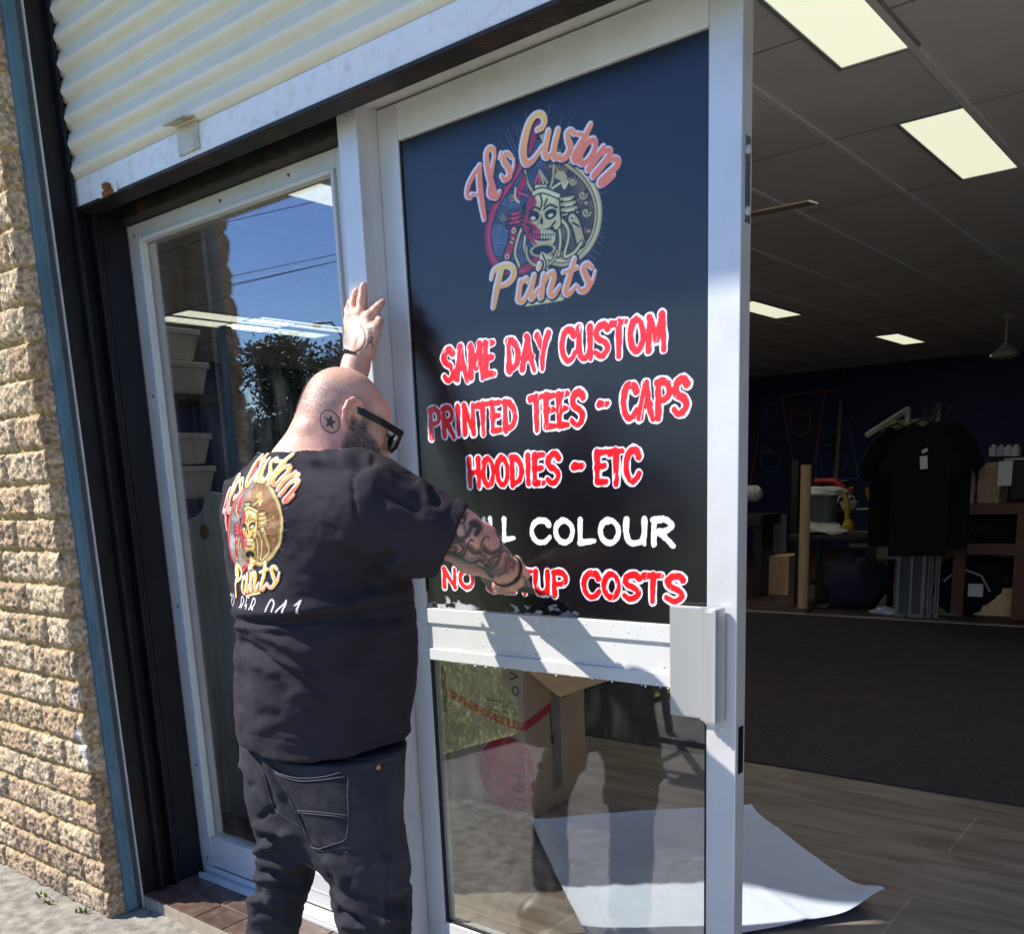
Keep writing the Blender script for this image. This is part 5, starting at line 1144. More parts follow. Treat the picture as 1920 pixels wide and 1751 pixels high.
# ------------------------------------------------------------------ implicit surfaces -> one continuous mesh
class Sdf:
    def __init__(s): s.p = []
    def add(s, fn, c, r, k=.01, op='u'): s.p.append((fn, np.asarray(c, float), r, k, op)); return s
    def cap(s, a, b, r1, r2, k=.01, op='u'):
        a, b = np.asarray(a, float), np.asarray(b, float); ab = b-a; L = ab@ab
        def f(P):
            t = np.clip(((P-a)@ab)/L, 0, 1)
            return np.linalg.norm(P-a-t[:, None]*ab, axis=1)-(r1+(r2-r1)*t)
        return s.add(f, (a+b)/2, math.sqrt(L)/2+max(r1, r2), k, op)
    def chain(s, pts, rs, k=.01, k0=None, op='u'):
        for i in range(len(pts)-1): s.cap(pts[i], pts[i+1], rs[i], rs[i+1], (k0 if (i == 0 and k0 is not None) else k), op)
        return s
    def ell(s, c, ax, rad, k=.01, op='u'):
        c = np.asarray(c, float); A = np.asarray(ax, float); q = np.asarray(rad, float)
        def f(P):
            l = (P-c)@A.T; k0 = np.linalg.norm(l/q, axis=1); k1 = np.linalg.norm(l/(q*q), axis=1)+1e-9
            return k0*(k0-1)/k1
        return s.add(f, c, max(rad), k, op)
    def sph(s, c, r, k=.01, op='u'): return s.cap(c, np.asarray(c, float)+np.array([0, 0, 1e-4]), r, r, k, op)
    def eval(s, P, c=None, R=0):
        d = np.full(len(P), 1.0)
        for fn, pc, pr, k, op in s.p:
            if c is not None and np.linalg.norm(pc-c) > pr+R+k+.02 and op != 'cut': continue
            e = fn(P)
            if op == 'u':
                if k <= 0: d = np.minimum(d, e)
                else: h = np.clip(.5+.5*(e-d)/k, 0, 1); d = e*h*0+(d*h+e*(1-h))-k*h*(1-h)
            else:
                e = -e
                if k <= 0: d = np.maximum(d, e)
                else: h = np.clip(.5-.5*(e-d)/k, 0, 1); d = (d*h+e*(1-h))+k*h*(1-h)
        return d
def nets(S, lo, hi, h, B=16):
    lo = np.asarray(lo, float); n = np.ceil((np.asarray(hi)-lo)/h).astype(int)+1
    V = np.full(tuple(n), 1.0, np.float32)
    R = B*h*math.sqrt(3)/2
    for i in range(0, n[0], B):
        for j in range(0, n[1], B):
            cs = []
            for k in range(0, n[2], B): cs.append(lo+h*(np.array([i, j, k])+B/2))
            d = S.eval(np.array(cs))
            for q, k in enumerate(range(0, n[2], B)):
                if abs(d[q]) > R*1.5+.012:
                    if d[q] < 0: V[i:i+B, j:j+B, k:k+B] = -1
                    continue
                ii, jj, kk = [np.arange(a, min(a+B, m)) for a, m in zip((i, j, k), n)]
                G = np.stack(np.meshgrid(ii, jj, kk, indexing='ij'), -1); P = lo+G.reshape(-1, 3)*h
                V[i:i+B, j:j+B, k:k+B] = S.eval(P, cs[q], R).reshape(G.shape[:3])
    ins = V < 0
    c = [ins[a:n[0]-1+a, b:n[1]-1+b, d:n[2]-1+d] for a in (0, 1) for b in (0, 1) for d in (0, 1)]
    anyi = c[0].copy(); alli = c[0].copy()
    for q in c[1:]: anyi |= q; alli &= q
    act = anyi & ~alli; idx = np.full(act.shape, -1, np.int64); ca = np.argwhere(act); idx[act] = np.arange(len(ca))
    acc = np.zeros((len(ca), 3)); cnt = np.zeros(len(ca))
    cor = [(0, 0, 0), (0, 0, 1), (0, 1, 0), (0, 1, 1), (1, 0, 0), (1, 0, 1), (1, 1, 0), (1, 1, 1)]
    vals = np.stack([V[ca[:, 0]+a, ca[:, 1]+b, ca[:, 2]+d] for a, b, d in cor], 1)
    for x in range(8):
        for y in range(x+1, 8):
            if sum(abs(p-q) for p, q in zip(cor[x], cor[y])) != 1: continue
            va, vb = vals[:, x], vals[:, y]; m = (va < 0) != (vb < 0); t = np.where(m, va/np.where(m, va-vb, 1), 0)
            p = np.array(cor[x])+(np.array(cor[y])-np.array(cor[x]))*t[:, None]; acc += p*m[:, None]; cnt += m
    Vt = lo+(ca+acc/np.maximum(cnt, 1)[:, None])*h
    F = []
    for ax in range(3):
        o1, o2 = [(1, 2), (2, 0), (0, 1)][ax]
        sl0 = [slice(None)]*3; sl1 = [slice(None)]*3; sl0[ax] = slice(0, -1); sl1[ax] = slice(1, None)
        a, b = ins[tuple(sl0)], ins[tuple(sl1)]; e = np.argwhere(a != b)
        ok = (e[:, o1] > 0) & (e[:, o2] > 0) & (e[:, o1] < n[o1]-1) & (e[:, o2] < n[o2]-1); e = e[ok]
        fl = a[e[:, 0], e[:, 1], e[:, 2]]
        def cell(d1, d2):
            q = e.copy(); q[:, o1] -= d1; q[:, o2] -= d2; return idx[q[:, 0], q[:, 1], q[:, 2]]
        Q = np.stack([cell(1, 1), cell(0, 1), cell(0, 0), cell(1, 0)], 1); Q[~fl] = Q[~fl][:, ::-1]; F.append(Q)
    F = np.vstack(F); F = F[(F >= 0).all(1)]
    return Vt, F
def vnormals(V, F):
    n = np.cross(V[F[:, 2]]-V[F[:, 0]], V[F[:, 3]]-V[F[:, 1]]); N = np.zeros_like(V)
    for i in range(4): np.add.at(N, F[:, i], n)
    return N/(np.linalg.norm(N, axis=1)[:, None]+1e-12)
def smooth(V, F, it=2, lam=.5):
    E = np.vstack([F[:, [0, 1]], F[:, [1, 2]], F[:, [2, 3]], F[:, [3, 0]]]); E = np.vstack([E, E[:, ::-1]])
    cnt = np.bincount(E[:, 0], minlength=len(V))[:, None]
    for _ in range(it):
        A = np.stack([np.bincount(E[:, 0], V[E[:, 1], k], minlength=len(V)) for k in range(3)], 1)/np.maximum(cnt, 1)
        V = V+(A-V)*lam
    return V
def pl_dist(Q, P):
    """distance of points Q to polyline P, signed side, parameter 0..1"""
    P = np.asarray(P, float); D = np.full(len(Q), 1e9); S = np.zeros(len(Q)); T = np.zeros(len(Q)); n = len(P)-1
    for i in range(n):
        a, b = P[i], P[i+1]; ab = b-a; t = np.clip(((Q-a)@ab)/(ab@ab), 0, 1); v = Q-a-t[:, None]*ab; d = np.linalg.norm(v, axis=1); m = d < D
        D[m] = d[m]; T[m] = (i+t[m])/n; S[m] = np.sign(ab[0]*v[m, 1]-ab[1]*v[m, 0])
    return D, S, T
def loft_fn(rows, L, Dp, pw=2.3):
    """rows: (z, cx, cy, a, b)"""
    r = np.array(sorted(rows)); z = r[:, 0]
    def f(P):
        g = [np.interp(P[:, 2], z, r[:, i]) for i in (1, 2, 3, 4)]
        dx = P[:, 0]-g[0]; dy = P[:, 1]-g[1]; u = (dx*L[0]+dy*L[1])/g[2]; v = (dx*Dp[0]+dy*Dp[1])/g[3]
        k = (np.abs(u)**pw+np.abs(v)**pw)**(1/pw)+1e-6; rad = np.hypot(dx, dy)
        d = np.where(k < .2, -np.minimum(g[2], g[3])*(1-k), rad*(1-1/k))
        return np.maximum(d*.92, np.maximum(z[0]-P[:, 2], P[:, 2]-z[-1]))
    c = np.array([r[:, 1].mean(), r[:, 2].mean(), (z[0]+z[-1])/2]); return f, c, (z[-1]-z[0])/2+.3

# ------------------------------------------------------------------ the man at the door
man = empty('person', (-1.62, -.42, -.045), 'man with shaved head, black t-shirt and dark jeans pressing the sign with a hand tool', 'person')
LV = np.array([.985, -.17]); LV /= np.linalg.norm(LV); DV = np.array([-LV[1], LV[0]])
L3 = np.array([LV[0], LV[1], 0]); D3 = np.array([DV[0], DV[1], 0])
TY_ = -.46
def trow(py, xl, xr, b, yc=TY_):
    c = W((xl+xr)/2, py, Y=yc); sc_ = FPX/((c-CAM)@CF); hw = (xr-xl)/2/sc_*.945
    vd = (c-CAM)[:2]; vd = vd/np.linalg.norm(vd); rl = vd[1]*LV[0]-vd[0]*LV[1]; rd = vd[1]*DV[0]-vd[0]*DV[1]
    a = math.sqrt(max(hw*hw-(rd*b)**2, 1e-4))/rl
    return (c[2], c[0], c[1], a*.985, b)
rows = [trow(822, 516, 684, .078, -.465), trow(840, 488, 696, .098, -.465), trow(866, 450, 712, .118, -.465), trow(900, 419, 730, .140), trow(950, 413, 744, .158), trow(1000, 414, 755, .165), trow(1050, 423, 764, .168), trow(1100, 431, 775, .172),
        trow(1160, 441, 784, .178), trow(1220, 441, 786, .182), trow(1300, 442, 781, .180), trow(1360, 441, 773, .175), trow(1480, 441, 769, .170)]
tors = loft_fn(rows, LV, DV)
tin = loft_fn([(z, x, y, max(a-.03, .03), max(b-.03, .03)) for z, x, y, a, b in sorted(rows)[2:-2]], LV, DV)
cat_ = lambda py: np.array([np.interp(W(600, py, Y=TY_)[2], *[np.array(sorted(rows))[:, i] for i in (0, j)]) for j in (1, 2)]+[W(600, py, Y=TY_)[2]])
SR = W(706, 940, Y=-.495); SL = W(500, 930, Y=-.43)
ER = W(858, 1003, Y=-.40); WR = W(950, 1070, Y=-.150)
EL = W(632, 812, Y=-.21); WL = W(668, 682, Y=-.135)
# head frame
hp_ = R_(24); Fh = np.array([.375*math.cos(hp_), .927*math.cos(hp_), -math.sin(hp_)]); Rh = np.cross(Fh, [0, 0, 1.0]); Rh /= np.linalg.norm(Rh); Uh = np.cross(Rh, Fh)
HS = .80
H0 = W(668, 786, Y=-.425)-.080*HS*Rh
HA = np.array([Fh, Rh, Uh])
def hd(f, r, u): return H0+(Fh*f+Rh*r+Uh*u)*HS
NB = np.array([cat_(850)[0], cat_(850)[1], cat_(850)[2]])
def head_sdf(S0):
    class _S:
        def ell(q, c, ax, rad, k=.01, op='u'): S0.ell(c, ax, [v*HS for v in rad], k*HS, op)
        def cap(q, a, b, r1, r2, k=.01, op='u'): S0.cap(a, b, r1*HS, r2*HS, k*HS, op)
        def sph(q, c, r, k=.01, op='u'): S0.sph(c, r*HS, k*HS, op)
        def chain(q, p, r, k=.01): S0.chain(p, [v*HS for v in r], k*HS)
    S = _S()
    S.ell(hd(-.014, 0, .036), HA, (.102, .081, .089), .02)
    S.ell(hd(-.055, 0, -.012), HA, (.058, .066, .06), .03)
    S.ell(hd(.045, 0, -.020), HA, (.058, .064, .085), .03)
    S.ell(hd(.062, 0, .035), HA, (.042, .06, .05), .03)
    for s_ in (-1, 1):
        S.cap(hd(-.004, .054*s_, -.052), hd(.07, .022*s_, -.096), .027, .026, .03)
        S.sph(hd(.068, .044*s_, -.022), .024, .02)
        S.cap(hd(.088, .014*s_, .024), hd(.078, .05*s_, .022), .011, .009, .015)
    S.sph(hd(.086, 0, -.100), .024, .02)
    S.cap(hd(.098, 0, .012), hd(.121, 0, -.030), .008, .013, .012)
    for s_ in (-1, 1):
        S.sph(hd(.110, .013*s_, -.034), .0085, .008)
        S.ell(hd(.108, .033*s_, .000), HA, (.016, .017, .012), .008, 'sub'); S.sph(hd(.086, .032*s_, -.001), .0125, .003)
    S.ell(hd(.101, 0, -.061), HA, (.011, .024, .007), .006); S.ell(hd(.099, 0, -.074), HA, (.011, .022, .008), .006)
    S.ell(hd(.112, 0, -.0675), HA, (.008, .026, .0016), .003, 'sub')
    # neck with a roll at the nape
    S.cap(hd(-.022, 0, -.015), NB+np.array([.01, 0.02, -.02]), .078, .092, .03)
    S.cap(hd(-.050, 0, -.04), NB+np.array([-.03, -.02, -.02]), .058, .066, .03)
    S.ell(hd(-.088, 0, -.060), HA, (.022, .045, .016), .022)
    # ears
    for s_ in (-1, 1):
        def e(a, b, o): a, b = a*1.22, b*1.16; return hd(a-.25*b*.4-.004, s_*(.0735+o*1.1-.30*a), b)
        S.ell(e(-.006, .001, .004), np.array([Fh*.94-Rh*.33*s_, Rh*.94*s_+Fh*.33, Uh]), (.028, .0065, .038), .008)
        rim = [(.013, .014, .003), (.012, .027, .006), (.000, .036, .009), (-.014, .034, .011), (-.025, .022, .012), (-.029, .006, .012), (-.026, -.010, .010), (-.018, -.024, .007), (-.006, -.035, .004), (.006, -.030, .002), (.010, -.016, .0)]
        S.chain([e(*q) for q in rim], [.0045, .0055, .006, .006, .006, .0058, .0055, .006, .008, .007, .005], .004)
        S.chain([e(.004, .016, .007), e(-.010, .012, .009), (e(-.015, -.004, .008)), e(-.008, -.018, .006)], [.003, .0042, .0045, .004], .004)
        S.ell(e(-.001, -.004, .013), HA, (.0095, .009, .012), .005, 'sub'); S.ell(e(-.010, .024, .016), HA, (.012, .006, .006), .004, 'sub')
        S.sph(e(.011, -.004, .006), .0055, .005)
def hand_left(S):
    pw = lambda x, y, Y: W(x, y, Y=Y)
    kn = [pw(654, 603, -.090), pw(662, 592, -.090), pw(675, 588, -.088), pw(692, 594, -.086)]
    wr = [pw(661, 660, -.120), pw(667, 658, -.122), pw(675, 657, -.122), pw(684, 657, -.118)]
    for i in range(4): S.cap(wr[i], kn[i], .017, .0125, .014)
    S.cap(pw(690, 655, -.115), pw(704, 618, -.095), .017, .014, .014)      # thumb mound
    S.cap(pw(664, 640, -.105), pw(690, 630, -.10), .017, .016, .015)
    fin = [([kn[0], pw(652, 583, -.079), pw(657, 568, -.076), pw(664, 561, -.076)], [.0105, .0090, .0085, .0075]),
           ([kn[1], pw(661, 570, -.082), pw(666, 553, -.076), pw(669, 546, -.076)], [.0115, .0098, .0092, .0078]),
           ([kn[2], pw(677, 564, -.082), pw(680, 545, -.076), pw(682, 535, -.076)], [.0115, .0102, .0095, .0080]),
           ([kn[3], pw(702, 582, -.078), pw(711, 573, -.066), pw(718, 567, -.052)], [.0115, .0104, .0095, .0082]),
           ([pw(704, 617, -.092), pw(711, 604, -.080), pw(707, 592, -.070)], [.0125, .0105, .0088])]
    for P, r in fin: S.chain(P, r, .003, .008)
    for q, rr in ((kn[1], .0125), (kn[2], .0125), (kn[3], .0122)): S.sph(q+np.array([.003, -.004, 0]), rr*.9, .008)
HR = W(957, 1083, Y=-.085)
def hand_right(S):
    pw = lambda x, y, Y: W(x, y, Y=Y)
    kn = [pw(972, 1062, -.056), pw(962, 1078, -.055), pw(948, 1090, -.056), pw(934, 1097, -.06)]
    for i, q in enumerate(kn): S.cap(WR+(q-WR)*.25+np.array([0, 0, .0]), q, .020, .0135, .014)
    tip = [(pw(986, 1077, -.032), pw(978, 1092, -.024)), (pw(974, 1093, -.032), pw(964, 1104, -.024)), (pw(957, 1103, -.034), pw(946, 1108, -.026)), (pw(938, 1106, -.036), pw(928, 1106, -.028))]
    for q, (a, b) in zip(kn, tip): S.chain([q, a, b], [.0115, .0098, .0082], .003, .008)
    S.chain([pw(962, 1060, -.105), pw(967, 1052, -.075), pw(966, 1060, -.045), pw(957, 1068, -.028)], [.015, .0125, .0105, .009], .005, .012)
def build_body():
    S = Sdf(); S.add(*tin, .02)
    head_sdf(S)
    S.chain([SR, ER], [.060, .046], .03); m1 = ER+(WR-ER)*.33; S.chain([ER, m1, WR], [.047, .049, .030], .02)
    S.chain([SL, EL], [.058, .044], .03); m2 = EL+(WL-EL)*.33; S.chain([EL, m2, WL, W(672, 662, Y=-.122)], [.044, .046, .029, .026], .02)
    hand_left(S); hand_right(S)
    V, F = nets(S, (-2.0, -.70, .62), (-1.08, .02, 1.82), .0032)
    V = smooth(V, F, 1, .5)
    return V, F
BV, BF = build_body(); BN = vnormals(BV, BF)
def body_colours():
    V = BV; loc = (V-H0)@HA.T/HS; f, r, u = loc[:, 0], loc[:, 1], loc[:, 2]
    C = np.tile(np.array([.58, .335, .245]), (len(V), 1))
    n1 = fbm(V, 28, 3, 4); n2 = fbm(V, 140, 9, 2)
    C *= (1+n1*.22+n2*.10)[:, None]
    inh = (np.linalg.norm(loc, axis=1) < .24)
    red = np.clip(1-np.hypot(f+.05, u+.07)/.10, 0, 1)*inh*.55
    ear = np.clip((np.abs(r)-.076)/.014, 0, 1)*inh*(np.abs(f+.01) < .05)*.6
    C = C*(1-(red+ear)[:, None]*.35)+np.array([.58, .20, .16])*(red+ear)[:, None]*.35
    # shaved hair: cool grey stubble low on the back and sides
    b = np.clip((.085+.25*f*0-u)/.05, 0, 1)*np.clip((u+.035)/.03, 0, 1)*np.clip((.045-f)/.03, 0, 1)*inh*(np.clip((.0835-np.abs(r))/.004, 0, 1))
    sp = np.clip(.72+fbm(V, 60, 5, 2)*.5, 0, 1)
    C = C*(1-(b*.62*sp)[:, None])+np.array([.17, .145, .135])*(b*.62*sp)[:, None]
    bd = beard_mask(f, r, u)*inh*(.75+.5*n2)
    C = C*(1-np.clip(bd, 0, 1)[:, None]*.8)+np.array([.10, .075, .065])*np.clip(bd, 0, 1)[:, None]*.8
    lip = np.clip(1-np.hypot((f-.108)/.016, (u+.068)/.013), 0, 1)*(np.abs(r) < .028)*inh
    C = C*(1-lip[:, None])+np.array([.42, .13, .12])*lip[:, None]
    # fingertips and knuckles a little redder
    q = np.minimum(np.linalg.norm(V-W(668, 550, Y=-.08), axis=1), np.linalg.norm(V-W(716, 570, Y=-.055), axis=1)); t = np.clip(1-q/.035, 0, 1)[:, None]*.35
    C = C*(1-t)+np.array([.55, .20, .16])*t
    return np.clip(C, .02, .8)
def beard_mask(f, r, u):
    cheek = .004-.50*np.clip(f-.018, 0, .1)
    low = np.clip((cheek-u)/.018, 0, 1)*np.clip((f+.022+.0*u)/.016, 0, 1)*np.clip((u+.145)/.02, 0, 1)
    side = np.clip(1-np.abs(f-.026)/.014, 0, 1)*np.clip((.012-u)/.01, 0, 1)*np.clip((u+.05)/.02, 0, 1)*(np.abs(r) > .045)
    return np.clip(low+side, 0, 1)
M_skin = mat('skin', rough=.46, spec=.45, attr=True, var=.11, vscale=120, bump=.5, bscale=400, sss=.12, rvar=.06, bdist=.002)
mk('body', BV, BF, M_skin, man, smooth=True, col=body_colours())
BT = BVHTree.FromPolygons([Vector(v) for v in BV], BF.tolist())
def hit(tree, px, py):
    d = CR*(px-PX0)/FPX-CU*(py-PY0)/FPX+CF; d = d/np.linalg.norm(d)
    p, n, i, t = tree.ray_cast(Vector(CAM), Vector(d))
    return (None, None) if p is None else (np.array(p), np.array(n))
def layer(name, tree, ras, m, off, parent, zmax=None):
    """a thin printed layer lying on a body surface; ras is drawn on the photo's own pixel grid over that patch"""
    idx = -np.ones((ras.ny, ras.nx), int); V = []; C = []
    for j in range(ras.ny):
        for i in range(ras.nx):
            a = ras.a[max(0, j-1):j+2, max(0, i-1):i+2].max()
            if a < .02: continue
            p, n = hit(tree, ras.u0+i*ras.px, -(ras.v0+j*ras.px))
            if p is None or (zmax is not None and p[1] > zmax): continue
            if n@(CAM-p) < 0: n = -n
            idx[j, i] = len(V); V.append(p+n*off); C.append((*ras.c[j, i], ras.a[j, i]))
    V = np.array(V); A = [idx[:-1, :-1], idx[:-1, 1:], idx[1:, 1:], idx[1:, :-1]]; F = np.stack(A, -1).reshape(-1, 4); F = F[(F >= 0).all(1)]
    e = np.max([np.linalg.norm(V[F[:, i]]-V[F[:, (i+1) % 4]], axis=1) for i in range(4)], axis=0); F = F[e < .012]
    me = bpy.data.meshes.new(name); me.from_pydata(V.tolist(), [], F.tolist()); a = me.color_attributes.new('Col', 'FLOAT_COLOR', 'POINT'); a.data.foreach_set('color', np.array(C, np.float32).ravel())
    me.polygons.foreach_set('use_smooth', [True]*len(F)); return link(name, me, m, parent)
def ink_mat(name, rough, spec):
    m = bpy.data.materials.new(name); m.use_nodes = True; t = m.node_tree; p = t.nodes['Principled BSDF']; a = t.nodes.new('ShaderNodeAttribute'); a.attribute_name = 'Col'
    n = t.nodes.new('ShaderNodeTexNoise'); n.inputs['Scale'].default_value = 300; mr = t.nodes.new('ShaderNodeMapRange'); mr.inputs['To Min'].default_value = .8; mr.inputs['To Max'].default_value = 1.2
    t.links.new(n.outputs['Fac'], mr.inputs['Value']); sc_ = t.nodes.new('ShaderNodeVectorMath'); sc_.operation = 'SCALE'; t.links.new(a.outputs['Color'], sc_.inputs[0]); t.links.new(mr.outputs[0], sc_.inputs['Scale'])
    t.links.new(sc_.outputs[0], p.inputs['Base Color']); t.links.new(a.outputs['Alpha'], p.inputs['Alpha']); p.inputs['Roughness'].default_value = rough; p.inputs['Specular IOR Level'].default_value = spec; return m
M_ink_ = ink_mat('tattoo_ink', .5, .4)
class RasT(Ras):
    """raster over photo pixels (v = -y) that also keeps soft alpha"""
    def __init__(s, x0, y0, x1, y1, px): Ras.__init__(s, x0, -y1, x1-x0, y1-y0, px, (.05, .05, .055), 0.0)
    def soft(s, P, r, col, blur, op):
        P = np.array([(x, -y) for x, y in P]); w, d = s.sd_stroke(catmull(P, 4), r, blur*2)
        if w is None: return
        al = np.clip(1-(d/blur*.5+.5), 0, 1)*op; i0, i1, j0, j1 = w; a0 = s.a[j0:j1, i0:i1]; an = a0+al*(1-a0)
        k = (al/np.maximum(an, 1e-4))[..., None]; s.c[j0:j1, i0:i1] = s.c[j0:j1, i0:i1]*(1-k)+np.array(col)*k; s.a[j0:j1, i0:i1] = an
def tattoos():
    ik = np.array([.035, .04, .048])
    # star in a ring on the neck
    r = RasT(598, 764, 642, 816, .8); q = lambda x, y: (590+x/7.612, 640+y/7.612)
    r.soft([q(218+136*math.cos(t)+10*math.sin(t), 1143+160*math.sin(t)+22*math.cos(t)) for t in np.linspace(0, 2*math.pi, 30)], .9, ik, .9, .92)
    st = [q(*p) for p in ((237, 1052), (253, 1130), (308, 1150), (250, 1180), (272, 1253), (213, 1200), (160, 1218), (183, 1150), (137, 1078), (200, 1110))]
    w, d = r.sd_poly([(x, -y) for x, y in st], 2); al = np.clip(.5-d/.9, 0, 1)*.9; r.a[w[2]:w[3], w[0]:w[1]] = np.maximum(r.a[w[2]:w[3], w[0]:w[1]], al); r.c[:] = ik
    layer('neck_tattoo', BT, r, M_ink_, .0006, man)
    # back of the left hand: pale rose, dark crescent, lettering up its edge
    r = RasT(640, 590, 722, 668, .8); q = lambda x, y: (400+x/3.502, 500+y/3.502)
    for k in range(14):
        a = k*2.4; rr = 6+22*k/14; c = q(895+rr*1.7*math.cos(a), 465+rr*2.6*math.sin(a)); r.soft([c, (c[0]+3, c[1]+2)], 3.2, (.26+.07*(k % 3), .30, .29), 3.2, .6)
    for k in range(9): a = k*.7; c = q(895+32*math.cos(a), 465+65*math.sin(a)); r.soft([c, (c[0]+3*math.cos(a+1.5), c[1]+4*math.sin(a+1.5))], .5, (.18, .20, .2), 1.2, .5)
    r.soft([q(*p) for p in ((965, 385), (990, 430), (992, 490), (965, 540), (925, 560))], 1.2, ik, 1.0, .9)
    r.soft([q(*p) for p in ((945, 450), (930, 520))], 1.0, ik, 1.2, .7)
    LET = [((1003, 535), (1012, 505), (1035, 500), (1048, 520), (1040, 540)), ((1010, 490), (1040, 492)), ((1008, 478), (1042, 476), (1040, 460), (1020, 458), (1018, 474)), ((1015, 448), (1042, 440)), ((1018, 438), (1040, 428), (1022, 422), (1018, 436)), ((1015, 415), (1040, 412), (1030, 404)), ((1012, 410), (1042, 398))]
    for s_ in LET: r.soft([q(*p) for p in s_], .75, ik, .9, .9)
    layer('hand_tattoo', BT, r, M_ink_, .0006, man)
    # right forearm
    r = RasT(800, 945, 985, 1105, .8); q = lambda x, y: (780+x/6.857, 920+y/6.857)
    S_ = lambda P, w, o, b=4, col=ik: r.soft([q(*p) for p in P], w, col, b, o)
    S_([(560, 860), (640, 870), (720, 880), (790, 870)], 4, .6, 8, (.05, .16, .22)); S_([(420, 830), (520, 870), (640, 930), (800, 990), (880, 1010)], 5, .5, 8, (.07, .13, .14)); S_([(210, 760), (330, 800)], 4, .5, 6, (.32, .05, .04))
    S_([(300, 690), (450, 740), (600, 760)], 8, .35, 10, (.20, .14, .06)); S_([(950, 1000), (1100, 1000), (1200, 950)], 12, .40, 12, (.16, .15, .11)); S_([(700, 560), (800, 540), (960, 620), (1000, 700)], 8, .25, 14, (.38, .14, .15))
    for P, w, o in (([(735, 645), (705, 630), (665, 680), (680, 760), (760, 812), (840, 790)], 1.3, .85), ([(935, 605), (900, 588), (845, 660), (850, 750), (920, 808), (1010, 800), (1078, 720), (1082, 620), (1040, 540), (1038, 490)], 1.4, .85),
                    ([(700, 420), (760, 400), (800, 470), (770, 560)], 4.0, .75), ([(800, 420), (830, 480), (790, 540)], 3.5, .5), ([(490, 470), (500, 580), (570, 620), (660, 570), (710, 470), (760, 450)], 3.6, .75), ([(440, 520), (470, 600), (550, 640), (640, 600)], 1.6, .8),
                    ([(370, 560), (440, 640), (520, 665), (600, 640)], 3.2, .75), ([(500, 400), (590, 420), (640, 360), (560, 340)], 1.5, .7), ([(560, 290), (600, 350), (640, 300)], 3.2, .55), ([(520, 380), (510, 520), (540, 590)], 1.6, .6), ([(620, 440), (640, 540)], 3.0, .5),
                    ([(255, 700), (330, 620), (400, 650), (390, 710), (340, 740)], 1.3, .8), ([(330, 765), (470, 790), (520, 750), (470, 712), (420, 740)], 2.6, .75), ([(560, 680), (605, 740), (560, 800), (470, 800)], 1.8, .8), ([(610, 660), (640, 760), (590, 830), (500, 830)], 2.8, .7),
                    ([(690, 720), (760, 780), (820, 770)], 4.0, .6), ([(890, 750), (960, 800), (1050, 770)], 4.0, .65), ([(870, 690), (890, 760)], 1.2, .7), ([(840, 820), (890, 850), (880, 890), (820, 880)], 3.0, .7), ([(400, 810), (560, 850), (650, 910), (780, 930)], 1.4, .7), ([(700, 930), (800, 900), (880, 940), (890, 990)], 1.6, .7), ([(780, 960), (850, 990), (910, 1020)], 1.6, .6),
                    ([(920, 960), (950, 890), (1010, 850), (1065, 850), (1050, 910), (990, 990), (940, 1050)], 3.6, .65), ([(930, 990), (1000, 900)], 1.2, .8), ([(950, 1030), (1030, 920)], 1.2, .8), ([(1075, 820), (1100, 740), (1150, 690), (1230, 750), (1200, 800), (1150, 760)], 3.4, .65), ([(1100, 800), (1150, 720)], 1.2, .7),
                    ([(1050, 520), (1110, 600), (1140, 640)], 4.5, .55), ([(1130, 640), (1180, 650)], 3, .5), ([(1150, 860), (1160, 950), (1140, 1000)], 3.0, .5), ([(1190, 840), (1200, 930)], 1.4, .5), ([(960, 1090), (1050, 1070), (1180, 1040)], 2.2, .6), ([(1000, 1050), (1090, 1010)], 1.2, .6), ([(1060, 1100), (1180, 1000), (1250, 960)], 1.4, .55), ([(920, 1040), (980, 1110)], 3.0, .5), ([(1220, 880), (1260, 930), (1240, 1010)], 2.4, .5)):
        S_(P, w, min(1, o*1.15), 1.1 if w < 2 else 3.2)
    layer('arm_tattoo', BT, r, M_ink_, .0006, man, -.10)
tattoos()

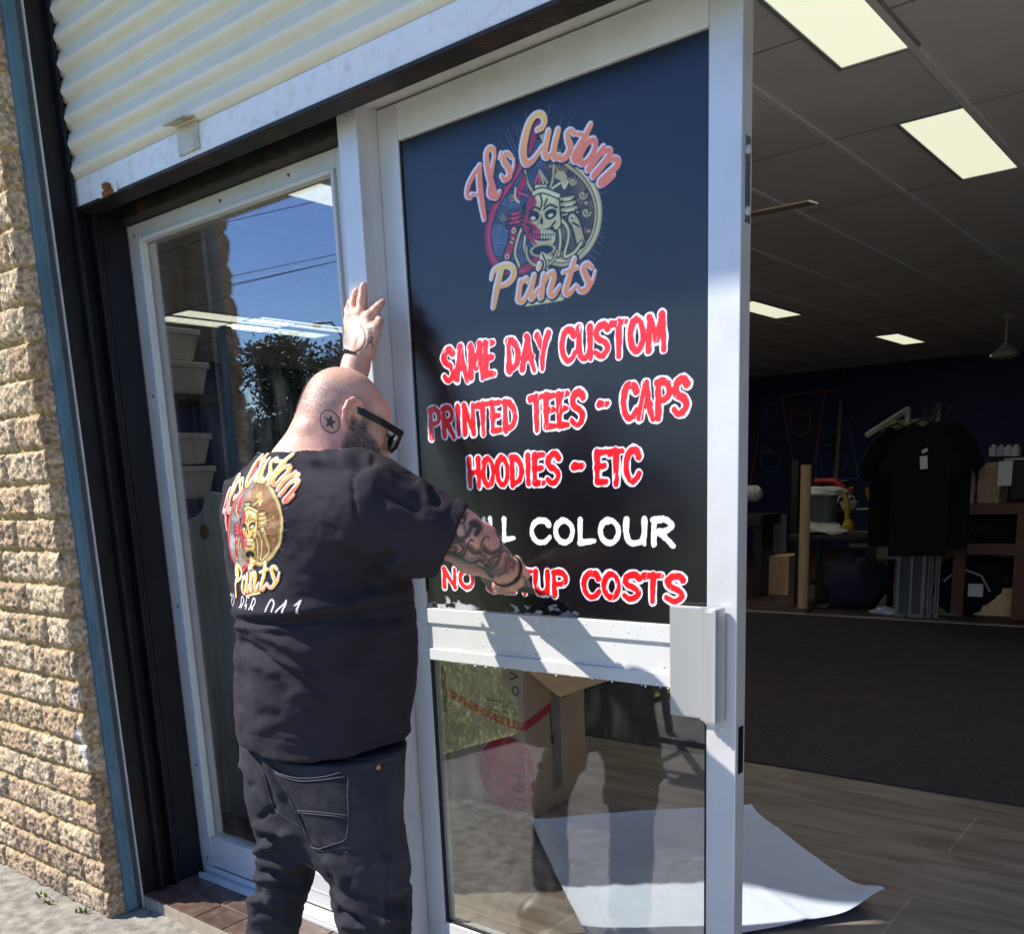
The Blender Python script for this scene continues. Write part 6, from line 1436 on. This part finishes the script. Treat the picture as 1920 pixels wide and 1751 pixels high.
# beard: short salt-and-pepper hairs
def beard():
    loc = (BV-H0)@HA.T/HS; m = beard_mask(loc[:, 0], loc[:, 1], loc[:, 2])*(np.linalg.norm(loc, axis=1) < .2); k = np.nonzero(m > .15)[0]
    sel = rng.choice(k, 20000, p=m[k]/m[k].sum()); P = BV[sel]+rng.normal(0, .0016, (len(sel), 3)); N = BN[sel]
    d = N*.55-Uh*.55+Fh*.25+rng.normal(0, .35, (len(sel), 3)); d /= np.linalg.norm(d, axis=1)[:, None]; l = rng.uniform(.004, .0085, (len(sel), 1)); s_ = np.cross(d, N+rng.normal(0, .3, N.shape)); s_ /= np.linalg.norm(s_, axis=1)[:, None]+1e-9
    V = np.stack([P-s_*.0005, P+s_*.0005, P+d*l], 1).reshape(-1, 3); g = rng.random(len(sel))
    c = np.where((g < .48)[:, None], np.array([.40, .36, .33]), np.array([.075, .055, .046]))*rng.uniform(.7, 1.2, (len(sel), 1))
    mk('beard', V, np.arange(len(V)).reshape(-1, 3), mat('beard_hair', rough=.6, attr=True, var=.1), man, col=np.repeat(c, 3, 0))
    # cropped hairs on the scalp, some pale, some dark
    f, r, u = loc.T; b = np.clip((.095-u)/.05, 0, 1)*np.clip((u+.05)/.03, 0, 1)*np.clip((.05-f)/.03, 0, 1)*(np.abs(r) < .083)*(np.linalg.norm(loc, axis=1) < .16); k = np.nonzero(b > .1)[0]
    sel = rng.choice(k, 7000, p=b[k]/b[k].sum()); P = BV[sel]+rng.normal(0, .0015, (len(sel), 3)); N = BN[sel]; d = N*.8-Uh*.3+rng.normal(0, .3, N.shape); d /= np.linalg.norm(d, axis=1)[:, None]; s_ = np.cross(d, rng.normal(0, 1, N.shape)); s_ /= np.linalg.norm(s_, axis=1)[:, None]
    V = np.stack([P-s_*.0003, P+s_*.0003, P+d*.0022], 1).reshape(-1, 3); c = np.where((rng.random(len(sel)) < .4)[:, None], np.array([.5, .45, .42]), np.array([.16, .12, .10]))
    mk('hair', V, np.arange(len(V)).reshape(-1, 3), MATS['beard_hair'], man, col=np.repeat(c, 3, 0))
beard()
# fingernails of the raised hand
for q in ([(662, 549), (667, 544), (671, 546), (670, 553), (664, 555)], [(677, 538), (681, 533), (685, 536), (684, 544), (678, 545)], [(712, 569), (717, 564), (720, 567), (716, 573)]):
    P = catmull(q, 3, True); V = []
    for x, y in P:
        p, n = hit(BT, x, y)
        if p is not None: V.append(p+n*.0006)
    if len(V) > 5: mk('fingernail', V, [tuple(range(len(V)))], mat('nail', (.62, .40, .34), .25, .5, var=.02), man)
# spectacles
def glasses():
    Mb = mat('black_acetate', (.006, .006, .007), .3, .3)
    m = MB()
    fr = lambda s_: [(.127, s_*a, b) for a, b in ((.008, .012), (.03, .020), (.058, .021), (.071, .014), (.070, -.004), (.060, -.022), (.036, -.030), (.014, -.022), (.006, -.004))]
    for s_ in (-1, 1): m.tube([hd(q[0]-.10*max(0, abs(q[1])-.03), q[1], q[2]+.002) for q in fr(s_)], .0036, 8, True)
    m.tube([hd(.127, -.012, .010), hd(.129, 0, .013), hd(.127, .012, .010)], .0034, 6)
    o = m.build('spectacles', Mb, man, True)
    for s_ in (-1, 1):
        a = [hd(.122, .0715*s_, .016), hd(.06, .0815*s_, .020), hd(.0, .0835*s_, .022), hd(-.022, .083*s_, .016), hd(-.040, .079*s_, .004)]; q = MB()
        for i in range(4): q.bar(a[i], a[i+1], .0045, .0125 if i < 3 else .010, Uh)
        q.bar(hd(.118, .072*s_, .016), hd(.126, .068*s_, .014), .006, .014, Uh); q.build('temple_arm', Mb, o)
        P = [hd(q_[0]-.10*max(0, abs(q_[1])-.03)-.001, q_[1], q_[2]+.002) for q_ in fr(s_)]; mk('lens', P+[p-Fh*.0015 for p in P], [tuple(range(9)), tuple(range(17, 8, -1))]+[(i, (i+1) % 9, (i+1) % 9+9, i+9) for i in range(9)], glass('lens_glass' if s_ < 0 else 'lens_glass_b', (.72, .74, .72), .05), o)
glasses()
# wrist bands
def ring(name, c, ax, r, w, t, m_, beads=0, sq=1.0):
    ax = np.asarray(ax, float); ax /= np.linalg.norm(ax); e1 = np.cross(ax, [0, 0, 1.0]); e1 /= np.linalg.norm(e1); e2 = np.cross(ax, e1); q = MB()
    if beads:
        for i in range(beads): th = 2*math.pi*i/beads; p = c+(e1*math.cos(th)+e2*math.sin(th)*sq)*r; q.lathe(p-ax*t, [(.001, 0), (t*.9, t*.5), (t, t), (t*.9, t*1.5), (.001, t*2)], 8, ax)
    else:
        n = 40; V = []; F = []
        for i in range(n):
            th = 2*math.pi*i/n; d = e1*math.cos(th)+e2*math.sin(th)*sq
            for (rr, hh) in ((r, -w/2), (r+t, -w/2), (r+t, w/2), (r, w/2)): V.append(c+d*rr+ax*hh)
        F = [(i*4+k, ((i+1) % n)*4+k, ((i+1) % n)*4+(k+1) % 4, i*4+(k+1) % 4) for i in range(n) for k in range(4)]; q.add(V, F)
    q.build(name, m_, man, True)
ring('wrist_band', WR-(WR-ER)/np.linalg.norm(WR-ER)*.006, WR-ER, .0335, .011, .0032, mat('black_leather', (.012, .011, .011), .32, .6))
dl = (W(672, 662, Y=-.122)-EL)
ring('bracelet', W(666, 672, Y=-.131), dl+np.array([.05, 0, .0]), .0335, .0, .0052, mat('black_bead', (.012, .012, .014), .2, .7), 22)

# ------------------------------------------------------------------ shirt
def fold(Q, D, P, amp, w, mode='ridge'):
    d, s_, t = pl_dist(Q, P); en = np.clip(np.minimum(t, 1-t)*6+.12, 0, 1)
    if mode == 'ridge': D += amp*np.exp(-(d/w)**2)*en
    else:               # 'lap': swells above the line, cuts in just below it
        x = d*s_/w; D += amp*en*(np.exp(-((x+.9)/.9)**2)*(x < 3)-1.1*np.exp(-((x-.55)/.5)**2))
E1 = SR+(ER-SR)*.90; EL1 = SL+(EL-SL)*.78
def build_shirt():
    S = Sdf(); S.add(*tors, .02)
    ax = (ER-SR)/np.linalg.norm(ER-SR); dn = np.array([0, 0, -1.0])
    S.cap(SR-ax*.01+np.array([0, 0, -.012]), E1+dn*.006, .093, .066, .075); S.cap(SR+ax*.06+dn*.05, E1+dn*.022, .068, .052, .05)
    ax2 = (EL-SL)/np.linalg.norm(EL-SL); S.cap(SL, EL1, .080, .066, .07)
    # collar rib
    cpts = [NB+L3*.088*math.cos(t)*1.0+D3*(.086*math.sin(t)+.004)+np.array([0, 0, .016+.018*max(0, -math.sin(t))-.022*max(0, math.sin(t))-.012*abs(math.cos(t))]) for t in np.linspace(0, 2*math.pi, 25)]
    S.chain(cpts, [.0068]*25, .006)
    zh = W(600, 1440, Y=-.63)[2]
    hem = lambda P: zh+.006*np.sin(P[:, 0]*14)-P[:, 2]
    S.add(lambda P: -hem(P), (0, 0, 0), 9, .0, 'cut')
    S.add(lambda P: -((P-E1)@ax-.012), (0, 0, 0), 9, .0, 'cut') if False else None
    def cutr(P): return np.where(np.linalg.norm(P-E1, axis=1) < .16, -((P-E1)@(ax*.97+np.array([0, 0, -.05]))-.012), 1.0)
    S.add(cutr, (0, 0, 0), 9, .0, 'cut')
    def cutl(P): return np.where(np.linalg.norm(P-EL1, axis=1) < .15, -((P-EL1)@ax2-.01), 1.0)
    S.add(cutl, (0, 0, 0), 9, .0, 'cut')
    # hollow sleeve mouths and hem
    S.cap(E1-ax*.045+dn*.006, E1+ax*.06+dn*.006, .055, .061, .0, 'sub'); S.cap(E1-ax*.03+dn*.022, E1+ax*.06+dn*.022, .043, .047, .0, 'sub'); S.cap(EL1-ax2*.03, EL1+ax2*.06, .058, .06, .0, 'sub')
    ins = tors[0]
    S.add(lambda P: np.maximum(ins(P)+.008, P[:, 2]-zh-.035), (-1.55, -.46, zh), .4, .0, 'sub')
    V, F = nets(S, (-2.0, -.76, .60), (-1.10, -.08, 1.38), .0044)
    V = smooth(V, F, 2, .5)
    N = vnormals(V, F); Q = PROJ(V); D = np.zeros(len(V))
    c5 = lambda L_: [(380+x/2.667, 850+y/2.667) for x, y in L_]; c4 = lambda L_: [(400+x/3.502, 500+y/3.502) for x, y in L_]
    fold(Q, D, c5([(130, 815), (250, 828), (420, 830), (640, 800), (860, 765), (1080, 700)]), .0075, 14, 'lap')
    for L_, a, w in (([(150, 850), (300, 905), (420, 960), (560, 1030)], .007, 9), ([(150, 925), (260, 985), (350, 1045), (520, 1140)], -.009, 9), ([(160, 880), (350, 900), (560, 960)], -.005, 7), ([(300, 1010), (430, 1060), (560, 1110)], .006, 8), ([(180, 1000), (300, 1075), (420, 1120), (560, 1210)], .006, 12),
                     ([(340, 1090), (480, 1150), (580, 1180)], -.005, 8), ([(420, 1190), (560, 1220), (640, 1230)], .004, 10), ([(160, 1180), (300, 1240), (480, 1310)], .004, 14), ([(260, 1370), (420, 1330), (580, 1270)], .004, 12), ([(160, 1060), (200, 1180), (190, 1300)], -.004, 14),
                     ([(160, 860), (260, 870), (380, 880)], .005, 7), ([(600, 860), (760, 830), (900, 830), (1040, 800)], -.006, 12), ([(640, 950), (820, 900), (1060, 850)], .005, 16), ([(840, 700), (880, 560), (1000, 500)], -.006, 14), ([(860, 640), (960, 560), (1040, 480)], .006, 10), ([(740, 760), (820, 650), (960, 480)], -.005, 16), ([(120, 150), (170, 60), (260, 0)], -.005, 10), ([(700, 1050), (720, 1250), (700, 1420)], .003, 22)):
        fold(Q, D, c5(L_), a, w)
    for L_, a, w in (([(620, 1165), (780, 1185), (960, 1205)], -.006, 9), ([(700, 1215), (830, 1225), (1000, 1235)], .007, 9), ([(640, 1290), (780, 1320), (900, 1290), (1010, 1225)], -.008, 10), ([(900, 1360), (960, 1290), (1080, 1275)], -.007, 9), ([(830, 1260), (930, 1240), (1060, 1265)], .007, 8), ([(560, 1220), (640, 1270), (800, 1290)], .005, 9), ([(420, 1180), (380, 1280), (300, 1330)], .005, 12), ([(270, 1190), (250, 1260), (120, 1330)], -.005, 9), ([(100, 1230), (60, 1330), (50, 1420)], .005, 10), ([(500, 1200), (540, 1290), (500, 1400)], -.003, 14),
                     ([(905, 1330), (915, 1480), (935, 1620), (990, 1740)], -.0035, 4), ([(1000, 1330), (1150, 1400), (1330, 1520)], .004, 12), ([(1050, 1420), (1200, 1500), (1380, 1640)], -.004, 12), ([(1100, 1560), (1300, 1640), (1480, 1740)], .004, 14), ([(1420, 1440), (1460, 1500), (1480, 1570)], -.005, 7), ([(1330, 1400), (1400, 1460), (1420, 1540)], .004, 8)):
        fold(Q, D, c4(L_), a, w)
    fold(Q, D, [(441, 1372), (600, 1398), (772, 1378)], -.0016, 2.6)          # hem stitching
    a1 = E1-ax*.012
    D += -.0012*np.exp(-(((V-a1)@ax)/.0025)**2)*(np.linalg.norm(V-a1, axis=1) < .12)
    An = V*np.array([1, 1, 1.9]); D *= 1.35; D += fbm(An, 7, 51, 3)*.009+fbm(An, 20, 61, 3)*.006
    nk = np.clip((np.linalg.norm((V-NB)[:, :2], axis=1)-.11)/.05, 0, 1); nk = np.maximum(nk, np.clip((NB[2]-.03-V[:, 2])/.05, 0, 1)); D *= .15+.85*nk
    V = V+N*D[:, None]; V = smooth(V, F, 1, .2)
    return V, F
SV, SF = build_shirt()
M_shirt = mat('black_jersey', (.024, .021, .026), .9, .12, var=.16, vscale=14, bump=.22, bscale=900, dirt=(.034, .031, .036), dscale=5, damt=.5, bdist=.0015)
sh_o = mk('t_shirt', SV, SF, M_shirt, man, smooth=True)
ST = BVHTree.FromPolygons([Vector(v) for v in SV], SF.tolist())
# back print, laid on from behind
def back_print():
    w_, h_, px = .46, .60, .0019
    ras = Ras(-w_/2, -h_/2, w_, h_, px, (0, 0, 0), 0.0)
    k = .40/1640*.81
    emblem(ras, lambda x, y: ((x-870)*k*.96, -(y-850)*k+.05), PAL_SHIRT)
    DG = {'0': [arc(.5, .5, .4, .5, 90, 450, 20)], '1': [[(.3, .75), (.6, 1), (.6, 0)]], '2': [[(.1, .75), (.3, 1), (.7, 1), (.85, .7), (.1, 0), (.9, 0)]], '3': [[(.1, .9), (.5, 1), (.8, .75), (.45, .53), (.85, .25), (.5, 0), (.1, .1)]], '4': [[(.7, 0), (.7, 1), (.05, .3), (.95, .3)]],
          '5': [[(.85, 1), (.2, 1), (.15, .55), (.6, .6), (.85, .3), (.5, 0), (.1, .1)]], '8': [arc(.5, .75, .3, .25, 90, 450, 16), arc(.5, .25, .38, .26, 90, 450, 16)]}
    x = -.125
    for ch in '32 858 041':
        if ch != ' ':
            for s_ in DG[ch]:
                P = np.array(s_, float); P = np.stack([x+P[:, 0]*.019, -.128+P[:, 1]*.036], 1); ras.stroke(catmull(P, 5) if len(P) > 4 else P, .0018, srgb(214, 212, 216))
        x += .0250
    jcut = int((-.128+.0150-ras.v0)/px); ras.a[int((-.16-ras.v0)/px):jcut][:, :] *= 0
    n = np.array([-.17, -.985, 0.06]); n /= np.linalg.norm(n); e1 = np.cross(n, [0, 0, 1]); e1 = -e1/np.linalg.norm(e1); e1 = e1 if e1[0] > 0 else -e1
    e2 = np.cross(e1, -n); e2 = e2 if e2[2] > 0 else -e2
    c0 = cat_(1015); c0 = c0+np.array([.0, .0, 0]) + e1*(.046)+e2*(-.012)
    idx = -np.ones((ras.ny, ras.nx), int); V = []; C = []
    am = ras.a.copy(); am[1:-1, 1:-1] = np.max([ras.a[1+a:ras.ny-1+a, 1+b:ras.nx-1+b] for a in (-1, 0, 1) for b in (-1, 0, 1)], axis=0)
    for j in range(ras.ny):
        for i in range(ras.nx):
            if am[j, i] < .03: continue
            o = c0+e1*(ras.u0+i*px)+e2*(ras.v0+j*px)+n*.6
            p, nn, q, t = ST.ray_cast(Vector(o), Vector(-n), 1.0)
            if p is None or nn.dot(Vector(n)) < .12: continue
            idx[j, i] = len(V); V.append(np.array(p)+np.array(nn)*.0012); C.append((*ras.c[j, i], ras.a[j, i]))
    V = np.array(V); F = np.stack([idx[:-1, :-1], idx[:-1, 1:], idx[1:, 1:], idx[1:, :-1]], -1).reshape(-1, 4); F = F[(F >= 0).all(1)]
    e = np.max([np.linalg.norm(V[F[:, i]]-V[F[:, (i+1) % 4]], axis=1) for i in range(4)], axis=0); F = F[e < .02]
    me = bpy.data.meshes.new('back_print'); me.from_pydata(V.tolist(), [], F.tolist()); a = me.color_attributes.new('Col', 'FLOAT_COLOR', 'POINT'); a.data.foreach_set('color', np.array(C, np.float32).ravel()); me.polygons.foreach_set('use_smooth', [True]*len(F))
    link('back_print', me, ink_mat('plastisol_print', .6, .3), sh_o)
back_print()

# ------------------------------------------------------------------ jeans, shoes
GZ = -.045
def build_jeans():
    S = Sdf(); YL, YR = -.53, -.50
    hl, hr = W(528, 1470, Y=YL), W(668, 1470, Y=YR)
    pr = [trow(1375, 446, 762, .150), trow(1420, 446, 757, .152), trow(1470, 468, 758, .150), trow(1530, 488, 754, .140), trow(1580, 500, 748, .115)]
    S.add(*loft_fn(pr, LV, DV, 2.2), .05)
    kl = [W(538, 1500, Y=YL), W(546, 1570, Y=YL), W(536, 1640, Y=YL), W(515, 1700, Y=YL-.0), W(508, 1751, Y=YL)]; kr = [W(668, 1500, Y=YR), W(682, 1590, Y=YR), W(694, 1640, Y=YR), W(700, 1690, Y=YR), W(703, 1751, Y=YR)]
    al = np.array([kl[-1][0], kl[-1][1]+.01, .035]); ar = np.array([kr[-1][0], kr[-1][1]+.02, .035])
    S.chain(kl+[al], [.080, .064, .058, .057, .052, .060], .03, .05); S.chain(kr+[ar], [.090, .083, .076, .075, .066, .064], .03, .05)
    S.add(lambda P: -(.02-P[:, 2]), (0, 0, 0), 9, .0, 'cut')
    zt = W(600, 1385, Y=-.46)[2]; S.add(lambda P: -(P[:, 2]-zt), (0, 0, 0), 9, 0, 'cut')
    V, F = nets(S, (-2.0, -.80, .0), (-1.15, -.20, .88), .0046)
    V = smooth(V, F, 2, .5); N = vnormals(V, F); Q = PROJ(V); D = np.zeros(len(V))
    c6 = lambda L_: [(380+x/3.692, 1350+y/3.692) for x, y in L_]
    for L_, a, w in (([(350, 700), (430, 740), (520, 780), (640, 790)], .010, 9), ([(370, 820), (450, 790), (560, 800)], -.008, 8), ([(350, 930), (430, 870), (520, 860)], .009, 9), ([(360, 960), (470, 1000), (570, 1020), (680, 1000)], .008, 8), ([(370, 1060), (470, 1050), (560, 1050)], -.009, 8), ([(370, 1090), (440, 1120), (520, 1100), (640, 1060)], .008, 9), ([(310, 1180), (380, 1200), (440, 1250)], -.007, 9), ([(330, 1160), (440, 1130), (560, 1140), (700, 1180)], -.006, 9),
                     ([(300, 1260), (420, 1240), (500, 1290), (640, 1280)], .008, 10), ([(340, 1340), (440, 1330), (560, 1350)], -.006, 9), ([(920, 1200), (1010, 1280), (1170, 1370), (1300, 1400)], .010, 11), ([(930, 1310), (1000, 1340), (1100, 1390)], -.009, 9), ([(960, 1390), (1060, 1420), (1180, 1440)], .009, 10), ([(860, 1060), (900, 1150), (1000, 1240)], -.005, 10),
                     ([(830, 940), (900, 1010), (960, 1100), (950, 1180)], .006, 12), ([(1440, 1130), (1360, 1180), (1280, 1200)], .008, 12), ([(1440, 1260), (1360, 1270), (1260, 1300)], -.008, 11), ([(1420, 1360), (1330, 1370), (1220, 1400)], .007, 11), ([(1400, 960), (1330, 990), (1200, 1000)], .004, 14), ([(1380, 820), (1310, 900), (1240, 930)], -.004, 12),
                     ([(360, 230), (430, 380), (470, 560), (510, 620)], -.006, 7), ([(460, 250), (520, 420), (640, 600), (700, 740), (790, 850)], -.006, 7), ([(420, 240), (480, 400), (560, 560)], .006, 9), ([(250, 290), (310, 350), (340, 450)], .006, 7), ([(390, 700), (440, 640), (500, 610)], -.006, 6), ([(340, 470), (400, 540), (480, 610)], .005, 9), ([(800, 880), (880, 930), (1000, 950)], -.003, 12)):
        fold(Q, D, c6(L_), a*1.05, w*.8)
    D *= 1.3; An = V*np.array([1, 1, 2.2]); low = np.clip((.75-V[:, 2])/.25, .25, 1); D += (fbm(An, 10, 31, 3)*.010+fbm(An, 30, 41, 3)*.0045)*low
    V = V+N*D[:, None]; V = smooth(V, F, 1, .12); return V, F
JV, JF = build_jeans()
c = np.tile(np.array([.021, .021, .025]), (len(JV), 1)); fa = np.clip(.25+fbm(JV, 7, 71, 3)*1.5, 0, 1)[:, None]; c = c*(1-fa*.6)+np.array([.070, .070, .078])*fa*.6
M_jean = mat('black_denim', rough=.92, spec=.15, attr=True, var=.2, vscale=60, bump=.35, bscale=700, bdist=.002)
jo = mk('jeans', JV, JF, M_jean, man, smooth=True, col=c)
JT = BVHTree.FromPolygons([Vector(v) for v in JV], JF.tolist())
def patch(name, poly, tree, off, m_, parent, st=3.0, thick=.002):
    P = np.array(poly); x0, y0 = P.min(0); x1, y1 = P.max(0); nx, ny = int((x1-x0)/st)+2, int((y1-y0)/st)+2
    def inside(x, y):
        c = False; n = len(P)
        for i in range(n):
            a, b = P[i], P[(i+1) % n]
            if (a[1] > y) != (b[1] > y) and x < (b[0]-a[0])*(y-a[1])/(b[1]-a[1]+1e-12)+a[0]: c = not c
        return c
    idx = {}; V = []
    for j in range(ny):
        for i in range(nx):
            x, y = x0+i*st, y0+j*st
            if not inside(x, y): continue
            p, n = hit(tree, x, y)
            if p is None: continue
            idx[(i, j)] = len(V); V.append(p+n*off)
    F = [(idx[(i, j)], idx[(i, j+1)], idx[(i+1, j+1)], idx[(i+1, j)]) for (i, j) in idx if (i+1, j) in idx and (i, j+1) in idx and (i+1, j+1) in idx]
    return mk(name, V, F, m_, parent, smooth=True)
def seam(tree, P, r, off=.001, n=6):
    Q = catmull(P, n); out = []
    for x, y in Q:
        p, nn = hit(tree, x, y)
        if p is not None: out.append(p+nn*off)
    return out
c6 = lambda L_: [(380+x/3.692, 1350+y/3.692) for x, y in L_]
pk = [(480, 335), (580, 375), (700, 395), (850, 385), (992, 362), (1004, 500), (1010, 640), (1006, 740), (990, 820), (900, 855), (812, 880), (750, 850), (690, 720), (630, 590), (560, 460)]
po = patch('back_pocket', c6(pk), JT, .0042, mat('denim_pocket', (.021, .021, .025), .92, .15, var=.25, vscale=40, bump=.35, bscale=700, dirt=(.05, .05, .055), dscale=25, damt=.6), jo, 2.2)
M_st = mat('grey_thread', (.05, .05, .054), .8, var=.3, vscale=300); m = MB()
for P in (pk+pk[:1], [(500, 355), (600, 395), (700, 415), (850, 405), (985, 385)], [(640, 615), (780, 625), (1000, 650)], [(640, 628), (780, 640), (1000, 665)]):
    q = seam(JT, c6(P), 0, .0052, 5)
    if len(q) > 3: m.tube(q, .0011, 5)
m.build('stitching', M_st, po)
m = MB()
for P in ([(1150, 250), (1210, 400), (1240, 560), (1270, 700), (1290, 860), (1285, 1040), (1270, 1200), (1290, 1400)], [(1230, 320), (1300, 300), (1370, 285)], [(360, 235), (600, 255), (900, 270), (1140, 265), (1365, 225)], [(360, 245), (430, 380), (470, 540), (500, 615)], [(500, 615), (600, 690), (700, 760), (790, 870)]):
    q = seam(JT, c6(P), 0, .0012, 6)
    if len(q) > 3: m.tube(q, .0014, 5)
m.build('seam', mat('dark_thread', (.02, .02, .022), .8), jo)
p, n = hit(JT, 380+1217/3.692, 1350+325/3.692); MB().lathe(p, [(.0055, 0), (.0055, .0018), (.003, .003)], 12, n).build('rivet', mat('copper_rivet', (.45, .26, .12), .35, metal=.8), jo)
for X, lab in ((W(508, 1751, Y=-.53), 1), (W(703, 1751, Y=-.50), 2)):
    S = Sdf(); x, y = X[0], X[1]; d = np.array([.12, .99, 0]); s_ = np.array([.99, -.12, 0]); o_ = np.array([x, y, GZ+.002])
    S.ell(o_+d*.0+np.array([0, 0, .045]), np.array([d, s_, [0, 0, 1]]), (.062, .042, .055), .02); S.ell(o_+d*.10+np.array([0, 0, .032]), np.array([d, s_, [0, 0, 1]]), (.105, .046, .036), .04); S.cap(o_+np.array([0, 0, .05]), o_+np.array([0, 0, .11]), .045, .048, .02)
    S.add(lambda P: -((GZ+.002)-P[:, 2]), (0, 0, 0), 9, 0, 'cut')
    V, F = nets(S, o_-np.array([.2, .2, .02]), o_+np.array([.2, .3, .16]), .006); mk('shoe', smooth(V, F, 1), F, M_blackp, man, smooth=True)
# the squeegee in his hand
def squeegee():
    a, b, c_, d = W(899, 1070, Y=-.045), W(983, 1070, Y=-.045), W(1004, 1113, Y=.001), W(912, 1097, Y=.001)
    o = empty('squeegee', tuple((a+c_)/2), 'flat grey application squeegee held against the sign by the man', 'squeegee')
    a, b, c_, d = [np.asarray(q) for q in (a, b, c_, d)]; nrm = np.cross(b-a, d-a); nrm /= np.linalg.norm(nrm); nrm = nrm if nrm[1] < 0 else -nrm
    def strip(t0, t1, h, m): P = [a+(d-a)*t0, b+(c_-b)*t0, b+(c_-b)*t1, a+(d-a)*t1]; m.add([p for p in P]+[p+nrm*h for p in P], [(3, 2, 1, 0), (4, 5, 6, 7), (0, 1, 5, 4), (1, 2, 6, 5), (2, 3, 7, 6), (3, 0, 4, 7)])
    m = MB(); strip(0, .62, .006, m)
    for t in (.06, .16, .40, .50): strip(t, t+.05, .0085, m)
    m.build('holder', mat('grey_squeegee_plastic', (.20, .21, .19), .45, var=.08), o); m = MB(); strip(.62, .985, .0028, m); m.build('blade', mat('dark_squeegee_blade', (.045, .055, .052), .4), o)
squeegee()
